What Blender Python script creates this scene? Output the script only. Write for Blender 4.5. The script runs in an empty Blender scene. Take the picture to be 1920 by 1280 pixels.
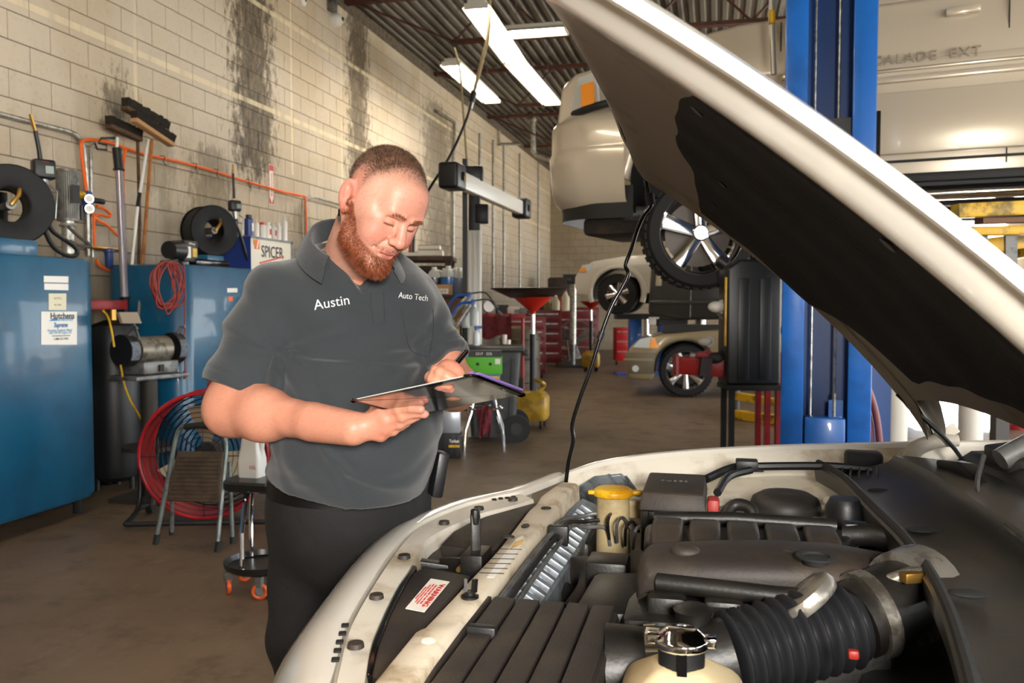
import bpy, bmesh, math, random
import numpy as np
from mathutils import Vector, Matrix, Euler
from mathutils.bvhtree import BVHTree

random.seed(7)
R = math.radians
scene = bpy.context.scene
COL = scene.collection

# ------------------------------------------------------------------ camera, sky, lights, exposure
CAM_H, CAM_YAW, CAM_PITCH, FPX = 1.42, R(13.0), R(2.6), 1650.0
cam_d = bpy.data.cameras.new('camera')
cam_d.sensor_width = 36.0
cam_d.lens = FPX / 1920.0 * 36.0
cam_d.clip_start = 0.05
cam_d.dof.use_dof = True
cam_d.dof.focus_distance = 1.95
cam_d.dof.aperture_fstop = 7.1
cam = bpy.data.objects.new('camera', cam_d)
cam.location = (0, 0, CAM_H)
cam.rotation_euler = (R(90) - CAM_PITCH, 0, CAM_YAW)
COL.objects.link(cam)
scene.camera = cam

scene.view_settings.view_transform = 'Standard'
scene.view_settings.look = 'None'
scene.view_settings.gamma = 1.0
scene.view_settings.exposure = 1.1
scene.view_settings.use_curve_mapping = False

scene.cycles.max_bounces = 6
scene.cycles.diffuse_bounces = 3
scene.cycles.glossy_bounces = 3
scene.cycles.transmission_bounces = 5
scene.cycles.caustics_reflective = False
scene.cycles.caustics_refractive = False

world = bpy.data.worlds.new('sky')
scene.world = world
world.use_nodes = True
_bg = world.node_tree.nodes['Background']
_bg.inputs[0].default_value = (0.93, 0.97, 1.0, 1)
_bg.inputs[1].default_value = 4.0

def lamp(name, kind, loc, target, energy, size=None, color=(1, 1, 1), spread=None):
    d = bpy.data.lights.new(name, kind)
    d.energy = energy
    d.color = color
    if kind == 'AREA':
        d.shape = 'RECTANGLE'
        d.size, d.size_y = size
        if spread: d.spread = spread
    elif kind == 'SUN':
        d.angle = size
    elif size:
        d.shadow_soft_size = size
    o = bpy.data.objects.new(name, d)
    o.location = loc
    o.rotation_euler = (Vector(target) - Vector(loc)).to_track_quat('-Z', 'Y').to_euler()
    COL.objects.link(o)
    return o

# photographer's strobe in a soft box on a stand behind the camera, and the low sun outside the far door
lamp('strobe_softbox', 'AREA', (0.5, -0.9, 1.78), (-0.4, 2.2, 1.25), 78, (0.45, 0.45), (1.0, 0.95, 0.88))
lamp('sun', 'SUN', (7.6, 40, 10.6), (2.4, 0, 0), 45.0, R(0.6), (1.0, 0.96, 0.9))

# ------------------------------------------------------------------ layout helpers
_cp, _sp, _cy, _sy = math.cos(CAM_PITCH), math.sin(CAM_PITCH), math.cos(CAM_YAW), math.sin(CAM_YAW)
CAM = Vector((0, 0, CAM_H))
def ray(px, py):
    a = (px - 960) / FPX; u = (640 - py) / FPX
    lx, ly, lz = a, _cp + u * _sp, -_sp + u * _cp
    return Vector((lx * _cy - ly * _sy, lx * _sy + ly * _cy, lz))
def AX(px, py, x): r = ray(px, py); return CAM + r * (x / r.x)
def AY(px, py, y): r = ray(px, py); return CAM + r * (y / r.y)
def AZ(px, py, z): r = ray(px, py); return CAM + r * ((z - CAM_H) / r.z)
def AD(px, py, d): return CAM + ray(px, py) * d
def V(*a): return Vector(a)

# ------------------------------------------------------------------ scene graph helpers
WM = {}
def link(o, parent=None):
    COL.objects.link(o)
    if parent: o.parent = parent
    return o
def thing(name, label, cat, loc=(0, 0, 0), rz=0.0, group=None):
    o = bpy.data.objects.new(name, None)
    o.empty_display_size = 0.1
    o.location = loc; o.rotation_euler = (0, 0, rz)
    COL.objects.link(o)
    WM[o.name] = Matrix.Translation(Vector(loc)) @ Matrix.Rotation(rz, 4, 'Z')
    return tag(o, label, cat, group)
def tag(o, label=None, cat=None, group=None, kind=None):
    if label: o['label'] = label
    if cat: o['category'] = cat
    if group: o['group'] = group
    if kind: o['kind'] = kind
    return o
def mesh_obj(name, me, parent=None):
    o = bpy.data.objects.new(name, me)
    link(o, parent)
    if parent and parent.name in WM: WM[o.name] = WM[parent.name]
    return o
def copy_tree(o, parent=None, loc=None, rz=None, label=None):
    c = o.copy(); COL.objects.link(c)
    if parent: c.parent = parent
    if loc is not None: c.location = loc
    if rz is not None: c.rotation_euler = (0, 0, rz)
    if label: c['label'] = label
    for ch in list(o.children): copy_tree(ch, c)
    return c

def spline(pts, k=6, closed=False):
    P = [Vector(p) for p in pts]; n = len(P); out = []
    if n < 3: return P
    rng = range(n) if closed else range(n - 1)
    for i in rng:
        p1, p2 = P[i], P[(i + 1) % n]
        p0 = P[i - 1] if (i > 0 or closed) else p1 * 2 - p2
        p3 = P[(i + 2) % n] if (i + 2 < n or closed) else p2 * 2 - p1
        for j in range(k):
            t = j / k
            out.append(0.5 * ((2 * p1) + (p2 - p0) * t + (2 * p0 - 5 * p1 + 4 * p2 - p3) * t * t + (3 * p1 - p0 - 3 * p2 + p3) * t ** 3))
    if not closed: out.append(P[-1])
    return out

class MB:
    def __init__(s): s.v = []; s.f = []
    def add(s, vs, fs, M=None):
        b = len(s.v)
        s.v += [(M @ Vector(v)) if M else Vector(v) for v in vs]
        s.f += [tuple(i + b for i in f) for f in fs]
        return s
    def box(s, c, d, rz=0, M=None):
        x, y, z = d[0] / 2, d[1] / 2, d[2] / 2
        vs = [(sx * x, sy * y, sz * z) for sz in (-1, 1) for sy in (-1, 1) for sx in (-1, 1)]
        fs = [(0, 2, 3, 1), (4, 5, 7, 6), (0, 1, 5, 4), (2, 6, 7, 3), (0, 4, 6, 2), (1, 3, 7, 5)]
        T = Matrix.Translation(Vector(c)) @ Matrix.Rotation(rz, 4, 'Z')
        if M: T = T @ M
        return s.add(vs, fs, T)
    def box2(s, a, b): 
        a, b = Vector(a), Vector(b)
        return s.box((a + b) / 2, [abs(q) for q in (b - a)])
    def loft(s, rings, closed=True, cap=True, wrap=False):
        b = len(s.v); n = len(rings[0])
        for r in rings: s.v += [Vector(p) for p in r]
        m = len(rings)
        for i in range(m if wrap else m - 1):
            j2 = (i + 1) % m
            for j in range(n if closed else n - 1):
                k = (j + 1) % n
                s.f.append((b + i * n + j, b + i * n + k, b + j2 * n + k, b + j2 * n + j))
        if cap and closed and not wrap:
            s.f.append(tuple(b + j for j in range(n - 1, -1, -1)))
            s.f.append(tuple(b + (m - 1) * n + j for j in range(n)))
        return s
    def tube(s, pts, r, n=8, closed=False, cap=True, sm=0):
        P = spline(pts, sm, closed) if sm else [Vector(p) for p in pts]
        m = len(P)
        if isinstance(r, (list, tuple)):
            k = len(r); rr = []
            for i in range(m):
                t = i / (m - 1) * (k - 1); a = int(min(t, k - 2)); rr.append(r[a] + (r[a + 1] - r[a]) * (t - a))
        else: rr = [r] * m
        rings = []; up = None
        for i in range(m):
            if closed: t = P[(i + 1) % m] - P[i - 1]
            else: t = P[min(i + 1, m - 1)] - P[max(i - 1, 0)]
            if t.length < 1e-9: t = Vector((0, 0, 1))
            t.normalize()
            if up is None:
                up = Vector((0, 0, 1)) if abs(t.z) < 0.9 else Vector((1, 0, 0))
            u = up - t * up.dot(t)
            if u.length < 1e-6: u = t.orthogonal()
            u.normalize(); up = u; w = t.cross(u)
            rings.append([P[i] + (u * math.cos(a) + w * math.sin(a)) * rr[i] for a in [2 * math.pi * q / n for q in range(n)]])
        return s.loft(rings, True, cap, closed)
    def cyl(s, a, b, r0, r1=None, n=16, cap=True):
        return s.tube([a, b], [r0, r0 if r1 is None else r1], n, cap=cap)
    def bar(s, a, b, w, h, up=(0, 0, 1)):
        a, b = Vector(a), Vector(b); t = (b - a).normalized(); up = Vector(up)
        u = up - t * up.dot(t)
        if u.length < 1e-5: u = t.orthogonal()
        u.normalize(); q = t.cross(u)
        return s.loft([[p + q * (sx * w / 2) + u * (sz * h / 2) for sx, sz in ((-1, -1), (1, -1), (1, 1), (-1, 1))] for p in (a, b)])
    def lathe(s, prof, M=None, n=24, cap=True):
        rings = [[Vector((r * math.cos(2 * math.pi * j / n), r * math.sin(2 * math.pi * j / n), z)) for j in range(n)] for r, z in prof]
        if M: rings = [[M @ p for p in r] for r in rings]
        return s.loft(rings, True, cap)
    def prism(s, poly, h, M=None):
        n = len(poly)
        vs = [(p[0], p[1], 0) for p in poly] + [(p[0], p[1], h) for p in poly]
        fs = [tuple(range(n - 1, -1, -1)), tuple(range(n, 2 * n))] + [(i, (i + 1) % n, n + (i + 1) % n, n + i) for i in range(n)]
        return s.add(vs, fs, M)
    def slab(s, pts, dv):
        P = [Vector(p) for p in pts]; dv = Vector(dv); n = len(P)
        return s.add(P + [p + dv for p in P], [tuple(range(n)), tuple(range(2 * n - 1, n - 1, -1))] + [(i, n + i, n + (i + 1) % n, (i + 1) % n) for i in range(n)])
    def ball(s, c, r, n=14, m=9, M=None):
        if not isinstance(r, (list, tuple)): r = (r, r, r)
        rings = []
        for i in range(1, m):
            a = math.pi * i / m
            rings.append([Vector((math.sin(a) * math.cos(2 * math.pi * j / n) * r[0], math.sin(a) * math.sin(2 * math.pi * j / n) * r[1], -math.cos(a) * r[2])) for j in range(n)])
        T = Matrix.Translation(Vector(c))
        if M: T = T @ M
        return s.loft([[T @ p for p in q] for q in rings])
    def torus(s, c, Rr, r, axis=(0, 0, 1), n=28, m=8, a0=0, a1=2 * math.pi):
        q = Vector(axis).to_track_quat('Z', 'Y').to_matrix()
        full = abs(a1 - a0 - 2 * math.pi) < 1e-6
        k = n if full else n + 1
        pts = [Vector(c) + q @ Vector((Rr * math.cos(a0 + (a1 - a0) * i / n), Rr * math.sin(a0 + (a1 - a0) * i / n), 0)) for i in range(k)]
        return s.tube(pts, r, m, closed=full)
    def build(s, name, mat, parent=None, local=False, bevel=0, seg=2, smooth=True, ang=38, kind=None, recalc=True):
        vs = s.v
        if parent is not None and not local and parent.name in WM:
            I = WM[parent.name].inverted(); vs = [I @ v for v in vs]
        me = bpy.data.meshes.new(name)
        me.from_pydata([tuple(v) for v in vs], [], s.f)
        if bevel or recalc:
            bm = bmesh.new(); bm.from_mesh(me)
            if recalc: bmesh.ops.recalc_face_normals(bm, faces=bm.faces)
            if bevel:
                ed = [e for e in bm.edges if len(e.link_faces) == 2 and e.calc_face_angle(0) > R(30)]
                bmesh.ops.bevel(bm, geom=ed, offset=bevel, segments=seg, affect='EDGES', profile=0.5, clamp_overlap=True)
            bm.to_mesh(me); bm.free()
        if smooth:
            me.polygons.foreach_set('use_smooth', [True] * len(me.polygons))
            me.set_sharp_from_angle(angle=R(ang))
        if mat is not None: me.materials.append(mat)
        o = mesh_obj(name, me, parent)
        if kind: o['kind'] = kind
        return o

def text_obj(name, body, size, mat, M, parent, spacing=1.0, extr=0.0004, bold=0.0, shear=0.0, wx=1.0, fit=None):
    cu = bpy.data.curves.new('tmp', 'FONT'); cu.body = body; cu.size = size
    cu.extrude = extr; cu.offset = bold; cu.shear = shear; cu.space_character = spacing
    cu.align_x = 'CENTER'; cu.align_y = 'CENTER'; cu.resolution_u = 3
    ob = bpy.data.objects.new('tmp', cu); COL.objects.link(ob)
    dg = bpy.context.evaluated_depsgraph_get(); dg.update()
    me = bpy.data.meshes.new_from_object(ob.evaluated_get(dg))
    bpy.data.objects.remove(ob); bpy.data.curves.remove(cu)
    if fit:
        xs = [v.co.x for v in me.vertices]; wx = fit / (max(xs) - min(xs))
    T = M @ Matrix.Diagonal((wx, 1, 1, 1))
    if parent is not None and parent.name in WM: T = WM[parent.name].inverted() @ T
    me.transform(T); me.name = name
    me.materials.clear(); me.materials.append(mat)
    return mesh_obj(name, me, parent)
def frame(o, x, y):
    """matrix with given origin, x direction and (approximate) y direction"""
    x = Vector(x).normalized(); y = Vector(y); z = x.cross(y).normalized(); y = z.cross(x)
    return Matrix(((x.x, y.x, z.x, o[0]), (x.y, y.y, z.y, o[1]), (x.z, y.z, z.z, o[2]), (0, 0, 0, 1)))

# ------------------------------------------------------------------ materials
def lin(c):
    if isinstance(c, str):
        c = tuple(int(c[i:i + 2], 16) / 255 for i in (1, 3, 5))
        return tuple(x / 12.92 if x <= 0.04045 else ((x + 0.055) / 1.055) ** 2.4 for x in c) + (1,)
    return tuple(c) + (1,)
MATS = {}
class NT:
    def __init__(s, m): s.t = m.node_tree; s.n = s.t.nodes; s.l = s.t.links
    def node(s, typ, **kw):
        n = s.n.new(typ)
        for k, v in kw.items(): setattr(n, k, v)
        return n
    def put(s, sock, v):
        if hasattr(v, 'links') or isinstance(v, bpy.types.NodeSocket): s.l.new(v, sock)
        elif v is not None: sock.default_value = v
    def math(s, op, a, b=None, c=None, clamp=False):
        n = s.node('ShaderNodeMath', operation=op, use_clamp=clamp)
        s.put(n.inputs[0], a)
        if b is not None: s.put(n.inputs[1], b)
        if c is not None: s.put(n.inputs[2], c)
        return n.outputs[0]
    def step(s, x, a, b): 
        n = s.node('ShaderNodeMapRange', interpolation_type='SMOOTHSTEP')
        s.put(n.inputs[0], x); n.inputs[1].default_value = a; n.inputs[2].default_value = b
        return n.outputs[0]
    def mix(s, f, a, b):
        n = s.node('ShaderNodeMix', data_type='RGBA')
        s.put(n.inputs[0], f); s.put(n.inputs[6], a); s.put(n.inputs[7], b)
        return n.outputs[2]
    def noise(s, vec, scale, detail=4, rough=0.6):
        n = s.node('ShaderNodeTexNoise'); n.inputs['Scale'].default_value = scale
        n.inputs['Detail'].default_value = detail; n.inputs['Roughness'].default_value = rough
        if vec is not None: s.l.new(vec, n.inputs['Vector'])
        return n.outputs[0]
    def mapping(s, vec, scale):
        n = s.node('ShaderNodeMapping'); n.inputs['Scale'].default_value = scale
        s.l.new(vec, n.inputs['Vector']); return n.outputs[0]
def new_mat(name):
    m = bpy.data.materials.new(name); m.use_nodes = True
    return m, NT(m), m.node_tree.nodes['Principled BSDF']
def mat(name, col, rough=0.5, metal=0.0, col2=None, ns=9.0, lo=0.45, hi=0.62, bump=0.0, bs=80.0, coat=0.0,
        emit=0.0, trans=0.0, spec=0.5, stretch=None, sheen=0.0, sss=0.0, rvar=0.0, world=False):
    if name in MATS: return MATS[name]
    m, t, p = new_mat(name); MATS[name] = m
    c = lin(col)
    p.inputs['Base Color'].default_value = c
    p.inputs['Roughness'].default_value = rough
    p.inputs['Metallic'].default_value = metal
    p.inputs['Specular IOR Level'].default_value = spec
    p.inputs['Coat Weight'].default_value = coat
    p.inputs['Coat Roughness'].default_value = 0.06
    if trans: p.inputs['Transmission Weight'].default_value = trans
    if sheen: p.inputs['Sheen Weight'].default_value = sheen
    if emit:
        p.inputs['Emission Color'].default_value = c; p.inputs['Emission Strength'].default_value = emit
    vec = None
    if col2 is not None or bump or rvar:
        if world: vec = t.node('ShaderNodeNewGeometry').outputs['Position']
        else: vec = t.node('ShaderNodeTexCoord').outputs['Object']
        if stretch: vec = t.mapping(vec, stretch)
    if col2 is not None:
        n = t.noise(vec, ns, 5, 0.62)
        t.l.new(t.mix(t.step(n, lo, hi), c, lin(col2)), p.inputs['Base Color'])
        if rvar:
            t.l.new(t.math('ADD', t.math('MULTIPLY', t.step(n, lo, hi), rvar), rough), p.inputs['Roughness'])
    if bump:
        b = t.node('ShaderNodeBump'); b.inputs['Strength'].default_value = bump; b.inputs['Distance'].default_value = 0.01
        t.l.new(t.noise(vec, bs, 3, 0.5), b.inputs['Height']); t.l.new(b.outputs[0], p.inputs['Normal'])
    return m

BLACK = mat('black_plastic', '#17181a', 0.42, bump=0.06, bs=300)
BLACKM = mat('black_matte', '#121212', 0.8)
BLACKG = mat('black_gloss', '#0b0b0c', 0.15)
RUBBER = mat('rubber', '#191919', 0.75, bump=0.1, bs=120)
STEEL = mat('bare_steel', '#b4b4b0', 0.32, 0.9, '#8a8780', 20)
CHROME = mat('chrome', '#e6e6e6', 0.08, 1.0)
GALV = mat('galvanised', '#b9b7ae', 0.38, 0.65, '#8f8c82', 18)
WHITEP = mat('white_plastic', '#e9e8e2', 0.4)
PAPER = mat('paper', '#ece8dc', 0.7)
GREYM = mat('grey_metal', '#7a7a78', 0.45, 0.5, '#5a5957', 14)
ORANGE = mat('orange_hose', '#f2691c', 0.45)
RED = mat('red_paint', '#9c1a1c', 0.4, 0, '#7c1215', 8)
BRASS = mat('brass', '#b58b45', 0.35, 0.9)
YELLOW = mat('yellow_paint', '#dcae1c', 0.45, 0, '#b98d18', 9)
AMBER = mat('amber_lens', '#ff9a10', 0.15, coat=0.6)
GLASSD = mat('dark_glass', '#0e1113', 0.05, coat=0.5)
# ------------------------------------------------------------------ the room
WX = -4.83          # face of the block wall
YB = 26.0           # back wall
ZC = 5.45           # roof deck
XR = 8.2            # right wall
YF = -3.6           # front wall, behind the camera
def block_material(name, base, warm, dirty, axis):
    m, t, p = new_mat(name)
    pos = t.node('ShaderNodeNewGeometry').outputs['Position']
    sep = t.node('ShaderNodeSeparateXYZ'); t.l.new(pos, sep.inputs[0])
    along = sep.outputs[1] if axis == 'y' else sep.outputs[0]; z = sep.outputs[2]
    c = t.mix(t.step(t.noise(pos, 0.9, 4), 0.42, 0.62), lin(base), lin(warm))
    fine = t.noise(pos, 26, 5, 0.7)
    c = t.mix(t.math('MULTIPLY', t.step(fine, 0.52, 0.72), 0.28), c, lin(dirty))
    streak = t.noise(t.mapping(pos, (3.0, 3.0, 0.28)), 2.2, 6, 0.65)
    if axis == 'y':
        # grime at the foot of the wall rises unevenly
        zz = t.math('ADD', z, t.math('MULTIPLY', streak, -1.6))
        c = t.mix(t.math('MULTIPLY', t.step(zz, 2.5, 0.0), 0.75), c, lin('#5c5244'))
        # long dark water stains running down from the roof, and the brooms' painted cast shadow
        tot = None
        for yc, w, z0, z1, s in STAINS_AND_SHADOW:
            a = t.math('SUBTRACT', 1.0, t.math('DIVIDE', t.math('ABSOLUTE', t.math('SUBTRACT', along, yc)), w), clamp=True)
            a = t.math('MULTIPLY', a, t.math('MULTIPLY', t.step(z, z0 - .5, z0 + .5), t.step(z, z1 + .35, z1 - .35)))
            blot = t.noise(t.mapping(pos, (7, 7, 3.2)), 1.6, 10, 0.78)
            k = t.math('MULTIPLY', t.step(t.math('ADD', t.math('MULTIPLY', a, 0.55), t.math('MULTIPLY', blot, 1.1)), 0.80, 0.98), s)
            tot = k if tot is None else t.math('MAXIMUM', tot, k)
        c = t.mix(tot, c, t.mix(t.step(t.noise(t.mapping(pos, (20, 20, 7)), 1.0, 6, 0.8), .38, .62), lin('#2e261f'), lin('#75664f')))
        # pale caulk runs over some joints
        band = None
        for zc in CAULK_Z:
            b = t.math('LESS_THAN', t.math('ABSOLUTE', t.math('SUBTRACT', z, zc)), 0.026)
            band = b if band is None else t.math('MAXIMUM', band, b)
        for yc in CAULK_Y:
            b = t.math('LESS_THAN', t.math('ABSOLUTE', t.math('SUBTRACT', along, yc)), 0.022)
            b = t.math('MULTIPLY', b, t.math('GREATER_THAN', z, 2.9))
            band = t.math('MAXIMUM', band, b)
        c = t.mix(t.math('MULTIPLY', t.math('MULTIPLY', band, t.step(streak, 0.3, 0.55)), 0.8), c, lin('#e6d7b4'))
    t.l.new(c, p.inputs['Base Color'])
    p.inputs['Roughness'].default_value = 0.62
    p.inputs['Specular IOR Level'].default_value = 0.3
    b = t.node('ShaderNodeBump'); b.inputs['Strength'].default_value = 0.25; b.inputs['Distance'].default_value = 0.006
    t.l.new(fine, b.inputs['Height']); t.l.new(b.outputs[0], p.inputs['Normal'])
    return m
def yw(px, py=200): return AX(px, py, WX).y
STAINS_AND_SHADOW = [(yw(475), 1.0, 2.6, 6.0, 0.92), (yw(495), 0.5, 2.7, 3.9, 0.8), (yw(672), 0.9, 1.2, 6.0, 0.85), (yw(820), 1.9, 1.0, 5.0, 0.62), (yw(395), 0.9, 1.2, 3.0, 0.55), (yw(300), 0.6, 2.2, 3.0, 0.35),
          (yw(220, 230), 0.55, 2.75, 3.35, 0.75), (yw(560), 0.9, 1.0, 2.6, 0.4)]  # the first entry here paints the shadow the brooms cast on the wall
CAULK_Z = [AX(27, 0, WX).z, AX(497, 17, WX).z]
CAULK_Y = [yw(253, 100), yw(546, 100), yw(640, 150), yw(790, 200)]
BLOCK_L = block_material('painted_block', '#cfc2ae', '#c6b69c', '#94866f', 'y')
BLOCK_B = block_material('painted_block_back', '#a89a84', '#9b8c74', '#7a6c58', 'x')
MORTAR = mat('mortar', '#6b6154', 0.9, 0, '#54493d', 12)
BW, BH = 0.4064, 0.2032
def block_mesh(axis):
    mb = MB(); j, d, ch = 0.003, 0.03, 0.004
    y0, y1, z0, z1 = j, BW - j, j, BH - j
    outer = [(y0, z0), (y1, z0), (y1, z1), (y0, z1)]
    inner = [(y0 + ch, z0 + ch), (y1 - ch, z0 + ch), (y1 - ch, z1 - ch), (y0 + ch, z1 - ch)]
    def q(p, dep): return Vector((dep, p[0], p[1])) if axis == 'y' else Vector((p[0], -dep, p[1]))
    mb.loft([[q(p, -d) for p in outer], [q(p, -ch) for p in outer], [q(p, 0) for p in inner]], True, True)
    return mb
def block_wall(name, axis, a0, a1, plane, material, count):
    base = MB()
    if axis == 'y': base.box2((plane - 0.2, YF, 0), (plane - 0.006, YB, ZC + 0.1))
    else: base.box2((WX - 0.2, plane + 0.006, 0), (3.6, plane + 0.2, ZC + 0.1))
    w = base.build(name, MORTAR, smooth=False); w['kind'] = 'structure'
    cells = []
    for k in range(int(ZC / BH) + 1):
        off = (BW / 2) * (k % 2)
        i0 = int(math.floor((a0 - off) / BW)); i1 = int(math.ceil((a1 - off) / BW))
        for i in range(i0, i1):
            a = i * BW + off; z = k * BH
            if z + BH > ZC + .02: continue
            c = Vector((plane, a + BW / 2, z + BH / 2)) if axis == 'y' else Vector((a + BW / 2, plane, z + BH / 2))
            cells.append((a, z, c))
    def score(c):
        d = c - CAM
        dep = d.x * -_sy * _cp + d.y * _cy * _cp - d.z * _sp
        if dep < 0.5: return -1
        up = d.x * -_sy * _sp + d.y * _cy * _sp + d.z * _cp
        px = 960 + FPX * (d.x * _cy + d.y * _sy) / dep; py = 640 - FPX * up / dep
        if not (-20 < px < 1030 and -20 < py): return -1
        if px < 480 and py > 480: return -1
        if px > 560 and py > 420: return -1
        return 1 / dep
    cells.sort(key=lambda q: -score(q[2]))
    bm = block_mesh(axis); rest = MB(); shared = None
    for n, (a, z, c) in enumerate(cells):
        o = Vector((plane, a, z)) if axis == 'y' else Vector((a, plane, z))
        o += Vector((random.uniform(-.0012, .0012), 0, 0)) if axis == 'y' else Vector((0, random.uniform(-.001, .001), 0))
        if n < count and score(c) > 0:
            if shared is None:
                ob = bm.build('block', material, w, local=True, smooth=False); shared = ob.data
            else:
                ob = mesh_obj('block', shared, w)
            ob.location = o
        else:
            rest.add(bm.v, bm.f, Matrix.Translation(o))
    r = rest.build('block_courses', material, w, local=True, smooth=False, recalc=False)
    r['kind'] = 'stuff'
    return w
block_wall('wall_left', 'y', 3.0, YB, WX, BLOCK_L, 290)
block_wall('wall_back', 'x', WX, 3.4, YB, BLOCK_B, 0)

# concrete floor
m, t, p = new_mat('workshop_concrete')
pos = t.node('ShaderNodeNewGeometry').outputs['Position']
n1 = t.noise(pos, 0.55, 5, 0.6); n2 = t.noise(pos, 3.2, 6, 0.7); n3 = t.noise(t.mapping(pos, (1, .35, 1)), 14, 5, 0.7)
c = t.mix(t.step(n1, 0.38, 0.66), lin('#74604c'), lin('#5e4c3b'))
c = t.mix(t.math('MULTIPLY', t.step(n2, 0.5, 0.68), 0.55), c, lin('#453628'))
c = t.mix(t.math('MULTIPLY', t.step(n3, 0.55, 0.75), 0.4), c, lin('#8f7a63'))
c = t.mix(t.math('MULTIPLY', t.step(t.noise(pos, 1.5, 2, 0.5), 0.66, 0.72), 0.6), c, lin('#2b221b'))
t.l.new(c, p.inputs['Base Color'])
t.l.new(t.math('ADD', t.math('MULTIPLY', n2, 0.3), 0.34), p.inputs['Roughness'])
bb = t.node('ShaderNodeBump'); bb.inputs['Strength'].default_value = 0.12; bb.inputs['Distance'].default_value = 0.01
t.l.new(n3, bb.inputs['Height']); t.l.new(bb.outputs[0], p.inputs['Normal'])
FLOOR = m
MB().box2((WX - 0.2, YF, -0.15), (XR + 0.2, YB + 0.2, 0)).build('floor', FLOOR, smooth=False)['kind'] = 'structure'
APRON = mat('apron_concrete', '#b9b4a8', 0.8, 0, '#a29c90', 2, bump=0.1, bs=30)
MB().box2((XR + 0.2, -25, -0.17), (60, 60, -0.02)).add([(-30, -30, -.02), (60, -30, -.02), (60, YF, -.02), (-30, YF, -.02)], [(0, 1, 2, 3)]).add([(-30, YB + .2, -.02), (60, YB + .2, -.02), (60, 70, -.02), (-30, 70, -.02)], [(0, 1, 2, 3)]).build('ground_outside', APRON, smooth=False)['kind'] = 'structure'

# steel roof deck, ribs running down the length of the shop
DECK = mat('steel_deck', '#6b665c', 0.55, 0.35, '#4a443b', 1.6, world=True, stretch=(1, .25, 1))
mb = MB(); x = WX - 0.2; prof = []
while x < XR + 0.2:
    prof += [(x, ZC + .045), (x + .055, ZC + .045), (x + .075, ZC), (x + .13, ZC)]
    x += 0.152
mb.loft([[V(a, YF, b) for a, b in prof], [V(a, YB + .2, b) for a, b in prof]], False, False)
mb.loft([[V(a, YF, b + .02) for a, b in prof], [V(a, YB + .2, b + .02) for a, b in prof]], False, False)
mb.box2((WX - .2, YF, ZC + .12), (XR + .2, YB + .2, ZC + .25))
mb.build('ceiling', DECK, smooth=False, recalc=False)['kind'] = 'structure'

# right wall: block piers and a header over wide open vehicle doors; back wall goes on as a door opening; front is open doors too
mb = MB()
mb.box2((XR, YF, 4.1), (XR + .2, YB + .2, ZC + .1))
for y0, y1 in ((-3.6, -2.9), (3.4, 4.0), (9.2, 9.8), (16.4, 17.0), (25.6, 26.2)): mb.box2((XR, y0, 0), (XR + .2, y1, 4.1))
mb.build('wall_right', BLOCK_B, smooth=False)['kind'] = 'structure'
mb = MB(); mb.box2((3.6, YB, 4.1), (XR, YB + .2, ZC + .1)); mb.box2((7.6, YB, 0), (XR, YB + .2, 4.1))
mb.build('wall_back_header', BLOCK_B, smooth=False)['kind'] = 'structure'
mb = MB(); mb.box2((WX - .2, YF - .2, 4.1), (XR + .2, YF, ZC + .1))
mb.box2((WX - .2, YF - .2, 0), (3.4, YF, 4.1)); mb.box2((XR - .6, YF - .2, 0), (XR + .2, YF, 4.1))
mb.build('wall_front', BLOCK_B, smooth=False)['kind'] = 'structure'

# open-web roof joists
JOIST = mat('joist_red_oxide', '#5b3223', 0.6, 0.1, '#3f2a20', 7)
def joist(y, lab):
    t = thing('roof_joist', lab, 'joist', (WX, y, 5.28), group='roof joists')
    zt, zb = ZC - 0.03, 4.78
    for dy in (-.03, .03):
        MB().box2((WX, y + dy - .018, zt - .06), (XR, y + dy + .018, zt)).build('top_chord', JOIST, t, smooth=False)
        MB().box2((WX + 1.45, y + dy - .018, zb - .03), (XR - 1.4, y + dy + .018, zb + .02)).build('bottom_chord', JOIST, t, smooth=False)
    pts = [(WX + .1, zt - .03), (WX + 1.5, zb)]
    x = WX + 1.5; up = True
    while x < XR - 1.6:
        x += 0.62; pts.append((x, zt - .03 if up else zb)); up = not up
    for a, b in zip(pts, pts[1:]):
        MB().cyl((a[0], y, a[1]), (b[0], y, b[1]), .016, n=8).build('web', JOIST, t)
names = ['rusty roof joist nearest the mechanic, over the block wall stain', 'second rusty roof joist, crossed by the short fluorescent fixture', 'third rusty roof joist, beyond the short fluorescent fixture', 'farthest rusty roof joist before the back wall', 'rusty roof joist out of frame above the camera']
for y, lab in zip((11.1, 14.9, 18.6, 22.3), names): joist(y, lab)

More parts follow.
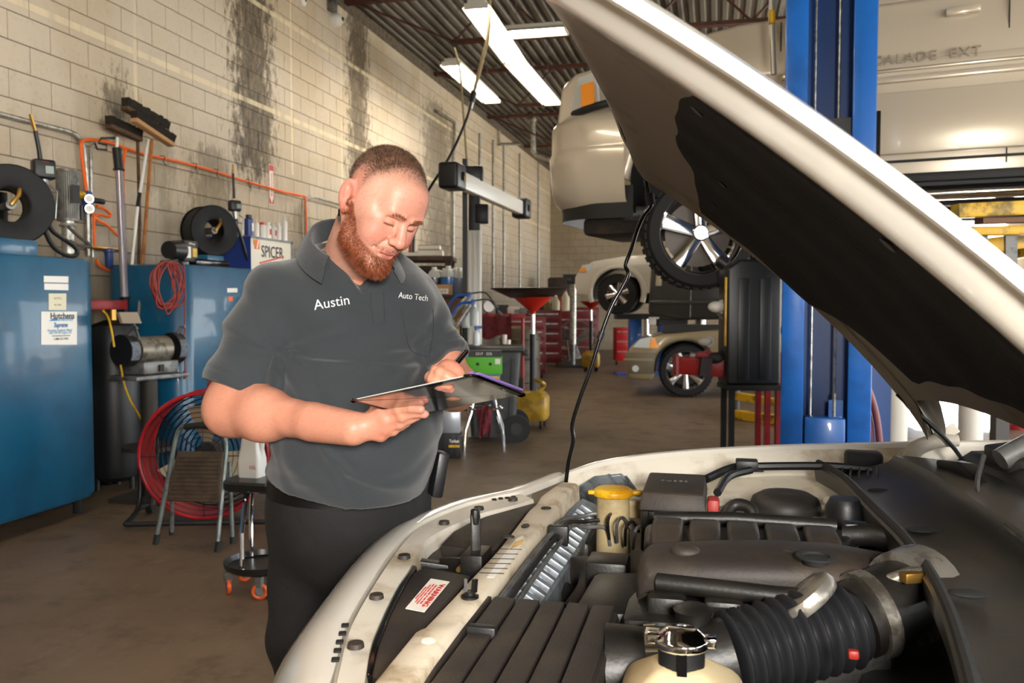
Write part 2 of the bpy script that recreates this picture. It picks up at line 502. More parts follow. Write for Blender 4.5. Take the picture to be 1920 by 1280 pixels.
# fluorescent fixtures
TUBE = mat('lit_tube', (1.0, 0.9, 0.75), 0.3, emit=16)
FIXW = mat('fixture_white', '#d8d4c8', 0.4)
def fixture(a, b, z, lab, lit=True):
    a, b = Vector((a[0], a[1], z)), Vector((b[0], b[1], z))
    t = thing('fluorescent_fixture', lab, 'ceiling light', (a + b) / 2, group='fluorescent fixtures')
    d = (b - a).normalized(); n = Vector((d.y, -d.x, 0))
    MB().bar(a, b, 0.2, 0.05).build('housing', FIXW, t, bevel=.004)
    ref = MB()
    for s in (-1, 1):
        ref.slab([a + n * .1 * s - V(0, 0, .02), b + n * .1 * s - V(0, 0, .02), b + n * .16 * s - V(0, 0, .07), a + n * .16 * s - V(0, 0, .07)], (0, 0, .004))
        MB().cyl(a + d * .05 + n * .055 * s - V(0, 0, .055), b - d * .05 + n * .055 * s - V(0, 0, .055), .019, n=10).build('tube', TUBE if lit else WHITEP, t)
    ref.build('reflector', FIXW, t, smooth=False)
    for e in (a, b): MB().box(e - V(0, 0, .05), (.26 if abs(d.y) > .5 else .02, .02 if abs(d.y) > .5 else .26, .06)).build('end_cap', FIXW, t)
    for k in (.15, .85):
        q = a.lerp(b, k); MB().cyl(q, V(q.x, q.y, ZC), .004, n=6).build('hanger', GREYM, t)
ZL = 4.62
for k, x in enumerate((-2.6,)):  # unseen overhead row, added to give the foreground top light
    for j in range(2): fixture((x, -1.6 + j * 3.1), (x, 1.2 + j * 3.1), ZL, ('unseen fluorescent fixture added for top light over the front of the shop by the block wall', 'unseen fluorescent fixture added for top light over the front of the shop by the doors')[k] + (', near length', ', far length')[j])
def at_lamp(px, py): return AZ(px, py, ZL)
fixture(at_lamp(893, 2), at_lamp(966, 108), ZL, 'long lit fluorescent fixture, near length of the bright row over the aisle')
fixture(at_lamp(967, 110), at_lamp(1036, 188), ZL, 'lit fluorescent fixture, far length of the bright row over the aisle')
fixture(at_lamp(846, 112), at_lamp(923, 184), ZL, 'lit fluorescent fixture nearest the block wall')
q = at_lamp(1014, 73); fixture((q.x - .42, q.y), (q.x + .32, q.y), ZL + .14, 'short lit fluorescent fixture crossing beside the open hood')
# ------------------------------------------------------------------ white sedan with its hood up
CARW = mat('pearl_white_paint', '#e6e1d6', 0.22, 0, coat=0.8)
BAYW = mat('bay_white_dusty', '#d9d2c4', 0.5, 0, '#a8977c', 5, lo=0.48, hi=0.72, bump=0.03, bs=60)
BEAMW = mat('dusty_beam', '#d3c6b0', 0.55, 0, '#9c8768', 9, lo=0.46, hi=0.7, bump=0.05, bs=90)
UNDER_SHADE = mat('hood_underside_shaded', '#8f8474', 0.5, 0, '#6e6253', 3.2, lo=0.5, hi=0.72)  # dirty white paint, darkened to put the underside's shade into the colour
DUSTB = mat('dusty_black_plastic', '#251f1b', 0.6, 0, '#382e25', 6, lo=0.42, hi=0.66, bump=0.08, bs=160)
DUSTB2 = mat('engine_black', '#141210', 0.45, 0, '#241f1a', 7, lo=0.46, hi=0.7, bump=0.06, bs=120)
PAD = mat('insulator_felt', '#0a0908', 0.95, 0, '#120f0d', 5, bump=0.3, bs=60)
COWL = mat('cowl_black', '#1b1a19', 0.45, 0, '#28241f', 3, bump=0.05, bs=220)
CAST = mat('cast_aluminium', '#a9a49a', 0.35, 0.8, '#6f685d', 14, bump=0.1, bs=90)
RADI = mat('radiator_alloy', '#97a0a8', 0.4, 0.55, '#6b7075', 12)
TANKP = mat('yellowed_plastic', '#b9a67e', 0.45, 0, '#9d8a62', 6)
BEIGEP = mat('coolant_bottle_plastic', '#cdbb94', 0.45, 0, '#bda47a', 5)
YCAP = mat('yellow_cap', '#e8b713', 0.4, 0, '#c28a10', 12)
STICK = mat('sticker_white', '#efece4', 0.5)
REDINK = mat('red_ink', '#c0271f', 0.6)

car = thing('sedan', 'white sedan with its hood propped open in front of the mechanic', 'car', (0.9, 1.9, 0))

def poly_z(pts, z): return [AZ(p[0], p[1], p[2] if len(p) > 2 else z) for p in pts]
# --- edge line running from the near front corner around the nose and back along the far fender
G = poly_z([(600, 1400), (612, 1320), (628, 1250), (650, 1170), (690, 1099), (736, 1031), (785, 981), (861, 947), (920, 932), (972, 921, .865), (1020, 904, .865), (1058, 889, .865)], .86)
FE = [G[-1]] + [AY(px, py, 2.8) for px, py in ((1120, 868), (1180, 857), (1300, 845), (1450, 837), (1640, 832), (1760, 830), (1900, 828), (2100, 826))]
NOSE = [V(0.2, 0.87, .89), V(-.2, .90, .86), V(-.46, 1.0, .835)] + G[1:]
def skin(edge, prof, sm=4):
    E = spline(edge, sm); rings = []
    for i, p in enumerate(E):
        tg = (E[min(i + 1, len(E) - 1)] - E[max(i - 1, 0)]); tg.z = 0; tg.normalize()
        out = Vector((-tg.y, tg.x, 0))
        rings.append([p + out * a + Vector((0, 0, b)) for a, b in prof])
    return rings
fas = [(0, -.02), (0, 0), (.015, .006), (.045, .0), (.08, -.022), (.11, -.06), (.128, -.11), (.138, -.18), (.15, -.26), (.15, -.36), (.13, -.5), (.08, -.6), (.0, -.62)]
MB().loft(skin(NOSE, fas), False, False).build('front_fascia', CARW, car, ang=60)
fen = [(0, -.02), (0, 0), (.012, .004), (.05, -.004), (.08, -.03), (.095, -.09), (.1, -.2), (.11, -.4), (.06, -.62)]
MB().loft(skin(FE, fen), False, False).build('fender', CARW, car, ang=60)
NF = [V(1.6, .86, .93), V(0.9, .86, .92), V(0.2, .87, .89)]
MB().loft(skin(NF, fen), False, False).build('fender', CARW, car, ang=60)
def oval(px, py, z, w, l, mat_, name, par, h=.006, ax=(1, 0, 0)):
    c = AZ(px, py, z); return MB().lathe([(w * .6, 0), (w, 0), (w * .9, h), (w * .4, h)], Matrix.Translation(c) @ Matrix.Diagonal((1, l / w, 1, 1)), 14).build(name, mat_, par)
# --- shelf between the seam and the grille cover
I = poly_z([(600, 1400), (672, 1330), (685, 1267), (696, 1206), (720, 1147), (744, 1099), (770, 1060), (797, 1015), (830, 993), (866, 977), (906, 961), (960, 948), (1000, 936)], .852)
def resample(P, n):
    L = [0]
    for a, b in zip(P, P[1:]): L.append(L[-1] + (b - a).length)
    out = []
    for i in range(n):
        t = L[-1] * i / (n - 1); k = 0
        while k < len(L) - 2 and L[k + 1] < t: k += 1
        out.append(P[k].lerp(P[k + 1], (t - L[k]) / max(1e-9, L[k + 1] - L[k])))
    return out
g2 = resample(spline(G[:-2], 4), 44); i2 = resample(spline(I, 4), 44)
rows = [[p + V(0, 0, -.02) for p in g2], [p.lerp(q, .08) + V(0, 0, -.021) for p, q in zip(g2, i2)], [p.lerp(q, .15) + V(0, 0, -.004) for p, q in zip(g2, i2)], [p.lerp(q, .9) for p, q in zip(g2, i2)], i2, [q + V(.01, 0, -.05) for q in i2]]
shelf = MB().loft(rows, False, False).build('fascia_shelf', BAYW, car, ang=50)
for px, py in ((667, 1213), (706, 1121), (758, 1046), (833, 982), (898, 955), (962, 938)):
    oval(px, py, .862, .014, .014, DUSTB, 'push_pin', shelf, .008)
slot_pts = [(629, 1236), (633, 1219), (637, 1203), (642, 1187), (647, 1172)]
for px, py in slot_pts + [(927, 936), (939, 934), (951, 933), (963, 931)]:
    c = AZ(px, py, .8635); MB().box(c, (.013, .016, .004), rz=R(20)).build('vent_slot', BLACKM, shelf, bevel=.002)
# --- sight shields over the grille
def plate(name, pts, z, mat_, par, th=.03, bev=.006):
    return MB().slab(poly_z(pts, z), (0, 0, -th)).build(name, mat_, par, bevel=bev)
sh1 = plate('grille_shield', [(690, 1264), (706, 1206), (728, 1150), (752, 1102), (775, 1072), (795, 1062), (884, 1078), (845, 1125), (780, 1195), (716, 1276)], .845, DUSTB, car)
plate('grille_shield', [(826, 1020), (850, 995), (880, 979), (910, 967), (960, 953), (1003, 941), (1010, 945), (985, 962), (955, 1000), (930, 1030), (918, 1034)], .848, DUSTB, car)
plate('latch_tray', [(765, 1050), (800, 1010), (828, 1012), (900, 1030), (935, 1032), (893, 1078), (795, 1062)], .815, DUSTB2, car)
plate('grille_edge_seal', [(684, 1262), (696, 1204), (719, 1146), (744, 1098), (772, 1058), (782, 1060), (757, 1102), (733, 1150), (711, 1206), (697, 1266)], .849, BLACKG, car, .02, .003)
# bay floor under it all, dark
MB().box2((-.62, 1.05, .30), (.95, 2.74, .34)).build('engine_cradle', BLACKM, car)
MB().box2((-.62, 1.05, .34), (-.56, 2.72, .74)).build('grille_back', BLACKM, car)
MB().box2((.6, 1.05, .34), (.66, 2.74, .93)).build('firewall', DUSTB2, car)
# warning sticker on the shield
wq = poly_z([(808, 1085), (843, 1091), (796, 1148), (760, 1141)], .8465)
MB().slab(wq, (0, 0, .0012)).build('warning_label', STICK, sh1)
cx = (wq[0] + wq[1] + wq[2] + wq[3]) / 4; dx = (wq[2] - wq[1]).normalized(); up = (wq[1] - wq[0])
LL, SS = (wq[2] - wq[1]).length, up.length
for off, hh, wd, tx in ((.27, .34, .74, 'WARNING'), (.02, .11, .62, 'FAN MAY START AT ANY TIME'), (-.13, .09, .66, 'KEEP HANDS AND CLOTHING'), (-.26, .09, .58, 'CLEAR OF MOVING PARTS'), (-.38, .08, .4, 'ENGINE OFF TO SERVICE')):
    text_obj('label_print', tx, hh * SS, REDINK, frame(cx + up * off + V(0, 0, .0016), dx, up), sh1, bold=.0003 if tx == 'WARNING' else 0, fit=wd * LL)
# hood latch and striker hook
lat = MB(); c = AZ(893, 1060, .83)
lat.box(c, (.05, .09, .07)); lat.bar(c + V(0, 0, .0), c + V(-.005, .01, .115), .022, .012); lat.cyl(c + V(-.005, .01, .09), c + V(-.005, .01, .125), .011, n=10)
lat.bar(c + V(-.09, .03, -.01), c + V(.0, 0, .0), .02, .03); lat.bar(c + V(-.2, .0, .0), c + V(-.06, .03, -.02), .03, .02)
latch = lat.build('hood_latch', DUSTB2, car, bevel=.004)
MB().cyl(c + V(-.03, -.04, .0), c + V(-.03, -.015, .0), .006, n=8).build('latch_spring', BRASS, latch)
# --- radiator support beam
BL = poly_z([(640, 1370), (716, 1277), (785, 1191), (845, 1128), (890, 1080), (936, 1031), (964, 995), (992, 958), (1022, 932), (1050, 912)], .87)
BR = poly_z([(745, 1350), (808, 1250), (854, 1188), (885, 1150), (907, 1122), (969, 1044), (997, 1012), (1025, 981), (1060, 935), (1085, 915)], .87)
bl, br = resample(BL, 40), resample(BR, 40); bump = [0.0] * 40
for k in range(40): bump[k] = .010 if (k < 9 or k > 33) else 0.0
beam = MB().loft([[p + V(-.004, 0, -.05) for p in bl], [p + V(0, 0, b) for p, b in zip(bl, bump)], [p.lerp(q, .12) + V(0, 0, b + .004) for p, q, b in zip(bl, br, bump)], [p.lerp(q, .85) + V(0, 0, b + .004) for p, q, b in zip(bl, br, bump)], [p + V(0, 0, b - .003) for p, b in zip(br, bump)], [p + V(.006, 0, -.06) for p in br]], False, False).build('radiator_support', BEAMW, car, ang=50)
# emission sticker on the beam
sq = poly_z([(935, 1052), (968, 1010), (981, 1004), (985, 1012), (962, 1046), (926, 1083), (913, 1082)], .8755)
MB().slab(sq, (0, 0, .001)).build('spec_label', STICK, beam)
yq = poly_z([(955, 1030), (965, 1016), (984, 1010), (978, 1020)], .8768); MB().slab(yq, (0, 0, .0008)).build('label_flash', YCAP, beam)
for k in range(6):
    a = AZ(922 + k * 7, 1074 - k * 9, .877); MB().box(a, (.05, .004, .0006), rz=R(8)).build('label_print', DUSTB2, beam)
cc = AZ(881, 1120, .876); mbc = MB(); mbc.lathe([(.017, 0), (.017, .004), (.01, .006), (.01, .012)], Matrix.Translation(cc), 12)
for s in (-1, 1): mbc.bar(cc + V(.008 * s, 0, .01), cc + V(.009 * s, .003, .034), .006, .012)
mbc.build('push_pin', DUSTB2, beam)
oval(803, 1204, .882, .012, .012, STICK, 'bolt_head', beam, .004)
oval(953, 1007, .876, .016, .012, DUSTB, 'bolt_head', beam, .003); oval(1024, 953, .882, .014, .014, DUSTB, 'bolt_head', beam, .003)
oval(985, 986, .878, .01, .02, DUSTB, 'bolt_head', beam, .002)
# --- ribbed radiator top and the lines along it
side = resample(BR, 60)
rad = MB().loft([[p + V(.012, 0, -.05) for p in side], [p + V(.012, 0, -.03) for p in side], [p + V(.05, 0, -.045) for p in side], [p + V(.075, 0, -.075) for p in side], [p + V(.075, 0, -.3) for p in side]], False, False).build('radiator', RADI, car)
for k in range(3, 56, 2):
    p = side[k] + V(.052, 0, -.045)
    MB().box(p, (.055, .02, .022), M=Matrix.Rotation(R(32), 4, 'Y')).build('radiator_rib', RADI, rad, bevel=.003)
LN = resample(BR, 14)
for k, (ox, oz) in enumerate(((.022, -.012), (.036, -.018), (.05, -.024))):
    path = [p + V(ox, 0, oz) for p in LN[2:11]]
    e = AZ(1090 + k * 4, 968 + k * 10, .85 - k * .012); e2 = AZ(1124 + k * 6, 966 + k * 12, .85 - k * .012); e3 = AZ(1128 + k * 8, 1015 + k * 4, .78)
    MB().tube(path + [e, e2, e3], .0055, 8, sm=5).build('refrigerant_line', GREYM if k != 1 else DUSTB2, car)
for k in (3, 9):
    MB().box(LN[k] + V(.036, 0, -.02), (.05, .022, .05)).build('line_clip', BLACK, car, bevel=.004)
MB().cyl(LN[1] + V(.06, -.02, -.16), LN[1] + V(.06, -.02, -.012), .04, n=18).build('dryer_canister', DUSTB2, car)
MB().torus(LN[1] + V(.06, -.02, -.012), .036, .006).build('canister_rim', DUSTB2, car)
# --- air filter box with a ribbed lid
ax0, ax1, ay0, ay1, az = -.455, -.165, 1.03, 1.60, .865
ab = MB().loft([[V(ax0 + .02, ay0, .55), V(ax1 - .02, ay0, .55), V(ax1 - .02, ay1, .55), V(ax0 + .02, ay1, .55)], [V(ax0, ay0, az - .012), V(ax1, ay0, az - .012), V(ax1, ay1, az - .012), V(ax0, ay1, az - .012)]]).build('air_filter_box', DUSTB, car, bevel=.012)
nst = 6
for k in range(nst):
    w = (ax1 - ax0 - .012) / nst; x0 = ax0 + .006 + k * w
    MB().slab([V(x0 + .003, ay0, az - .013), V(x0 + w - .003, ay0, az - .013), V(x0 + w - .003, ay1 - .012, az - .013), V(x0 + .003, ay1 - .012, az - .013)], (0, 0, .013)).build('lid_rib', DUSTB, ab, bevel=.003)
# outlet, clamp, corrugated hose, throttle body
H0, H1, H2, H3 = V(-.17, 1.46, .80), V(-.02, 1.475, .815), V(.06, 1.50, .835), V(.27, 1.60, .875)
MB().tube([H0, V(-.1, 1.465, .805), H1], [.075, .068, .062], 22).build('air_outlet', DUSTB2, car)
cl = MB().tube([V(-.105, 1.465, .805), V(-.085, 1.467, .807)], .074, 24).build('hose_clamp', CHROME, car)
MB().box(V(-.095, 1.43, .875), (.022, .03, .016)).build('clamp_screw', CHROME, cl)
MB().tube([V(-.085, 1.467, .807), V(-.03, 1.475, .814), V(.03, 1.49, .828)], .064, 22).build('intake_tube', DUSTB2, car)
cor = MB(); pts, rad_ = [], []
for k in range(81):
    t = k / 80; p = V(.03, 1.49, .828).lerp(V(.235, 1.585, .868), t); pts.append(p); rad_.append(.066 + .009 * math.sin(t * 2 * math.pi * 10))
cor.tube(pts, rad_, 24).build('corrugated_hose', mat('hose_rubber', '#202124', 0.38), car)
thr = MB().tube([V(.235, 1.585, .868), V(.29, 1.62, .885), V(.34, 1.66, .9)], [.066, .07, .068], 24).build('intake_elbow', DUSTB2, car)
MB().tube([V(.255, 1.6, .874), V(.275, 1.61, .879)], .077, 24).build('hose_clamp', CAST, car)
tb = MB().tube([V(.33, 1.64, .9), V(.37, 1.68, .905)], .082, 24).build('throttle_body', CAST, car)
MB().tube([V(.40, 1.62, .93), V(.34, 1.60, .955), V(.28, 1.60, .935)], [.010, .014, .010], 12, sm=4).build('throttle_arm', CAST, tb)
MB().box(V(.335, 1.585, .955), (.05, .02, .018), rz=R(25)).build('sensor_plug', BRASS, tb, bevel=.003)
MB().lathe([(.03, 0), (.058, .0), (.062, .012), (.058, .024), (.046, .024), (.042, .008), (.03, .006)], frame(AZ(1500, 1112, .92), (.1, 1, 0), (.75, 0, .66)), 30).build('tensioner_pulley', CAST, car)
MB().box(AZ(1600, 1226, .90), (.016, .014, .014)).build('sensor_connector', mat('red_connector', '#8a1c14', 0.5), car, bevel=.004)
# coolant bottle with pressure cap
bc = AZ(1278, 1190, .93)
bot = MB().loft([[bc + V(sx * a, sy * b, z) for sx, sy in ((-1, -1), (1, -1), (1, 1), (-1, 1))] for a, b, z in ((.10, .12, -.3), (.10, .12, -.13), (.085, .10, -.085), (.045, .05, -.05), (.035, .035, -.04))]).build('coolant_bottle', BEIGEP, car, bevel=.016, seg=3)
MB().cyl(bc + V(0, 0, -.05), bc + V(0, 0, -.012), .034, n=20).build('filler_neck', BLACK, bot)
cap = MB().lathe([(.036, -.018), (.04, -.014), (.04, -.004), (.03, .004), (.022, .010), (.0, .011)], Matrix.Translation(bc), 24)
for s in (-1, 1): cap.box(bc + V(.038 * s, 0, -.006), (.024, .024, .014))
cap.build('radiator_cap', CHROME, bot, bevel=.002)
c2 = AZ(1300, 1142, .90); MB().lathe([(.03, -.05), (.03, -.01), (.034, 0), (.02, .008), (0, .008)], Matrix.Translation(c2), 20).build('oil_cap', DUSTB2, car)
MB().bar(bc + V(.002, -.035, -.01), bc + V(.004, -.05, -.16), .014, .006, up=(0, 1, 0)).build('overflow_strap', BLACKG, bot)
# --- engine: valve cover with runner humps, plenum
vc = MB().slab([V(-.14, 1.82, .925), V(.24, 1.82, .93), V(.30, 1.96, .93), V(.27, 2.02, .925), V(-.12, 2.02, .92), V(-.15, 1.98, .92)], (0, 0, -.12)).build('valve_cover', DUSTB2, car, bevel=.015, seg=3)
for k in range(5):
    x = -.095 + k * .078
    MB().loft([[V(x - a, 1.80 + b0, .90), V(x + a, 1.80 + b0, .90), V(x + a, 1.80 + b0, .90 + h), V(x - a, 1.80 + b0, .90 + h)] for a, b0, h in ((.026, -.02, .03), (.033, .03, .05), (.033, .13, .05), (.028, .165, .03))]).build('intake_runner', DUSTB, vc, bevel=.011, seg=3)
MB().tube([V(-.13, 1.995, .93), V(.05, 2.0, .937), V(.26, 1.99, .935)], .016, 10).build('fuel_rail', DUSTB2, vc)
pl = MB().loft([[V(x, y0, z0 - .07), V(x, y1, z0 - .05), V(x, y1, z0 - .005), V(x, (y0 + y1) / 2, z0), V(x, y0 + .015, z0 - .012), V(x, y0, z0 - .03)] for x, y0, y1, z0 in ((-.14, 1.64, 1.73, .925), (-.12, 1.63, 1.755, .945), (.0, 1.62, 1.77, .955), (.12, 1.62, 1.78, .96), (.22, 1.64, 1.79, .958), (.32, 1.68, 1.79, .945), (.38, 1.70, 1.78, .92))]).build('intake_plenum', DUSTB, car, bevel=.01, seg=3)
MB().lathe([(.035, 0), (.035, .004), (.024, .004), (.022, -.01), (.0, -.012)], Matrix.Translation(AZ(1530, 1045, .962)), 20).build('plenum_port', BLACKM, pl)
for px, py in ((1285, 1035), (1480, 1042)): MB().ball(AZ(px, py, .945), (.03, .022, .016)).build('plenum_boss', DUSTB, pl)
MB().tube([V(-.1, 1.63, .90), V(.02, 1.615, .9), V(.15, 1.60, .9), V(.27, 1.62, .905), V(.36, 1.66, .9)], .018, 10, sm=3).build('plenum_seam', DUSTB2, pl)
sn = AZ(1352, 1050, .93)
MB().box(sn, (.03, .022, .03)).build('map_sensor', BLACK, car, bevel=.004)
MB().box(sn + V(0, 0, .017), (.014, .012, .008)).build('red_clip', mat('red_connector', '#b3261c'), car)
MB().tube([sn + V(0, -.01, -.01), sn + V(.003, -.02, -.06), sn + V(.0, -.03, -.12), sn + V(.01, -.04, -.16)], .008, 8, sm=4).build('sensor_wire', BLACK, car)
MB().slab([V(-.16, 1.54, .86), V(.3, 1.56, .86), V(.34, 1.82, .86), V(-.16, 1.82, .86)], (0, 0, -.35)).build('engine_block', DUSTB2, car, bevel=.02)
MB().slab([V(-.26, 1.60, .84), V(-.13, 1.60, .85), V(-.13, 1.80, .87), V(-.24, 1.80, .86)], (0, 0, -.16)).build('front_cover', DUSTB2, car, bevel=.015)
for k in range(4):
    MB().box(V(-.08 + k * .1, 1.6, .86), (.07, .05, .06)).build('coil_pack', DUSTB2, car, bevel=.01)
for k in range(2):
    MB().tube([V(-.05, 1.57, .865), V(.08, 1.545, .875), V(.2, 1.555, .875), V(.3, 1.58, .87)], .013 + .003 * k, 8, sm=4).build('wiring_loom', BLACK, car)
MB().box(AZ(1140, 1095, .80), (.09, .09, .12)).build('abs_module', DUSTB2, car, bevel=.008)
ab2 = MB().box(AZ(1165, 1120, .83) + V(0, 0, -.06), (.055, .10, .12)).build('abs_block', CAST, car, bevel=.006)
for k in range(4):
    a = AZ(1142 + k * 15, 1010 + k * 6, .80); b = AZ(1140 + k * 17, 975 + k * 7, .86); d = AZ(1150 + k * 18, 962 + k * 8, .86)
    MB().tube([a, b, d, AZ(1170 + k * 14, 985 + k * 6, .83)], .0042, 7, sm=5).build('brake_line', GREYM if k % 2 else DUSTB2, car)
MB().tube([AZ(1020, 1085, .74), AZ(1080, 1070, .77), AZ(1110, 1075, .79), AZ(1108, 1110, .78), AZ(1080, 1150, .74)], .034, 16, sm=5).build('radiator_hose', DUSTB, car)
MB().tube([AZ(1010, 1120, .7), AZ(1040, 1110, .72), AZ(1060, 1130, .7)], .03, 14, sm=4).build('radiator_hose', DUSTB2, car)
MB().box(AZ(1075, 1030, .74), (.12, .2, .10)).build('fan_motor', DUSTB2, car, bevel=.02)
MB().lathe([(.05, -.06), (.05, 0), (.03, .01), (0, .01)], Matrix.Translation(AZ(1035, 1100, .76)), 18).build('pulley', DUSTB2, car)
# --- washer reservoir
yc_ = AZ(1150, 921, .915)
wr = MB().tube([yc_ + V(0, 0, -.16), yc_ + V(0, 0, -.01)], [.046, .043], 20).build('fluid_reservoir', TANKP, car)
MB().box(yc_ + V(.06, .03, -.05), (.06, .03, .05)).build('reservoir_bracket', TANKP, wr, bevel=.008)
cp_ = MB().lathe([(.046, -.012), (.053, -.010), (.053, .003), (.044, .010), (.02, .012), (0, .012)], Matrix.Translation(yc_), 24)
cp_.box(yc_ + V(.062, .01, -.002), (.03, .022, .010)); cp_.box(yc_ + V(-.055, -.01, -.002), (.02, .02, .010))
cp_.build('reservoir_cap', YCAP, wr, bevel=.002)
# plastic bracket web beside the reservoir
brk = MB()
bpts = [AZ(1000, 985, .80), AZ(1060, 935, .83), AZ(1115, 898, .86), AZ(1165, 893, .87), AZ(1178, 905, .86)]
brk.loft([[p + V(0, 0, .01) for p in bpts], [p + V(.04, -.05, -.03) for p in bpts]], False, False).tube(bpts, .009, 8)
for k in range(4): brk.bar(bpts[k].lerp(bpts[k + 1], .5), bpts[k].lerp(bpts[k + 1], .5) + V(.05, -.08, -.04), .008, .03)
brk.build('headlamp_bracket', RADI, car, recalc=False)
# --- fuse box
fb = MB().box2((-.175, 2.17, .80), (-.02, 2.44, .905)).build('fuse_box', DUSTB2, car, bevel=.008)
MB().loft([[V(-.18, 2.165, .905), V(-.015, 2.165, .905), V(-.015, 2.445, .905), V(-.18, 2.445, .905)], [V(-.172, 2.18, .95), V(-.022, 2.18, .95), V(-.022, 2.435, .95), V(-.172, 2.435, .95)]]).build('fuse_box_lid', DUSTB, fb, bevel=.006)
for k in range(3): MB().box(V(-.14 + k * .045, 2.166, .88), (.03, .01, .05)).build('lid_clip', DUSTB2, fb, bevel=.003)
text_obj('lid_marking', 'FUSES', .022, GREYM, frame(V(-.1, 2.32, .9515), (1, 0, 0), (0, 1, 0)), fb, spacing=1.3)
MB().box(V(.0, 2.24, .90), (.03, .06, .06)).build('battery_post_cover', mat('red_cover', '#a03028', 0.5), car, bevel=.008)
MB().tube([V(.01, 2.30, .93), V(.04, 2.42, .95), V(.1, 2.5, .955)], .011, 8, sm=4).build('wiring_loom', BLACK, car)
MB().tube([V(-.02, 2.42, .94), V(.05, 2.52, .955), V(.12, 2.53, .96), V(.3, 2.55, .965), V(.42, 2.55, .96)], .012, 8, sm=4).build('wiring_loom', BLACK, car)
MB().box(V(.09, 2.52, .965), (.06, .05, .03)).build('loom_junction', BLACK, car, bevel=.004)
MB().tube([V(.02, 2.20, .88), V(.05, 2.23, .915), V(.09, 2.22, .91), V(.10, 2.2, .87)], .016, 12, sm=5).build('heater_hose', DUSTB2, car)
# --- inner fender apron and strut tower
apr = resample(FE, 30)
MB().loft([[p + V(0, -.004, -.012) for p in apr], [p + V(0, -.012, -.03) for p in apr], [p + V(0, -.03, -.085) for p in apr], [p + V(0, -.06, -.09) for p in apr], [p + V(0, -.26, -.11) for p in apr], [p + V(0, -.28, -.5) for p in apr]], False, False).build('inner_fender', BAYW, car, ang=30)
oval(1200, 876, .89, .012, .012, BAYW, 'apron_bolt', car, .006)
tw = AZ(1472, 958, .88)
MB().loft([[tw + V(math.cos(a) * r * 1.25, math.sin(a) * r * 1.1, z) for a in [2 * math.pi * k / 20 for k in range(20)]] for r, z in ((.20, -.35), (.17, -.04), (.14, -.008), (.10, 0))]).build('strut_tower', BAYW, car)
tg = [V(.02, 2.46, .86), V(.30, 2.46, .87), V(.33, 2.30, .875), V(.32, 2.1, .86), V(.06, 2.1, .85)]
MB().slab([p + V(0, 0, .01) for p in tg], (0, 0, -.25)).build('tower_brace', BAYW, car, bevel=.012)
MB().tube([V(.05, 2.12, .87), V(.055, 2.45, .88)], .012, 8).build('panel_bead', BAYW, car)
MB().tube([V(.32, 2.12, .87), V(.33, 2.3, .89), V(.30, 2.47, .885)], .014, 8).build('panel_bead', BAYW, car)
MB().lathe([(.088, 0), (.09, .012), (.082, .032), (.06, .045), (.03, .048), (.0, .046)], Matrix.Translation(tw + V(0, 0, .003)), 30).build('strut_cap', mat('cap_rubber', '#211d1a', 0.55), car)
oval(1425, 884, .9, .012, .008, DUSTB, 'apron_bolt', car, .004)
# dark parts right of the tower: reservoir, hoses
MB().lathe([(.05, -.14), (.055, -.03), (.058, -.025), (.058, 0), (.04, .006), (0, .006)], Matrix.Translation(AZ(1600, 965, .90)), 20).build('brake_reservoir', BLACK, car)
MB().lathe([(.04, -.05), (.045, 0), (.035, .02), (0, .022)], Matrix.Translation(AZ(1585, 950, .94)), 18).build('reservoir_cap', BLACK, car)
for k in range(3):
    MB().tube([V(.33, 2.5 - k * .05, .86), V(.38, 2.38 - k * .06, .90 - k * .01), V(.44, 2.2 - k * .05, .89), V(.5, 2.05, .86)], .014, 10, sm=4).build('heater_hose', DUSTB2, car)
MB().tube([V(.27, 1.96, .925), V(.34, 1.94, .93), V(.40, 1.88, .91), V(.42, 1.78, .88)], .024, 12, sm=4).build('breather_hose', DUSTB2, car)
MB().box(V(.295, 1.965, .935), (.05, .035, .035)).build('purge_valve', BLACK, car, bevel=.005)
MB().tube([V(.38, 1.7, .90), V(.45, 1.68, .88), V(.5, 1.6, .84), V(.52, 1.45, .8)], .05, 14, sm=4).build('intake_resonator', DUSTB2, car)
MB().tube([V(.3, 1.4, .78), V(.4, 1.42, .80), V(.5, 1.5, .80)], .022, 10, sm=4).build('heater_hose', DUSTB2, car)
MB().box2((.24, 1.0, .5), (.62, 1.85, .80)).build('transmission_cover', DUSTB2, car, bevel=.03)
MB().box2((-.1, 1.08, .5), (.5, 1.4, .74)).build('side_block', DUSTB2, car, bevel=.03)
# --- cowl
C0 = poly_z([(1530, 868), (1575, 893), (1612, 930), (1650, 968), (1690, 1008), (1738, 1075), (1772, 1145), (1795, 1215), (1815, 1290), (1830, 1380)], .965)
cw = resample(spline(C0, 4), 40)
def cowl_row(dx, dz): return [p + V(dx, 0, dz) for p in cw]
cow = MB().loft([cowl_row(.0, -.05), cowl_row(-.006, -.008), cowl_row(.0, .0), cowl_row(.014, .002), cowl_row(.022, -.012), cowl_row(.05, -.016), cowl_row(.14, -.005), cowl_row(.19, .012), cowl_row(.205, .03), cowl_row(.24, .03), cowl_row(.36, .02), cowl_row(.40, .05), cowl_row(.55, .06)], False, False).build('cowl_panel', COWL, car, ang=40)
MB().tube([p + V(.006, 0, .002) for p in cw], .009, 8).build('hood_seal', RUBBER, cow)
for px, py, dz in ((1650, 920, .95), (1728, 993, .955), (1815, 1112, .96)): MB().ball(AZ(px, py, dz), (.03, .018, .006)).build('cowl_recess', BLACKM, cow)
grl = AZ(1600, 885, .955)
for k in range(6): MB().box(grl + V(-.05 + k * .022, .0, .0), (.005, .12, .02), rz=R(-10)).build('cowl_grille_bar', BLACK, cow)
fin = MB(); f0 = AZ(1765, 865, 1.01)
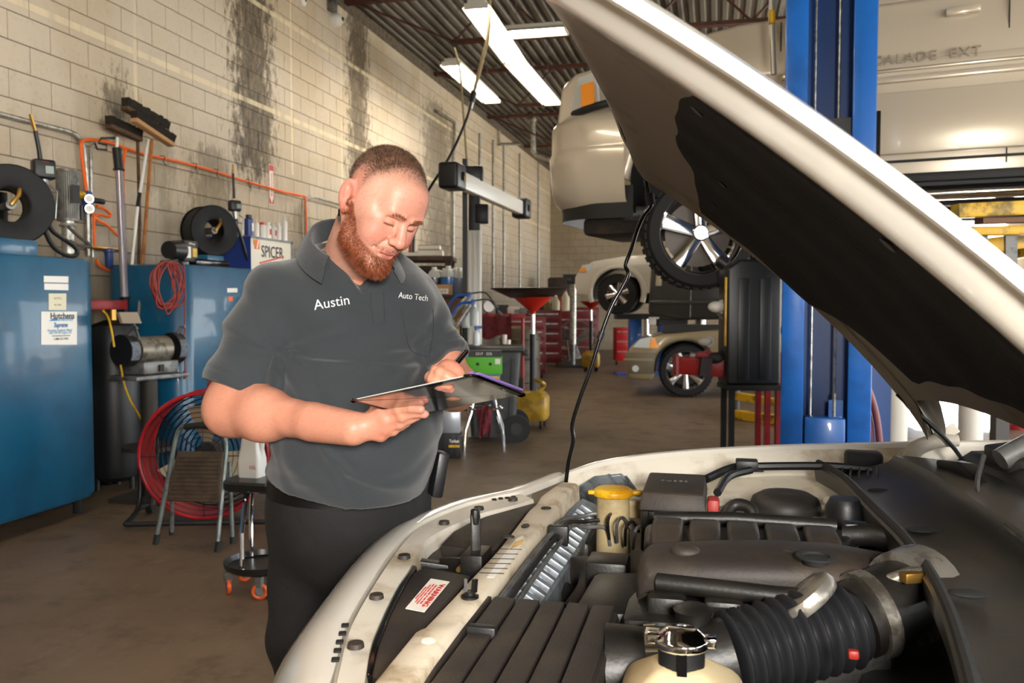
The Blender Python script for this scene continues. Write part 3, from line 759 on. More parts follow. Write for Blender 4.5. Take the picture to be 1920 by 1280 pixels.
fin.loft([[f0 + V(a, b, c) for a, b, c in r] for r in (((-.01, .03, .0), (.06, .03, .0), (.075, .03, -.05), (.0, .03, -.06)), ((.02, -.06, .01), (.07, -.08, .01), (.085, -.08, -.06), (.03, -.06, -.06)), ((.04, -.16, -.02), (.06, -.2, -.03), (.07, -.2, -.06), (.045, -.16, -.06)))]).build('cowl_fin', COWL, cow, bevel=.008)
fin2 = MB(); f1 = AZ(1850, 850, 1.03)
fin2.loft([[f1 + V(a, b, c) for a, b, c in r] for r in (((0, .03, .02), (.05, .0, .035), (.05, .0, -.06), (0, .03, -.06)), ((.02, -.1, .0), (.06, -.13, .01), (.06, -.13, -.07), (.02, -.1, -.07)))]).build('cowl_fin', COWL, cow, bevel=.006)
MB().tube([AZ(1845, 855, 1.03), AZ(1832, 905, 1.0), AZ(1842, 945, .985), AZ(1920, 1015, .985), AZ(1990, 1080, .985)], .006, 8, sm=4).build('cowl_edge_bead', GREYM, cow)
# windscreen with its lower moulding and wiper arm
wsb = [V(1.02, 2.62, 1.03), V(.93, 2.3, 1.04), V(.90, 1.88, 1.045), V(.93, 1.46, 1.04), V(1.02, 1.12, 1.03)]
MB().loft([wsb, [V(p.x + .75, 1.88 + (p.y - 1.88) * .84, p.z + .42) for p in wsb]], False, False).build('windscreen', GLASSD, car)
MB().tube(wsb, .012, 8).build('windscreen_seal', RUBBER, car)
MB().tube([V(.86, 2.62, 1.02), V(.88, 2.58, 1.05), V(.95, 2.2, 1.07), V(1.02, 1.8, 1.08)], .009, 8).build('wiper_arm', BLACK, car)
ap0, ap1 = AZ(1875, 862, 1.03), V(1.62, 2.62, 1.46)
MB().tube([ap0, ap0.lerp(ap1, .4) + V(0, 0, .03), ap1], .028, 10).build('a_pillar', GREYM, car)
MB().box2((.95, .98, .3), (2.2, 2.78, 1.0)).build('cabin_front', CARW, car, bevel=.04, seg=3)
# --- front wheels hidden in the arches
for y in (1.13, 2.63):
    MB().lathe([(.19, -.1), (.31, -.11), (.335, -.07), (.335, .07), (.31, .11), (.19, .1)], Matrix.Translation(V(.2, y, .335)) @ Matrix.Rotation(R(90), 4, 'X'), 28).build('wheel', RUBBER, car)
# --- hood
HA = math.atan2(.833, .872); HD = V(-math.cos(HA), 0, math.sin(HA)); HN = V(math.sin(HA), 0, math.cos(HA))
HH = V(.616, 0, 1.035); HY, HW = 1.80, .90
def hoodp(u, v, t=0.0, s_in=0.0):
    L = 1.206 + .05 * (1 - v * v)
    front = max(0.0, (abs(v) - .80) / .2); L -= .10 * front ** 2
    y = HY + v * (HW - .03 * u)
    y -= math.copysign(s_in, v) if v else 0
    no = .085 * (1 - abs(v) ** 3) * (1 - .45 * u) + .069 * 4 * u ** .8 * (1 - u ** .8)
    return HH + HD * (u * L) + HN * (no - t) + V(0, y, 0)
def u0(v): return .0 if abs(v) > .93 else (.115 if abs(v) < .80 else .115 * (.93 - abs(v)) / .13)
NU, NV = 26, 41
vs_ = [-1 + 2 * k / (NV - 1) for k in range(NV)]
vs_ = sorted(set(vs_ + [-.985, -.96, -.93, .93, .96, .985]))
def hu(u, v): return u0(v) * (1 - u) + u
hood = MB().loft([[hoodp(hu(i / NU, v), v) for v in vs_] for i in range(NU + 1)], False, False)
edge_ring = lambda t, s: [hoodp(hu(i / NU, -1), -1, t, s) for i in range(NU + 1)] + [hoodp(1, v, t, s if abs(v) > .9 else 0) for v in vs_[1:-1]] + [hoodp(hu(1 - i / NU, 1), 1, t, s) for i in range(NU + 1)]
hoodo = hood.build('hood', CARW, car, ang=60)
hp = thing  # keep name
# hem, dark sealing seam and raised inner frame
MB().loft([edge_ring(0, 0), edge_ring(.014, .001), edge_ring(.016, .008), edge_ring(.010, .012)], False, False).build('hood_hem', CARW, hoodo, ang=50)
MB().loft([edge_ring(.011, .010), edge_ring(.006, .014), edge_ring(.008, .022)], False, False).build('hood_seam', BLACKM, hoodo)
def inner(u, v):
    e = min((1 - abs(v)) * HW, (1 - u) * 1.2)       # distance to the edge
    t = .012 + .046 * min(1, max(0, (e - .016) / .06)) ** .8
    return hoodp(u, v, t)
NUi = 40
vin = [-.975 + 1.95 * k / 64 for k in range(65)]
MB().loft([[inner(hu(.01 + .97 * i / NUi, v), v) for v in vin] for i in range(NUi + 1)], False, False).build('inner_panel', UNDER_SHADE, hoodo, ang=60)
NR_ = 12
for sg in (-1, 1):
    MB().loft([[inner(hu(.01 + .97 * i / NUi, sg * v), sg * v) - HN * .0015 for v in [.978 - .165 * k / NR_ for k in range(NR_ + 1)]] for i in range(NUi + 1)], False, False).build('inner_rim', CARW if sg < 0 else UNDER_SHADE, hoodo, ang=60)  # near rim keeps the lit white, far rim takes the shaded tone
# felt pad with a wavy edge
pad_top, pad_bot = [], []
rows = []
NP, MP = 34, 40
for i in range(NP + 1):
    f = i / NP; row = []
    for j in range(MP + 1):
        g = -1 + 2 * j / MP
        uu = .16 + .60 * f + .004 * math.sin(9 * g) * (f > .5) + (.05 * (1 - abs(g)) if f > .5 else 0)
        vl = .80 + .006 * math.sin(14 * f) - .06 * max(0, f - .85) / .15
        if g > 0: vl += .13 * min(1, max(0, (f - .25) / .2)) - .12 * max(0, (.25 - f) / .25)
        row.append(hoodp(uu, g * vl, .062 - .010 * (max(abs(g), abs(2 * f - 1)) > .98) + .004 * math.sin(12 * f + 5 * g) * math.cos(9 * g)))
    rows.append(row)
MB().loft(rows, False, False).build('insulator_pad', PAD, hoodo, recalc=False)
for uu, vv in ((.74, -.60), (.70, .2), (.5, -.76), (.25, -.7), (.72, .62)):
    c = hoodp(uu, vv, .066); MB().lathe([(.012, 0), (.012, .003), (.005, .006), (0, .006)], frame(c, (0, 1, 0), (HN.cross(V(0, 1, 0)))), 12).build('pad_clip', BLACK, hoodo)
for uu in (.28, .36, .5, .62):
    c = hoodp(uu, .985, .02); MB().box(c, (.05, .014, .02), M=Matrix.Rotation(HA, 4, 'Y')).build('edge_bumper', RUBBER, hoodo, bevel=.004)
# hinges
for y, s in ((2.66, 1), (.98, -1)):
    hb = V(.50, y + .03 * s, .955)
    hg = MB().bar(hb, V(.66, y, 1.07), .006, .03, up=(0, 0, 1)).build('hinge_arm', BAYW, hoodo)
    pts = [V(.53, y - .02 * s, .93), V(.545, y - .02 * s, 1.0), V(.60, y - .02 * s, 1.03), V(.66, y - .02 * s, 1.035)]
    MB().tube(pts, [.02, .024, .02, .016], 10, sm=4).build('hinge_strap', BAYW, hoodo)
    MB().box(V(.56, y - .0 * s, .93), (.16, .05, .025)).build('hinge_plate', BAYW, hoodo, bevel=.006)
MB().tube([hoodp(.15, .9, .06), V(.64, 2.60, 1.02), V(.67, 2.58, .95)], .006, 8, sm=4).build('washer_tube', BLACK, hoodo)
MB().box(V(.42, 2.68, .965), (.10, .07, .05)).build('fender_cap', RUBBER, car, bevel=.012)
# prop rod
rod = [(1236, 326), (1216, 322), (1211, 336), (1216, 362), (1222, 382), (1208, 402), (1196, 428), (1184, 466), (1173, 497), (1178, 514), (1166, 540), (1147, 574), (1128, 625), (1108, 690), (1088, 745), (1073, 795), (1075, 826), (1066, 866), (1060, 912)]
MB().tube([AD(px, py, 2.60 + .05 * k / 18) for k, (px, py) in enumerate(rod)], .0062, 10, sm=4).build('prop_rod', BLACKG, car)
MB().tube([AD(1218, 362, 2.61), AD(1222, 384, 2.61)], .011, 10).build('prop_rod_grip', RUBBER, car)
MB().tube([AD(1129, 622, 2.63), AD(1124, 636, 2.63)], .011, 10).build('prop_rod_clip', BLACK, car)
# ------------------------------------------------------------------ implicit-surface modelling for the mechanic
class SDF:
    def __init__(s, lo, hi, h, u=1.0):
        s.u = u
        s.lo = np.array(lo, np.float64); s.h = h
        s.n = np.ceil((np.array(hi) - s.lo) / h).astype(int) + 1
        s.F = np.full(s.n, 0.08, np.float32)
        s.ax = [s.lo[i] + h * np.arange(s.n[i]) for i in range(3)]
    def sub(s, lo, hi):
        i0 = np.clip(np.floor((np.array(lo) - s.lo) / s.h).astype(int), 0, s.n); i1 = np.clip(np.ceil((np.array(hi) - s.lo) / s.h).astype(int) + 1, 0, s.n)
        if np.any(i1 <= i0): return None, None
        sl = tuple(slice(a, b) for a, b in zip(i0, i1))
        X, Y, Z = np.meshgrid(*[s.ax[i][sl[i]] for i in range(3)], indexing='ij')
        return sl, (X, Y, Z)
    def blend(s, sl, d, k, op):
        a = s.F[sl]
        if op == '+':
            if k <= 0: s.F[sl] = np.minimum(a, d); return
            h = np.clip(.5 + .5 * (a - d) / k, 0, 1); s.F[sl] = a * (1 - h) + d * h - k * h * (1 - h)
        else:
            d = -d
            if k <= 0: s.F[sl] = np.maximum(a, d); return
            h = np.clip(.5 - .5 * (a - d) / k, 0, 1); s.F[sl] = a * (1 - h) + d * h + k * h * (1 - h)
    def ell(s, c, r, k=.02, op='+', rot=None):
        c = np.array(c); r = np.array(r, float) * s.u; k *= s.u; m = max(r) + k + .03
        sl, P = s.sub(c - m, c + m)
        if sl is None: return s
        q = [P[i] - c[i] for i in range(3)]
        if rot is not None:
            A = np.array(rot.transposed()); q = [A[i][0] * q[0] + A[i][1] * q[1] + A[i][2] * q[2] for i in range(3)]
        k0 = np.sqrt(sum((q[i] / r[i]) ** 2 for i in range(3))); k1 = np.sqrt(sum((q[i] / r[i] ** 2) ** 2 for i in range(3)))
        s.blend(sl, k0 * (k0 - 1) / np.maximum(k1, 1e-9), k, op); return s
    def cap(s, a, b, ra, rb=None, k=.02, op='+', cut=None):
        rb = ra if rb is None else rb; ra *= s.u; rb *= s.u; k *= s.u; a = np.array(a, float); b = np.array(b, float); m = max(ra, rb) + k + .03
        sl, P = s.sub(np.minimum(a, b) - m, np.maximum(a, b) + m)
        if sl is None: return s
        d = b - a; L = max(1e-9, d @ d)
        t = np.clip(sum((P[i] - a[i]) * d[i] for i in range(3)) / L, 0, 1)
        dist = np.sqrt(sum((P[i] - a[i] - d[i] * t) ** 2 for i in range(3))) - (ra + (rb - ra) * t)
        if cut is not None:      # (point, normal): keep the side the normal points away from
            p0, n0 = cut; dist = np.maximum(dist, sum((P[i] - p0[i]) * n0[i] for i in range(3)))
        s.blend(sl, dist, k, op); return s
    def mesh(s):
        F = s.F; S = F < 0
        c = np.zeros(s.n - 1, np.int8)
        for dx in (0, 1):
            for dy in (0, 1):
                for dz in (0, 1): c += S[dx:dx + s.n[0] - 1, dy:dy + s.n[1] - 1, dz:dz + s.n[2] - 1]
        act = (c > 0) & (c < 8); I, J, K = np.nonzero(act)
        idx = np.full(act.shape, -1, np.int32); idx[I, J, K] = np.arange(len(I))
        cor = [(x, y, z) for x in (0, 1) for y in (0, 1) for z in (0, 1)]
        val = np.stack([F[I + x, J + y, K + z] for x, y, z in cor], 1)
        acc = np.zeros((len(I), 3)); cnt = np.zeros(len(I))
        for a in range(8):
            for b in range(a + 1, 8):
                df = np.array(cor[b]) - np.array(cor[a])
                if abs(df).sum() != 1: continue
                va, vb = val[:, a], val[:, b]; m = (va < 0) != (vb < 0)
                t = va[m] / (va[m] - vb[m]); acc[m] += np.array(cor[a]) + t[:, None] * df; cnt[m] += 1
        v = s.lo + (np.stack([I, J, K], 1) + acc / cnt[:, None]) * s.h
        faces = []
        for ax in range(3):
            o = [(ax + 1) % 3, (ax + 2) % 3]
            A = [slice(None)] * 3; B = [slice(None)] * 3
            A[ax] = slice(0, -1); B[ax] = slice(1, None)
            sa, sb = S[tuple(A)], S[tuple(B)]
            ch = sa != sb; e = np.stack(np.nonzero(ch), 1); sg = sa[ch]
            ok = (e[:, o[0]] > 0) & (e[:, o[1]] > 0) & (e[:, o[0]] < act.shape[o[0]]) & (e[:, o[1]] < act.shape[o[1]])
            e, sg = e[ok], sg[ok]; q = []
            for d0, d1 in ((-1, -1), (0, -1), (0, 0), (-1, 0)):
                w = e.copy(); w[:, o[0]] += d0; w[:, o[1]] += d1; q.append(idx[w[:, 0], w[:, 1], w[:, 2]])
            q = np.stack(q, 1); q[~sg] = q[~sg][:, ::-1]; faces.append(q)
        return v, np.concatenate(faces)
def vnormals(v, f):
    n = np.zeros_like(v); a = np.cross(v[f[:, 2]] - v[f[:, 0]], v[f[:, 3]] - v[f[:, 1]])
    for i in range(4): np.add.at(n, f[:, i], a)
    return n / np.maximum(np.linalg.norm(n, axis=1), 1e-12)[:, None]
def relax(v, f, it=1, w=.5):
    for _ in range(it):
        acc = np.zeros_like(v); c = np.zeros(len(v))
        for i in range(4):
            np.add.at(acc, f[:, i], v[f[:, (i + 1) % 4]] + v[f[:, i - 1]]); np.add.at(c, f[:, i], 2)
        v = v * (1 - w) + w * acc / np.maximum(c, 1)[:, None]
    return v
def noise3(p, sc, seed=0):
    """cheap smooth pseudo-noise on points, roughly -1..1"""
    rs = np.random.RandomState(seed); out = np.zeros(len(p))
    for k in range(6):
        d = rs.normal(size=3); d /= np.linalg.norm(d); out += np.sin(p @ d * sc * (0.7 + .25 * k) + rs.rand() * 6.28)
    return out / 3.2
YAWM = np.array(((_cy, -_sy, 0), (_sy, _cy, 0), (0, 0, 1)))
def np_obj(name, v, f, mat_, parent, attrs=None, frame_=True):
    w = v @ YAWM.T if frame_ else v
    I = np.array(WM[parent.name].inverted()); w = w @ I[:3, :3].T + I[:3, 3]
    me = bpy.data.meshes.new(name)
    me.from_pydata(w.tolist(), [], f.tolist())
    me.polygons.foreach_set('use_smooth', [True] * len(me.polygons))
    if attrs:
        for an, col in attrs.items():
            at = me.color_attributes.new(an, 'FLOAT_COLOR', 'POINT')
            at.data.foreach_set('color', np.concatenate([col, np.ones((len(col), 1))], 1).astype(np.float32).ravel())
    me.materials.append(mat_)
    return mesh_obj(name, me, parent)
def LP(px, py, D):
    a = (px - 960) / FPX; u = (640 - py) / FPX
    ly, lz = _cp + u * _sp, -_sp + u * _cp
    return np.array((a * D / ly, D, CAM_H + lz * D / ly))
def yf(p): return Vector((p[0] * _cy - p[1] * _sy, p[0] * _sy + p[1] * _cy, p[2]))

MS = 1.08      # the man stands a little behind the nose of the car
def LM(px, py, D): return LP(px, py, D * MS)
# ------------------------------------------------------------------ mechanic
foot = yf(np.array((-.39, 2.42, 0)))
man = thing('person', 'bearded man in a grey polo shirt and black trousers writing on a clipboard', 'person', foot, CAM_YAW)
m, t, p = new_mat('skin'); SKIN = m
at_ = t.node('ShaderNodeAttribute', attribute_name='tint')
vec = t.node('ShaderNodeTexCoord').outputs['Object']
sp_ = t.math('MULTIPLY', t.step(t.noise(vec, 140, 4, .6), .45, .75), .22)
t.l.new(t.mix(sp_, at_.outputs['Color'], lin('#a05a42')), p.inputs['Base Color'])
p.inputs['Roughness'].default_value = 0.46; p.inputs['Specular IOR Level'].default_value = 0.4
bmp = t.node('ShaderNodeBump'); bmp.inputs['Strength'].default_value = .05; bmp.inputs['Distance'].default_value = .004
t.l.new(t.noise(vec, 420, 3, .5), bmp.inputs['Height']); t.l.new(bmp.outputs[0], p.inputs['Normal'])
def L3(h): return np.array(lin(h)[:3])

# --- head in its own frame: -y is the face, x to his left
def RM(ax, a): return np.array(Matrix.Rotation(a, 3, ax))
HROT = RM('Y', R(15)) @ RM('Z', R(50)) @ RM('X', R(23))
HSC = 1.0
HC = LM(711, 390, 1.90)
def h2b(p): return HC + (HROT @ (np.array(p, float) * HSC))
def b2h(p): return ((p - HC) @ HROT) / HSC
hd = SDF((-.12, -.16, -.20), (.12, .13, .17), .0021)
hd.ell((0, .012, .052), (.079, .098, .088), .0)
hd.ell((0, -.028, -.005), (.069, .066, .085), .03)
hd.ell((0, -.045, -.07), (.056, .045, .05), .03)
for s in (-1, 1):
    hd.cap((s * .056, .010, -.045), (s * .048, -.02, -.082), .016, .016, .03)       # jaw corners
    hd.cap((s * .047, -.02, -.084), (s * .018, -.078, -.106), .019, .018, .025)
    hd.ell((s * .040, -.068, -.030), (.028, .024, .028), .03)                      # cheeks
    hd.ell((s * .045, -.062, .004), (.024, .02, .016), .02)                        # cheek bones
    hd.ell((s * .066, -.012, .03), (.016, .04, .05), .03)
hd.ell((0, -.086, -.110), (.023, .019, .018), .022)                                # chin
hd.cap((-.036, -.080, .033), (.036, -.080, .033), .017, .017, .022)                # brow
hd.ell((0, -.062, .065), (.056, .036, .04), .03)                                   # forehead
for s in (-1, 1):
    hd.ell((s * .031, -.101, .009), (.018, .011, .010), .014, '-')                 # sockets
    hd.ell((s * .031, -.0815, .0075), (.0165, .0125, .0125), .004)                 # lids
    hd.cap((s * .018, -.0935, .0005), (s * .044, -.0885, .0005), .0011, .0011, .003, '-')
    hd.cap((s * .017, -.0935, .015), (s * .045, -.0880, .016), .0012, .0012, .006, '-')
    hd.cap((s * .014, -.1005, .029), (s * .042, -.0935, .033), .006, .005, .010)   # eyebrow ridge
hd.cap((0, -.093, .022), (0, -.116, -.022), .0085, .0125, .012)                    # nose
hd.ell((0, -.118, -.027), (.0125, .0115, .0105), .008)
for s in (-1, 1):
    hd.ell((s * .0135, -.106, -.030), (.0085, .0105, .0085), .007)
    hd.ell((s * .0068, -.1125, -.0385), (.0042, .0058, .0032), .003, '-')
    hd.cap((s * .020, -.098, -.034), (s * .034, -.086, -.060), .0016, .0012, .010, '-')   # smile folds
hd.ell((0, -.092, -.058), (.026, .013, .016), .014)
hd.cap((-.022, -.0945, -.0625), (.022, -.0945, -.0625), .0045, .0045, .006)
hd.cap((-.012, -.0975, -.0615), (.012, -.0975, -.0615), .0040, .0040, .005)
hd.cap((-.016, -.0960, -.0730), (.016, -.0960, -.0730), .0048, .0048, .006)
for s in (-1, 1):
    hd.cap((s * .030, -.0885, -.0590), (s * .016, -.0985, -.0660), .0012, .0014, .003, '-'); hd.cap((s * .016, -.0985, -.0660), (0, -.105, -.0680), .0014, .0015, .003, '-')
for s in (-1, 1):                                                                  # ears
    er = Matrix.Rotation(R(-24 * s), 3, 'Z') @ Matrix.Rotation(R(-12), 3, 'X')
    hd.ell((s * .0885, .014, .004), (.0085, .0225, .036), .006, rot=er)
    hd.ell((s * .0985, .010, .007), (.0105, .0145, .025), .004, '-', rot=er)
    hd.ell((s * .0925, .018, .004), (.0045, .005, .016), .004, rot=er)
    hd.ell((s * .085, .004, -.029), (.0075, .010, .011), .006, rot=er)
    hd.ell((s * .088, -.006, -.006), (.006, .0045, .008), .005)
NB = LM(652, 500, 2.06)
nb = b2h(NB[None])[0]
hd.cap((0, .032, -.045), nb, .058, .070, .03)
hd.cap((0, -.03, -.085), nb + np.array((0, -.03, .01)), .035, .05, .04)
hv, hf = hd.mesh(); hv = relax(hv, hf, 1, .35)
hn = vnormals(hv, hf)
def sst(x, a, b): q = np.clip((x - a) / (b - a), 0, 1); return q * q * (3 - 2 * q)
def hairline(x, y):
    return np.interp(y, [-.12, -.095, -.08, -.065, -.05, -.035, -.022, -.01, .0, .03, .05, .10], [.2, .105, .092, .088, .084, .062, .030, .010, .030, .034, -.01, -.055])
def beard_top(x, y):
    return np.interp(y, [-.13, -.105, -.09, -.075, -.055, -.035, -.02, -.005], [-.083, -.080, -.072, -.062, -.054, -.038, -.012, .012])
x, y, z = hv.T
hairm = sst(z - hairline(x, y), -.004, .030)
fade = sst(z - hairline(x, y), .012, .075) * .75 + .25 * sst(z, .06, .11)
lip = ((np.abs(x) < .0245 - 0) & (y < -.089) & (np.abs(z + .0675 - 8 * x * x) < .0085 - .00022 * np.abs(x) / .001)).astype(float)
beardm = sst(beard_top(x, y) - z, -.003, .008) * sst(.004 - y, -.006, .012) * sst(z + np.clip(y + .05, 0, .06) * -.75, -.140, -.122)
stache = (sst(-z, .046, .050) * sst(z, -.062, -.058) * (np.abs(x) < .034) * (y < -.085)).astype(float) * .55
beardm = np.maximum(beardm, stache) * (1 - lip)
base = L3('#d8a08b'); col = np.tile(base, (len(hv), 1))
def tint(col, msk, c, a): k = (np.clip(msk, 0, 1) * a)[:, None]; return col * (1 - k) + L3(c) * k
cheek = np.exp(-(((np.abs(x) - .045) / .028) ** 2 + ((y + .07) / .04) ** 2 + ((z + .025) / .03) ** 2))
col = tint(col, cheek, '#d4705f', .75)
col = tint(col, np.exp(-((x / .016) ** 2 + ((y + .116) / .02) ** 2 + ((z + .025) / .018) ** 2)), '#d4705f', .7)
col = tint(col, (np.abs(x) > .078) * 1.0 * sst(.03 - np.abs(y - .012), 0, .01), '#d9796a', .6)
col = tint(col, np.exp(-(((z - .06) / .05) ** 2)) * (y < -.05), '#e0927c', .5)
col = tint(col, lip, '#c0625a', .7)
col = tint(col, beardm, '#8a4a2c', .62)
col = tint(col, hairm * fade, '#5b4434', .85)
col = tint(col, hairm * (1 - fade), '#b58d78', .5)
lash = np.zeros(len(hv))
for s in (-1, 1): lash = np.maximum(lash, (np.abs(z - .0005) < .0022) * (np.abs(s * x - .031) < .0145) * (y < -.083))
col = tint(col, lash, '#5a3428', .8)
crease = np.zeros(len(hv))
slit = (np.abs(z + .0665) < .0013) * (np.abs(x) < .022) * (y < -.09)
col = tint(col, slit, '#7a2e2e', .7)
head_v = HC + (hv * HSC) @ HROT.T

# --- arms and hands (in the camera-yaw frame)
S_r, E_r, W_r = LM(526, 562, 2.0), LM(432, 768, 1.93), LM(662, 803, 1.755)
S_l, E_l, W_l = LM(768, 560, 2.17), LM(852, 728, 2.06), LM(850, 716, 1.66)
ar = SDF(np.minimum(np.minimum(S_r, E_r), W_r) - .13, np.maximum(np.maximum(S_r, E_r), LM(800, 790, 1.70)) + .11, .0032, MS)
ar.cap(S_r, E_r, .066, .055, .0)
ar.ell(E_r + np.array((.012, .0, .004)), (.052, .05, .05), .03)
mid = E_r * .68 + W_r * .32
ar.cap(E_r, mid, .050, .048, .03); ar.cap(mid + np.array((0, 0, .004)), W_r, .047, .029, .03); ar.cap(W_r * .7 + E_r * .3, W_r, .036, .031, .02); ar.cap(S_r + (E_r - S_r) * .86 + np.array((.008, 0, 0)), E_r * .74 + W_r * .26, .042, .042, .05)
fing = [[(716, 776, 1.745), (747, 768, 1.728), (771, 765, 1.715), (789, 767, 1.708)],
        [(724, 789, 1.742), (754, 781, 1.730), (779, 774, 1.722), (796, 776, 1.718)],
        [(723, 803, 1.748), (750, 794, 1.740), (770, 785, 1.735), (783, 780, 1.735)],
        [(714, 816, 1.757), (737, 808, 1.752), (753, 799, 1.750), (764, 793, 1.750)]]
frad = [.0110, .0112, .0105, .0092]
def hand(sd, W, fingers, rads, thumb, palm_r=.017):
    for fg, rr in zip(fingers, rads):
        P = [LM(*q) for q in fg]
        sd.cap(W + (P[0] - W) * .15, P[0], palm_r, rr + .0035, .012)
        for i in range(3): sd.cap(P[i], P[i + 1], rr * (1.0 - .07 * i), rr * (.95 - .07 * i), .0035)
        sd.ell(P[0], (rr * 1.25,) * 3, .008); sd.ell(P[1], (rr * 1.06,) * 3, .004)
    P = [LM(*q) for q in thumb]
    sd.cap(W + (P[0] - W) * .2, P[0], .018, .015, .012); sd.cap(P[0], P[1], .014, .0125, .006); sd.cap(P[1], P[2], .0125, .010, .004)
hand(ar, W_r, fing, frad, [(692, 786, 1.775), (706, 766, 1.80), (726, 752, 1.80)])
av, af = ar.mesh(); av = relax(av, af, 1, .4)
al = SDF(np.minimum(np.minimum(S_l, E_l), LM(800, 740, 1.52)) - .10, np.maximum(np.maximum(S_l, E_l), W_l) + .10, .0032, MS)
al.cap(S_l, E_l, .062, .052, .0); al.cap(E_l, E_l * .6 + W_l * .4, .05, .047, .02); al.cap(E_l * .6 + W_l * .4, W_l, .046, .031, .03)
HWp = LM(842, 706, 1.60)
al.cap(W_l, HWp, .031, .027, .02)
fl = [[(836, 690, 1.585), (818, 697, 1.55), (810, 711, 1.545), (818, 721, 1.555)],
      [(842, 690, 1.57), (826, 700, 1.54), (818, 714, 1.54), (824, 724, 1.55)],
      [(850, 695, 1.56), (838, 706, 1.535), (830, 718, 1.54), (835, 727, 1.55)],
      [(857, 702, 1.555), (848, 712, 1.535), (841, 722, 1.54), (845, 729, 1.55)]]
hand(al, W_l, fl, [.0102, .0105, .010, .009], [(822, 702, 1.61), (809, 708, 1.59), (812, 719, 1.565)], .018)
lv, lf = al.mesh(); lv = relax(lv, lf, 1, .4)
def armcol(v, f, W, tips):
    c = np.tile(L3('#ca8b72'), (len(v), 1)); n = noise3(v, 60, 3)
    c = tint(c, sst(n, .1, .9), '#c07f68', .5)
    for fg in tips:
        q = LM(*fg[0]); c = tint(c, np.exp(-(np.linalg.norm(v - q, axis=1) / .016) ** 2), '#c8604f', .55)
        q = LM(*fg[3]); c = tint(c, np.exp(-(np.linalg.norm(v - q, axis=1) / .012) ** 2), '#d98f84', .6)
    return c
# --- torso under the shirt
tz = R(28)
TR = Matrix.Rotation(tz, 3, 'Z')
CH, BE, HI = LM(664, 610, 2.085), LM(660, 800, 2.055), LM(652, 935, 2.11)
FWD = np.array((math.sin(tz), -math.cos(tz), 0)); LEFT = np.array((math.cos(tz), math.sin(tz), 0))
def torso(sd, o, bits=True):
    sd.ell(CH, (.185 + o, .125 + o, .20 + o), .05, rot=TR)
    sd.ell(BE + FWD * .03, (.188 + o, .165 + o, .20 + o), .08, rot=TR)
    sd.ell(HI, (.185 + o, .150 + o, .16 + o), .08, rot=TR)
    sd.cap(S_r + LEFT * .03 + np.array((0, 0, -.015)), S_l - LEFT * .03 + np.array((0, 0, -.015)), .074 + o, .068 + o, .05)
    sd.cap(NB + np.array((0, .02, -.03)), S_r + LEFT * .05 + np.array((0, 0, .02)), .052 + o, .052 + o, .05)
    sd.cap(NB + np.array((0, .02, -.03)), S_l - LEFT * .05 + np.array((0, 0, .02)), .052 + o, .052 + o, .05)
    for s in (-1, 1): sd.ell(CH + LEFT * .085 * s + FWD * .075 + np.array((0, 0, .03)), (.085 + o, .055 + o, .075 + o), .05, rot=TR)
tb_ = SDF(LM(660, 960, 2.1) - np.array((.34, .30, .02)), LM(660, 470, 2.1) + np.array((.36, .34, .06)), .010, MS)
torso(tb_, -.004)
tb_.F[:, :, tb_.ax[2] < LM(660, 880, 2.0)[2]] = .05
tv, tf = tb_.mesh()
parts = [(head_v, hf, col), (av, af, armcol(av, af, W_r, fing)), (lv, lf, armcol(lv, lf, W_l, fl)), (tv, tf, np.tile(L3('#ca8b72'), (len(tv), 1)))]
allv, allf, allc, b = [], [], [], 0
for v, f, c in parts: allv.append(v); allf.append(f + b); allc.append(c); b += len(v)
np_obj('body', np.concatenate(allv), np.concatenate(allf), SKIN, man, {'tint': np.concatenate(allc)})

# --- hair and beard strands
def strands(name, mask, count, L, w, lean, mat_, seed, jit=.5):
    rs = np.random.RandomState(seed)
    fm = mask[hf].mean(1); A = np.linalg.norm(np.cross(hv[hf[:, 2]] - hv[hf[:, 0]], hv[hf[:, 3]] - hv[hf[:, 1]]), axis=1) * fm
    pick = rs.choice(len(hf), count, p=A / A.sum())
    uv = rs.rand(count, 2); q = hv[hf[pick]]
    P = ((1 - uv[:, :1]) * (1 - uv[:, 1:]) * q[:, 0] + uv[:, :1] * (1 - uv[:, 1:]) * q[:, 1] + uv[:, :1] * uv[:, 1:] * q[:, 2] + (1 - uv[:, :1]) * uv[:, 1:] * q[:, 3])
    N = hn[hf[pick, 0]]; M_ = fm[pick]
    D = N + np.array(lean) + rs.normal(size=(count, 3)) * jit * .6; D /= np.linalg.norm(D, axis=1)[:, None]
    T = np.cross(D, rs.normal(size=(count, 3))); T /= np.linalg.norm(T, axis=1)[:, None]
    ln = (L * (.55 + .6 * rs.rand(count)) * (.35 + .65 * M_) * (.6 + .7 * sst(-P[:, 2], .06, .12) if name == 'beard' else 1.0))[:, None] if name == 'beard' else (L * (.55 + .6 * rs.rand(count)) * (.35 + .65 * M_))[:, None]
    v = np.concatenate([P - N * .001 - T * w, P - N * .001 + T * w, P + D * ln], 1).reshape(-1, 3)
    f = np.arange(count * 3).reshape(-1, 3)
    o = np_obj(name, HC + (v * HSC) @ HROT.T, f, mat_, man); o['kind'] = 'stuff'
HAIRM = mat('hair_brown', '#4b3628', 0.5, 0, '#6b4d35', 60)
BEARDM = mat('beard_ginger', '#8c4420', 0.5, 0, '#5f3018', 50, lo=.4, hi=.7)
strands('hair', hairm * fade ** 1.2, 17000, .0085, .00042, (0, .15, .1), HAIRM, 1, .4)
strands('beard', beardm, 12000, .011, .00042, (0, -.1, -.75), BEARDM, 2, .55)
browm = np.zeros(len(hv))
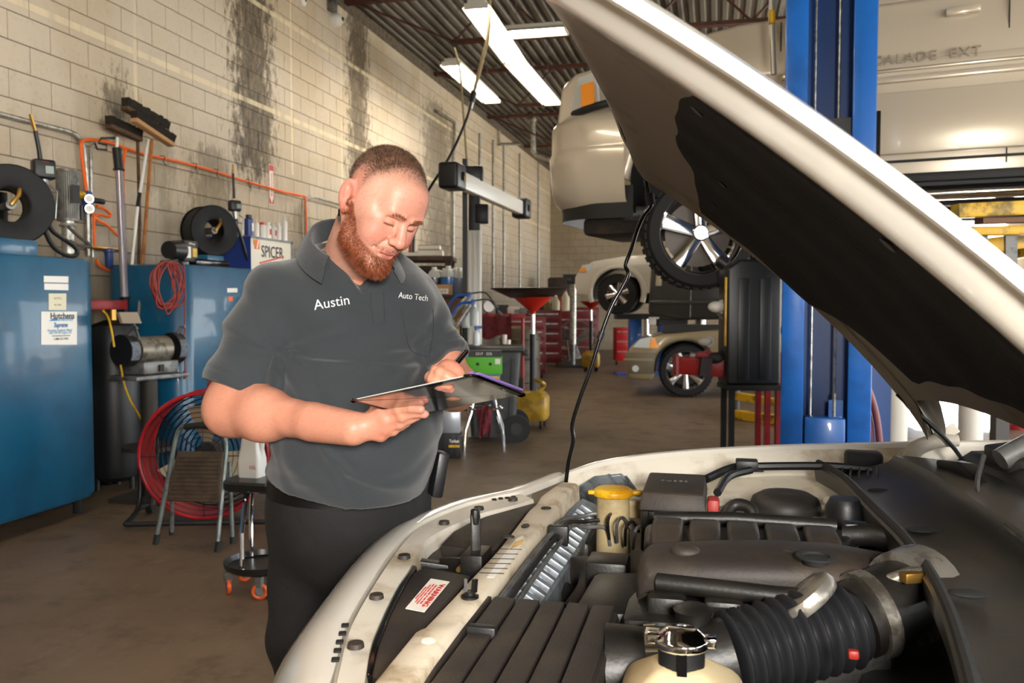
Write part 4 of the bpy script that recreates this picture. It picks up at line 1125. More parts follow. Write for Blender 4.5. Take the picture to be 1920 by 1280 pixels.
for s in (-1, 1):
    cz = .030 + .12 * np.clip(s * x - .014, 0, .03) - 2.5 * np.clip(s * x - .032, 0, .03) ** 1.5
    browm = np.maximum(browm, (np.abs(z - cz) < .0035) * (s * x > .013) * (s * x < .046) * (y < -.07))
strands('eyebrows', browm.astype(float), 700, .007, .0004, (0, 0, .1), mat('brow_hair', '#8a5a3c', .5), 3, .5)
# ear ring
ep = h2b((-.0925, .004, -.042))
MB().torus(yf(ep), .0065, .0022, axis=yf((1, .2, 0)), n=18, m=8).cyl(yf(ep + np.array((0, 0, -.006))), yf(ep + np.array((0, 0, -.02))), .0035, .002, n=8).build('earring', BLACKG, man)

# --- polo shirt
SHIRT = mat('grey_polo_knit', '#34383c', 0.85, 0, bump=.25, bs=420, sheen=.25, spec=.25)
ss = SDF(np.minimum(E_r, LM(400, 960, 2.0)) - np.array((.1, .22, .0)), np.maximum(S_l, LM(860, 440, 2.2)) + np.array((.15, .26, .02)), .0055, MS)
torso(ss, .012)
def nrm(a): return a / np.linalg.norm(a)
hem_r = S_r + (E_r - S_r) * .85; hem_l = S_l + (E_l - S_l) * .74
ss.cap(S_r, S_r + (E_r - S_r) * 1.0, .088, .084, .016, cut=(hem_r, nrm(E_r - S_r + np.array((0, 0, -.02)))))
ss.cap(S_l, S_l + (E_l - S_l) * 1.0, .074, .070, .016, cut=(hem_l, nrm(E_l - S_l + np.array((.02, 0, .03)))))
# neck hole and open placket
ss.cap(NB + np.array((.003, 0, .0)), NB + np.array((.01, -.02, .15)), .066, .080, .012, '-')
ss.cap(NB + FWD * .085 + np.array((0, 0, .045)), NB + FWD * .125 + np.array((0, 0, -.058)), .066, .010, .008, '-')
# bottom hem: cut off below a curve that sags at the front
X, Y, Z = np.meshgrid(*ss.ax, indexing='ij')
rel = (X - HI[0]) * FWD[0] + (Y - HI[1]) * FWD[1]
hemz = LM(660, 915, 1.95)[2] - .20 * np.clip(rel, -.05, .22) + .09 * np.clip(-((X - HI[0]) * LEFT[0] + (Y - HI[1]) * LEFT[1]) - .04, 0, .2)
ss.F = np.maximum(ss.F, (hemz - Z).astype(np.float32)); del X, Y, Z
sv, sf = ss.mesh(); sv = relax(sv, sf, 2, .4)
sn = vnormals(sv, sf)
AR_ = LM(528, 655, 1.97); AL_ = LM(822, 640, 2.02)
def folds(v):
    d = np.zeros(len(v))
    for A, sgn, reach in ((AR_, 1, .22), (AL_, -1, .14)):
        q = v - A; r = np.linalg.norm(q, axis=1); ang = np.arctan2(q[:, 2], q[:, 0] * sgn)
        for ai, amp, wd, ln in ((-12, .010, .013, 1.0), (-34, .012, .015, 1.3), (-58, .009, .014, 1.1), (-82, .007, .016, .9), (22, .006, .012, .7), (125, .006, .014, .8), (160, .007, .014, .8)):
            da = (ang - R(ai) - .5 * r * np.sin(ai) - .25 * noise3(v, 9, int(ai) + 200)); da = (da + np.pi) % (2 * np.pi) - np.pi
            x_ = da * r / wd
            d += amp * (np.exp(-(x_ + .9) ** 2) - np.exp(-(x_ - .9) ** 2) * .9) * np.exp(-r / (reach * ln)) * sst(r, .015, .06) * (np.abs(da) < 1.2)
    w = v + .05 * np.stack([noise3(v, 6, 11), noise3(v, 6, 12), noise3(v, 6, 13)], 1)
    low = sst(v[:, 2], 1.2, 1.0)
    d += .014 * np.sin((w[:, 0] * .55 + w[:, 2]) * 46) * noise3(v, 5, 14) * (.35 + .65 * low)
    d += .004 * noise3(v, 15, 15)
    # sleeve folds
    for S, E in ((S_r, E_r), (S_l, E_l)):
        ax = nrm(E - S); t = (v - S) @ ax; r = np.linalg.norm(v - S - t[:, None] * ax, axis=1)
        d += .008 * sst(.11 - r, 0, .03) * np.sin(t * 34 + 3 * noise3(v, 9, 16)) * sst(t, .06, .14)
    return d
sv = sv + sn * folds(sv)[:, None]
# stitched hem lines pulled in
for S, E, hm in ((S_r, E_r, hem_r), (S_l, E_l, hem_l)):
    ax = nrm(E - S); t = (sv - hm) @ ax; r = np.linalg.norm(sv - S - ((sv - S) @ ax)[:, None] * ax, axis=1)
    sv -= sn * (.0022 * np.exp(-((t + .028) / .003) ** 2) * (r < .12))[:, None]
shirt = np_obj('polo_shirt', sv, sf, SHIRT, man)
shirt_w = sv @ YAWM.T
BV = BVHTree.FromPolygons(shirt_w.tolist(), sf.tolist())
def on_shirt(px, py, off=.003):
    r = ray(px, py).normalized(); h = BV.ray_cast(CAM, r)
    if h[0] is None: return None
    return h[0] + h[1] * off if h[1].dot(r) < 0 else h[0] - h[1] * off
# collar: a folded band round the neck
def collar_pt(a, r, z, up=0):
    # a: 0 at the front of the torso, +-180 at the back
    d = FWD * math.cos(a) + LEFT * math.sin(a)
    c = NB + np.array((.006, -.004, 0)) + FWD * .012
    return yf(c + d * r * MS + np.array((0, 0, z * MS + .072)) - np.array((.010, 0, 0)))
cl = MB(); rings = []
n_ = 44
for i in range(n_ + 1):
    a = R(40 + (360 - 80) * i / n_); k = .5 - .5 * math.cos(a); end = max(0, 1 - min(i, n_ - i) / 7)       # 0 front, 1 back
    lean = .035 * math.cos(a)
    zt = -.068 + .118 * k ** .8; rt = .076 + .030 * (1 - k) ** 2
    drop = .050 - .010 * k + .012 * end; outw = .028 + .016 * (1 - k) + .004 * end
    rings.append([collar_pt(a, rt - .004, zt - .05), collar_pt(a, rt - .003, zt - .006), collar_pt(a, rt + .001, zt), collar_pt(a, rt + .006, zt - .001), collar_pt(a, rt + outw * .55, zt - drop * .5 + .004), collar_pt(a, rt + outw, zt - drop), collar_pt(a, rt + outw - .003, zt - drop - .002), collar_pt(a, rt + outw * .5, zt - drop * .5 - .001)])
cl.loft(rings, False, False).build('collar', mat('grey_polo_rib', '#33373b', .85, 0, '#2e3236', 18, bump=.3, bs=500, sheen=.25, spec=.25), shirt, ang=70)
# placket strip, buttons, pocket, embroidered words
def strip(name, pix, wpx, off, mat_, n=14):
    L, Rr = [], []
    for (xx, yy) in resample([V(a, b, 0) for a, b in pix], n) and [(q.x, q.y) for q in resample([V(a, b, 0) for a, b in pix], n)]:
        a, b_ = on_shirt(xx - wpx, yy, off), on_shirt(xx + wpx, yy, off)
        if a is not None and b_ is not None: L.append(a); Rr.append(b_)
    if len(L) > 1: return MB().loft([L, Rr], False, False).build(name, mat_, shirt)
STITCH = mat('dark_stitch', '#282b2e', .9)
strip('placket', [(706, 548), (707, 580), (709, 606)], 11, .003, SHIRT)
strip('placket_stitch', [(694, 552), (696, 580), (699, 606)], .6, .0035, STITCH)
strip('placket_stitch', [(719, 548), (720, 580), (720, 606)], .6, .0035, STITCH)
for pix in ([(752, 576), (757, 610), (764, 648), (772, 660), (806, 670)], [(806, 670), (812, 630), (810, 580)], [(752, 576), (780, 578), (810, 580)]):
    strip('pocket_stitch', pix, .6, .0032, STITCH, 24)
    if pix[0] == (752, 576): pass
def embroider(body, px, py, size, ang, wx=1.0, bold=.0006):
    cu = bpy.data.curves.new('tmp', 'FONT'); cu.body = body; cu.size = 1.0; cu.align_x = 'CENTER'; cu.align_y = 'CENTER'; cu.resolution_u = 3; cu.offset = bold / size * 6
    ob = bpy.data.objects.new('tmp', cu); COL.objects.link(ob)
    dg = bpy.context.evaluated_depsgraph_get(); dg.update()
    me = bpy.data.meshes.new_from_object(ob.evaluated_get(dg)); bpy.data.objects.remove(ob)
    bm = bmesh.new(); bm.from_mesh(me); bmesh.ops.triangulate(bm, faces=bm.faces); bmesh.ops.subdivide_edges(bm, edges=[e for e in bm.edges if e.calc_length() > .2], cuts=2)
    ca, sa = math.cos(ang), math.sin(ang)
    for v in bm.verts:
        a, b_ = v.co.x * size * wx, v.co.y * size
        q = on_shirt(px + a * ca + b_ * sa, py - (b_ * ca - a * sa) if False else py + a * sa - b_ * ca, .0026)
        if q is not None: v.co = WM[man.name].inverted() @ q
    bm.to_mesh(me); bm.free(); me.materials.clear(); me.materials.append(mat('white_thread', '#e4e4e2', .7))
    me.name = 'embroidery'
    mesh_obj('embroidery', me, shirt)
embroider('Austin', 622, 568, 26, R(-9))
embroider('Auto Tech', 774, 557, 15.5, R(7), .82)
# --- belt, trousers, shoes
TROU = mat('black_twill', '#100f0f', .8, 0, '#151414', 12, bump=.2, bs=300)
hR, hL = HI - LEFT * .118 + np.array((0, .01, -.02)), HI + LEFT * .112 + np.array((0, .01, -.02))
hR[1] += .10; hL[1] += .06
kR, kL = np.array((hR[0] - .03, hR[1] + .02, .50)), np.array((hL[0] + .012, hL[1] + .05, .50))
fR, fL = np.array((kR[0] - .01, kR[1] + .03, .09)), np.array((kL[0] + .015, kL[1] + .03, .09))
lg = SDF(np.array((min(fR[0], hR[0]) - .22, HI[1] - .26, .015)), np.array((max(fL[0], hL[0]) + .2, HI[1] + .42, HI[2] + .14)), .008, MS)
lg.ell(HI + np.array((0, .005, .03)), (.188, .158, .26), .0, rot=TR); lg.ell(HI - FWD * .05 + np.array((0, 0, -.07)), (.165, .14, .12), .05, rot=TR)
for h_, k_, f_ in ((hR, kR, fR), (hL, kL, fL)):
    lg.cap(h_, k_, .104, .092, .05); lg.cap(k_, f_, .086, .070, .03); lg.cap(f_, f_ + np.array((0, 0, -.05)), .074, .078, .02)
waist = LM(640, 893, 2.0)[2]
sl = lg.ax[2] > waist + .02
lg.F[:, :, sl] = np.maximum(lg.F[:, :, sl], .01)
gv, gf = lg.mesh(); gv = relax(gv, gf, 2, .4); gn = vnormals(gv, gf)
gv = gv + gn * (.006 * noise3(gv, 14, 21) + .006 * np.sin(gv[:, 2] * 30 + 4 * noise3(gv, 6, 22)) * sst(.75 - gv[:, 2], 0, .3))[:, None]
tr = np_obj('trousers', gv, gf, TROU, man)
BVT = BVHTree.FromPolygons((gv @ YAWM.T).tolist(), gf.tolist())
bp = []
for i in range(48):
    a = 2 * math.pi * i / 48; d = LEFT * math.cos(a) + FWD * math.sin(a)
    q = HI + d * .5; q[2] = LM(560, 922, 2.0)[2] - .012 * max(0, math.sin(a))
    h = BVT.ray_cast(yf(q), (yf(HI + np.array((0, 0, q[2] - HI[2]))) - yf(q)).normalized())
    bp.append(h[0] if h[0] is not None else yf(HI + d * .18))
c_ = sum(bp, Vector()) / len(bp)
MB().loft([[p + V(0, 0, dz) + (p - c_).normalized() * o for p in bp] for dz, o in ((-.02, -.01), (-.02, .004), (.02, .004), (.02, -.01))], True, False).build('belt', mat('belt_leather', '#0d0c0c', .35), tr)
hp = LM(822, 888, 2.06)
MB().box(yf(hp), (.03, .055, .115), rz=CAM_YAW + R(20), M=Matrix.Rotation(R(10), 4, 'Y')).build('phone_holster', BLACK, man, bevel=.007)
for f_, s in ((fR, -1), (fL, 1)):
    b0 = f_.copy(); b0[2] = 0
    sh = SDF(b0 - np.array((.16, .36, .0)), b0 + np.array((.22, .14, .15)), .006)
    toe = b0 + FWD * .19; sh.cap(b0 + np.array((0, .03, .045)), b0 + FWD * .06 + np.array((0, 0, .05)), .048, .048, .0); sh.cap(b0 + FWD * .05 + np.array((0, 0, .045)), toe + np.array((0, 0, .04)), .048, .04, .03)
    sh.F[:, :, sh.ax[2] < .006] = .05
    v_, f2 = sh.mesh(); np_obj('shoe', v_, f2, mat('shoe_leather', '#151312', .5), man)
print('verts', len(hv), len(av), len(lv), len(sv), len(gv))

# --- clipboard and pen
A_, B_, C_ = LM(650, 752, 1.64), LM(885, 702, 1.45), LM(992, 742, 1.64)
D_ = A_ + C_ - B_
bn = nrm(np.cross(B_ - A_, D_ - A_))
clipb = thing('clipboard', 'black plastic clipboard held level by the man, seen from below', 'clipboard', yf(A_), 0)
qd = [yf(q) for q in (A_, B_, C_, D_)]
def bpt(a, b_, o=0): return yf(A_ + (B_ - A_) * a + (D_ - A_) * b_ + bn * o)
out = []
for (a, b_), (sa, sb) in zip(((0, 0), (1, 0), (1, 1), (0, 1)), ((1, 1), (-1, 1), (-1, -1), (1, -1))):
    ra, rb = .06, .09
    for k in range(5):
        g = math.pi / 2 * k / 4
        if sa * sb > 0: out.append(bpt(a + sa * ra * (1 - math.sin(g)), b_ + sb * rb * (1 - math.cos(g))))
        else: out.append(bpt(a + sa * ra * (1 - math.cos(g)), b_ + sb * rb * (1 - math.sin(g))))
MB().slab(out, yf(bn) * .0035).build('board', mat('clipboard_gloss', '#17130f', .12, coat=.6), clipb)
MB().slab([bpt(.05, .06, .0038), bpt(.93, .06, .0038), bpt(.93, .94, .0038), bpt(.05, .94, .0038)], yf(bn) * .0015).build('paper_sheets', PAPER, clipb)
pk = MB().slab([bpt(.90, .12, .005), bpt(1.0, .12, .005), bpt(1.0, .9, .005), bpt(.90, .9, .005)], yf(bn) * .006).build('clip', mat('purple_plastic', '#7a5fa0', .4), clipb, bevel=.003)
MB().tube([bpt(.93, .15, .012), bpt(.93, .85, .012)], .005, 10).build('clip_spring', mat('purple_plastic', '#8a6ab8'), clipb)
for b_ in (.25, .62): MB().lathe([(.005, 0), (.004, -.002), (0, -.0025)], frame(bpt(.955, b_, 0), bpt(1, b_) - bpt(0, b_), bpt(0, 1) - bpt(0, 0)), 12).build('rivet', CHROME, clipb)
pen = MB(); p0, p1 = LM(818, 727, 1.548), LM(874, 658, 1.60)
pd = p1 - p0
penT = thing('pen', 'black ballpoint pen in the man\'s writing hand', 'pen', yf(p0))
MB().tube([yf(p0), yf(p0 + pd * .08), yf(p0 + pd * .8)], [.0015, .0048, .0052], 10).build('barrel', BLACKG, penT)
MB().tube([yf(p0 + pd * .55), yf(p0 + pd * 1.0)], [.0062, .0058], 10).build('pen_cap', BLACKG, penT)
MB().bar(yf(p0 + pd * .62 + np.array((.004, -.006, .004))), yf(p0 + pd * .98 + np.array((.004, -.006, .004))), .004, .002).build('pocket_clip', BLACKG, penT)
# ------------------------------------------------------------------ along the block wall, left
TBLUE = mat('tank_blue', '#0c5678', 0.38, 0, '#0a4766', 2.5, lo=.4, hi=.7, coat=.25)
TEXT_K = mat('ink_black', '#1c1c1e', .6)
TEXT_B = mat('ink_blue', '#2f8fc0', .6)
XF = -4.05
def rrect(x0, x1, y0, y1, r, n=7):
    out = []
    for cx, cy, a0 in ((x1 - r, y1 - r, 0), (x0 + r, y1 - r, 90), (x0 + r, y0 + r, 180), (x1 - r, y0 + r, 270)):
        for k in range(n): a = R(a0 + 90 * k / (n - 1)); out.append((cx + r * math.cos(a), cy + r * math.sin(a)))
    return out
def tank(lab, y0, y1, z1):
    t = thing('oil_tank', lab, 'tank', ((XF + WX) / 2, (y0 + y1) / 2, 0), group='blue oil tanks')
    x0, x1 = WX + .06, XF
    rings = []
    for d, z in ((.06, .10), (.02, .115), (0, .15), (0, z1 - .03), (.008, z1 - .008), (.03, z1)):
        rings.append([V(a, b, z) for a, b in rrect(x0 + d, x1 - d, y0 + d, y1 - d, .15 - d * .5)])
    MB().loft(rings).build('shell', TBLUE, t, ang=30)
    for a in (x0 + .15, x1 - .12):
        for b in (y0 + .15, y1 - .12): MB().cyl((a, b, 0), (a, b, .13), .03, n=10).build('leg', BLACKM, t)
    return t
y1a = AX(192, 700, XF).y
tk1 = tank('blue oil tank with white stickers at the left edge', y1a - 1.15, y1a, AX(150, 484, XF).z)
y2a = AX(343, 600, XF).y
tk2 = tank('blue oil tank behind the mechanic, draped with red cord', y2a, y2a + 1.2, AX(380, 497, XF).z)
ZT1, ZT2 = AX(150, 484, XF).z, AX(380, 497, XF).z
def sticker(t, px0, py0, px1, py1, mat_=STICK, name='sticker', skew=0):
    q = [AX(px0, py0, XF + .001), AX(px1, py0 + skew, XF + .001), AX(px1, py1 + skew, XF + .001), AX(px0, py1, XF + .001)]
    return MB().slab(q, (.0012, 0, 0)).build(name, mat_, t), q
def print_on(t, q, u, v, body, size, mat_, wx=1.0, shear=0.0, bold=0.0):
    c = q[0] + (q[1] - q[0]) * u + (q[3] - q[0]) * v + V(.0026, 0, 0)
    return text_obj('print', body, size, mat_, frame(c, q[1] - q[0], q[0] - q[3]), t, wx=wx, shear=shear, bold=bold)
sticker(tk1, 82, 517, 128, 529, skew=1); sticker(tk1, 83, 531, 128, 543, skew=1)
s3, q3 = sticker(tk1, 91, 550, 124, 581, mat('sticker_cream', '#e4dfc2', .6)); print_on(tk1, q3, .5, .3, 'NOTICE', .018, mat('faded_ink', '#a39a80', .7)); print_on(tk1, q3, .5, .7, 'OIL TANK', .014, mat('faded_ink', '#a39a80', .7))
s4, q4 = sticker(tk1, 77, 584, 144, 646, skew=0)
print_on(tk1, q4, .58, .14, 'Hutchens', .055, TEXT_K, 1.0, bold=.0012)
MB().slab([q4[0].lerp(q4[1], a) + (q4[3] - q4[0]) * b + V(.002, 0, 0) for a, b in ((.2, .285), (.34, .195), (.87, .195), (.87, .285))], (.0008, 0, 0)).build('print_bar', TEXT_B, tk1)
print_on(tk1, q4, .64, .245, 'Petroleum', .028, STICK, 1.1)
print_on(tk1, q4, .53, .42, 'Supreme', .042, mat('ink_deep_blue', '#1565a8', .6), .8, .2, .001)
print_on(tk1, q4, .51, .58, 'Premium Synthetic Blend', .021, TEXT_B); print_on(tk1, q4, .52, .655, 'SAE 5W-30 Engine Oil', .021, TEXT_B)
print_on(tk1, q4, .54, .745, 'www.hutchenspetroleum.com', .013, GREYM); print_on(tk1, q4, .54, .85, '1-800-537-7452', .02, TEXT_K)
sticker(tk2, 426, 540, 445, 548); sticker(tk2, 428, 556, 436, 565, ORANGE)
MB().box2((WX + .2, y1a - .95, ZT1), (XF - .12, y1a - .42, ZT1 + .1)).build('saddle', TBLUE, tk1, bevel=.006)
MB().box2((XF - .35, y2a + .55, ZT2), (XF - .12, y2a + .8, ZT2 + .10)).build('saddle', TBLUE, tk2, bevel=.006)

REELB = mat('reel_black', '#070707', 0.5, 0, '#0d0c0c', 10, spec=.25)
HOSEB = mat('black_hose', '#161719', 0.42)
def reel(c, ax, r, lab, base):
    ax = Vector(ax).normalized(); t = thing('hose_reel', lab, 'hose reel', (c.x, c.y, base), group='hose reels')
    M = frame(c, V(0, 0, 1).cross(ax), V(0, 0, 1))
    w = r * .82
    def disc(z): return MB().lathe([(r * .42, z - .008), (r * .97, z - .012), (r, z - .004), (r, z + .004), (r * .97, z + .012), (r * .5, z + .014), (r * .42, z + .004)], M, 40, cap=False)
    disc(w / 2).build('flange', REELB, t); disc(-w / 2).build('flange', REELB, t)
    MB().lathe([(r * .44, -w / 2), (r * .44, w / 2)], M, 30, cap=False).build('hub', REELB, t)
    for k in range(7):
        z = -w / 2 + .025 + (w - .05) * k / 6
        MB().torus(M @ V(0, 0, z), r * .88, .017, axis=ax, n=40, m=8).build('hose_wrap', HOSEB, t)
    MB().cyl(M @ V(0, 0, -w / 2), M @ V(0, 0, w / 2 + .01), .03, n=14).build('axle', GREYM, t)
    MB().tube([M @ V(0, 0, w / 2 + .0), M @ V(.0, .0, w / 2 + .03), M @ V(.04, .06, w / 2 + .035), M @ V(.05, .1, w / 2 + .01)], .014, 8).build('swivel', BRASS, t)
    f = MB()
    for z in (-w / 2 - .03, w / 2 + .0):
        if z > 0: continue
        p = M @ V(0, 0, z); f.bar(V(p.x, p.y, base + .002), p + V(0, 0, .1), .06, .02, up=(1, 0, 0))
    f.box(V(c.x, c.y, base + .012), (w * .9, w * .9, .02), rz=math.atan2(ax.y, ax.x)); f.build('stand', REELB, t, bevel=.004)
    sup = MB(); b0 = M @ V(r * .55, -r, -w / 2); sup.bar(V(b0.x, b0.y, base), M @ V(r * .5, r * .75, -w / 2 - .02), .05, .02, up=ax); sup.build('guide_arm', REELB, t)
    return t
c1 = AX(14, 386, -4.42); r1 = .255
reel(c1, (.80, -.60, 0), r1, 'black hose reel on the tank at the left edge', ZT1 + .1)
c2 = AX(392, 433, -4.42); r2 = .225
reel(c2, (.86, -.5, 0), r2, 'black hose reel on the tank behind the mechanic', ZT2)
def gun(px, py, x, s, lab, tip, tail):
    t = thing('metering_gun', lab, 'oil gun', AX(px, py + 60, x), group='oil metering guns')
    c = AX(px, py, x)
    MB().box(c, (.10 * s, .14 * s, .13 * s), rz=R(-35)).build('meter_housing', BLACK, t, bevel=.02, seg=3)
    d = V(.82, -.57, 0)
    scr = MB().slab([c + d * .056 * s + V(.57, .82, 0) * (a * s) + V(0, 0, b * s) for a, b in ((-.0, -.03), (.05, -.03), (.05, .02), (-.0, .02))], d * .002).build('display', mat('lcd_grey', '#8f9a8c', .3), t)
    text_obj('print', 'oil meter', .012 * s, mat('red_print', '#c03020', .6), frame(c + d * .058 * s + V(0, 0, .045 * s), V(.57, .82, 0), V(0, 0, 1)), t)
    tp = [AX(a, b, x) for a, b in tip]
    MB().tube(tp[:-1], [.016 * s, .014 * s, .014 * s], 10).build('spout', HOSEB, t); MB().tube(tp[-2:], .011 * s, 8).build('nozzle', BRASS, t)
    MB().cyl(c + V(0, 0, -.06 * s), c + V(.01, 0, -.16 * s), .03 * s, .022 * s, n=12).build('valve_body', STEEL, t)
    MB().cyl(c + V(.01, 0, -.15 * s), c + V(.015, .01, -.36 * s), .024 * s, .020 * s, n=12).build('handle', BLACK, t)
    MB().tube([c + V(.03, .02, -.10 * s), c + V(.06, .05, -.14 * s), c + V(.05, .04, -.32 * s)], .007, 8).build('trigger', STEEL, t)
    MB().tube([AX(a, b, x + .03) for a, b in tail], .016, 9, sm=6).build('hose_tail', HOSEB, t)
    return t
g1_ = gun(81, 318, -4.35, 1.0, 'oil metering gun with brass tip standing at the left reel', [(76, 303), (73, 280), (66, 245), (57, 214)], [(84, 398), (95, 428), (112, 443), (131, 455), (144, 468), (142, 478), (125, 478), (100, 462), (84, 430), (82, 400)])
gun(440, 386, -4.35, .8, 'oil metering gun beside the sign cabinet', [(439, 372), (438, 350), (437, 325), (437, 308)], [(440, 415), (450, 440), (462, 480), (470, 512)])
MB().tube([AX(a, b, -4.45) for a, b in ((128, 425), (150, 445), (168, 458), (166, 462), (148, 460), (132, 452))], .013, 8, sm=5).build('hose_loop', mat('grey_hose', '#4b463f', .6), g1_)

# perforated exhaust muffler box on its pipe
t = thing('air_muffler', 'ribbed grey metal muffler box standing on a pipe beside the left reel', 'muffler', AX(122, 476, -4.6))
a0, b0 = AX(108, 412, -4.6), AX(147, 322, -4.6)
cx = AX(126, 366, -4.6); rr = .072
bx = MB(); bx.lathe([(rr, a0.z), (rr * 1.02, a0.z + .01), (rr * 1.02, b0.z - .01), (rr, b0.z)], Matrix.Translation(V(cx.x, cx.y, 0)), 26); bx.build('muffler_shell', mat('muffler_grey', '#8f8b82', .5, .4, '#6d6960', 20), t)
for k in range(18):
    a = R(-120 + 180 * k / 17); MB().box(V(cx.x + rr * 1.03 * math.cos(a), cx.y + rr * 1.03 * math.sin(a), cx.z), (.006, .006, (b0.z - a0.z) * .92)).build('perforated_rib', GREYM, t)
MB().cyl(V(cx.x, cx.y, 0), V(cx.x, cx.y, a0.z), .045, n=16).build('pipe', GALV, t)
MB().torus(V(cx.x, cx.y, a0.z - .03), .05, .012).build('pipe_collar', GALV, t)
hh = AX(140, 362, -4.5); MB().slab([hh + V(0, -.03, -.07), hh + V(0, .05, -.07), hh + V(0, .05, .06), hh + V(0, -.03, .06)], (.003, 0, 0)).build('warning_plate', TEXT_K, t)

# conduits
def pipe(name, lab, pix, x, r, mat_=GALV, cat='pipe', sm=0, clamps=()):
    t = thing(name, lab, cat, AX(pix[0][0], pix[0][1], x))
    MB().tube([AX(a, b, x) for a, b in pix], r, 10, sm=sm).build('run', mat_, t)
    for a, b in clamps: MB().box(AX(a, b, x - .01), (.04, .05, .012)).build('clamp', GALV, t, bevel=.003)
    return t
pipe('conduit', 'galvanised conduit crossing to the left above the reel and dropping to the tank', [(-40, 203), (0, 213), (60, 229), (128, 246), (142, 252), (150, 262), (158, 278), (163, 330), (166, 480)], WX + .04, .018, clamps=((44, 224), (164, 400)))
pipe('conduit', 'second galvanised conduit dropping beside the air regulator', [(215, 263), (190, 264), (178, 267), (170, 278), (171, 330), (174, 482)], WX + .04, .014, clamps=((172, 440),))
pipe('conduit', 'galvanised conduit bent toward the mechanic below the hose', [(573, 470), (572, 385), (575, 372), (590, 369), (640, 384), (760, 415)], WX + .04, .014)
pipe('conduit', 'thin conduit dropping down the far wall behind the light bar', [(820, 208), (852, 229), (851, 300), (850, 500)], WX + .05, .03)
pipe('conduit', 'thin conduit on the far wall with a bent top', [(936, 245), (936, 271), (975, 270)], WX + .05, .03)
for px, nm in zip((900, 925, 945, 975, 1010), ('first vertical conduit on the far block wall, counted from the white tower', 'second vertical conduit on the far block wall from the white tower', 'third vertical conduit on the far block wall, above the red funnel', 'fourth vertical conduit on the far block wall, right of the funnel', 'last vertical conduit on the block wall before the corner')):
    pipe('wall_conduit', nm, [(px, 250 + (px - 900) * .5), (px, 540)], WX + .03, .022)['group'] = 'far wall conduits'
q0, q1 = AD(999, 225, 19), AD(1000, 285, 19)
t = thing('vent_duct', 'galvanised vent pipe elbow under the roof near the lifted truck', 'duct', q0)
MB().tube([q0 + V(0, 0, .3), q0, q1, AD(1006, 290, 19), AD(1040, 302, 18.6)], .06, 12).build('duct_run', GALV, t)
MB().torus(q0, .07, .02).build('duct_collar', GALV, t)

# orange air hose
t = thing('air_hose', 'orange air hose strung along the block wall', 'hose', AX(160, 480, WX + .06))
for pix in ([(163, 366), (160, 340), (154, 300), (152, 274), (158, 263), (185, 263), (210, 268), (240, 279), (285, 292), (340, 304), (400, 320), (440, 333), (480, 345), (520, 356), (560, 366), (571, 370), (574, 400), (575, 440)],
            [(236, 280), (232, 300), (230, 340), (231, 380)], [(500, 350), (530, 360), (550, 363), (572, 368)], [(460, 440), (452, 452), (442, 458)],
            [(168, 386), (173, 400), (182, 412), (200, 422), (222, 442)], [(181, 386), (196, 392), (207, 402), (203, 406), (188, 402), (178, 406), (176, 420), (178, 468)], [(180, 486), (186, 497), (205, 507), (230, 511), (262, 510)]):
    MB().tube([AX(a, b, WX + .07) for a, b in pix], .0125, 8, sm=5).build('hose_run', ORANGE, t)
for px, py in ((300, 296), (360, 310), (400, 321), (460, 340)):
    c = AX(px, py, WX + .05); MB().tube([c + V(0, 0, .02), c + V(.05, 0, .01), c + V(.02, .02, -.03), c + V(.03, .05, -.06)], .003, 6, sm=3).build('wire_tie', BLACKM, t)
t = thing('air_regulator', 'air regulator with yellow knob and two gauges on the conduit', 'regulator', AX(164, 376, WX + .1))
rc = AX(163, 374, WX + .1); ndir = V(.8, -.6, 0)
MB().box(rc, (.06, .06, .13)).build('regulator_body', mat('regulator_blue', '#27407c', .4), t, bevel=.01)
MB().cyl(rc + V(-.01, -.03, .03), rc + V(-.01, -.12, .03), .03, n=14).build('knob', YELLOW, t)
MB().cyl(rc + V(0, 0, -.0) + V(.0, -.06, -.05), rc + V(0, -.06, -.16), .02, n=10).build('drain_bowl', BLACK, t)
MB().cyl(rc + V(.02, .03, -.0), rc + V(.02, .16, .0), .022, n=12).build('filter', BLACK, t)
for dz in (.0, -.075):
    g = rc + ndir * .04 + V(0, .0, dz); MB().cyl(g, g + ndir * .025, .033, n=18).build('gauge', CHROME, t); MB().cyl(g + ndir * .024, g + ndir * .027, .028, n=18).build('gauge_face', STICK, t)
t = thing('air_coupler', 'blue air filter bowl on the wall between the tanks', 'filter', AX(204, 495, WX + .1))
cc = AX(204, 478, WX + .1); MB().lathe([(.02, -.10), (.03, -.08), (.034, .02), (.045, .025), (.045, .05), (.02, .055)], Matrix.Translation(cc), 16).build('bowl', mat('regulator_blue', '#27407c', .4), t)
MB().cyl(cc + V(0, -.2, .05), cc + V(0, .2, .05), .012, n=8).build('air_pipe', BRASS, t)

# leaning poles and brooms
def pole(name, lab, segs, x0, x1, cat='broom'):
    t = thing(name, lab, cat, AX(*segs[-1][1], x1))
    tot = len(segs)
    for nm, a, b, r, mt in [(s[4] if len(s) > 4 else 'shaft', s[0], s[1], s[2], s[3]) for s in segs]:
        fa = (a[1] - 180) / 420; fb = (b[1] - 180) / 420
        MB().cyl(AX(a[0], a[1], x0 + (x1 - x0) * fa), AX(b[0], b[1], x0 + (x1 - x0) * fb), r, n=12).build(nm, mt, t)
    return t
CHP = mat('pole_silver', '#b6b1bd', .25, .7)
pj = pole('leaning_pole', 'silver pole with a black foam grip leaning on the wall', [((220, 258), (219, 280), .012, WHITEP), ((219, 278), (223, 318), .036, BLACK, 'grip'), ((223, 318), (234, 560), .029, CHP), ((234, 558), (235, 600), .03, BLACK, 'socket')], -4.70, -4.45, 'pole')
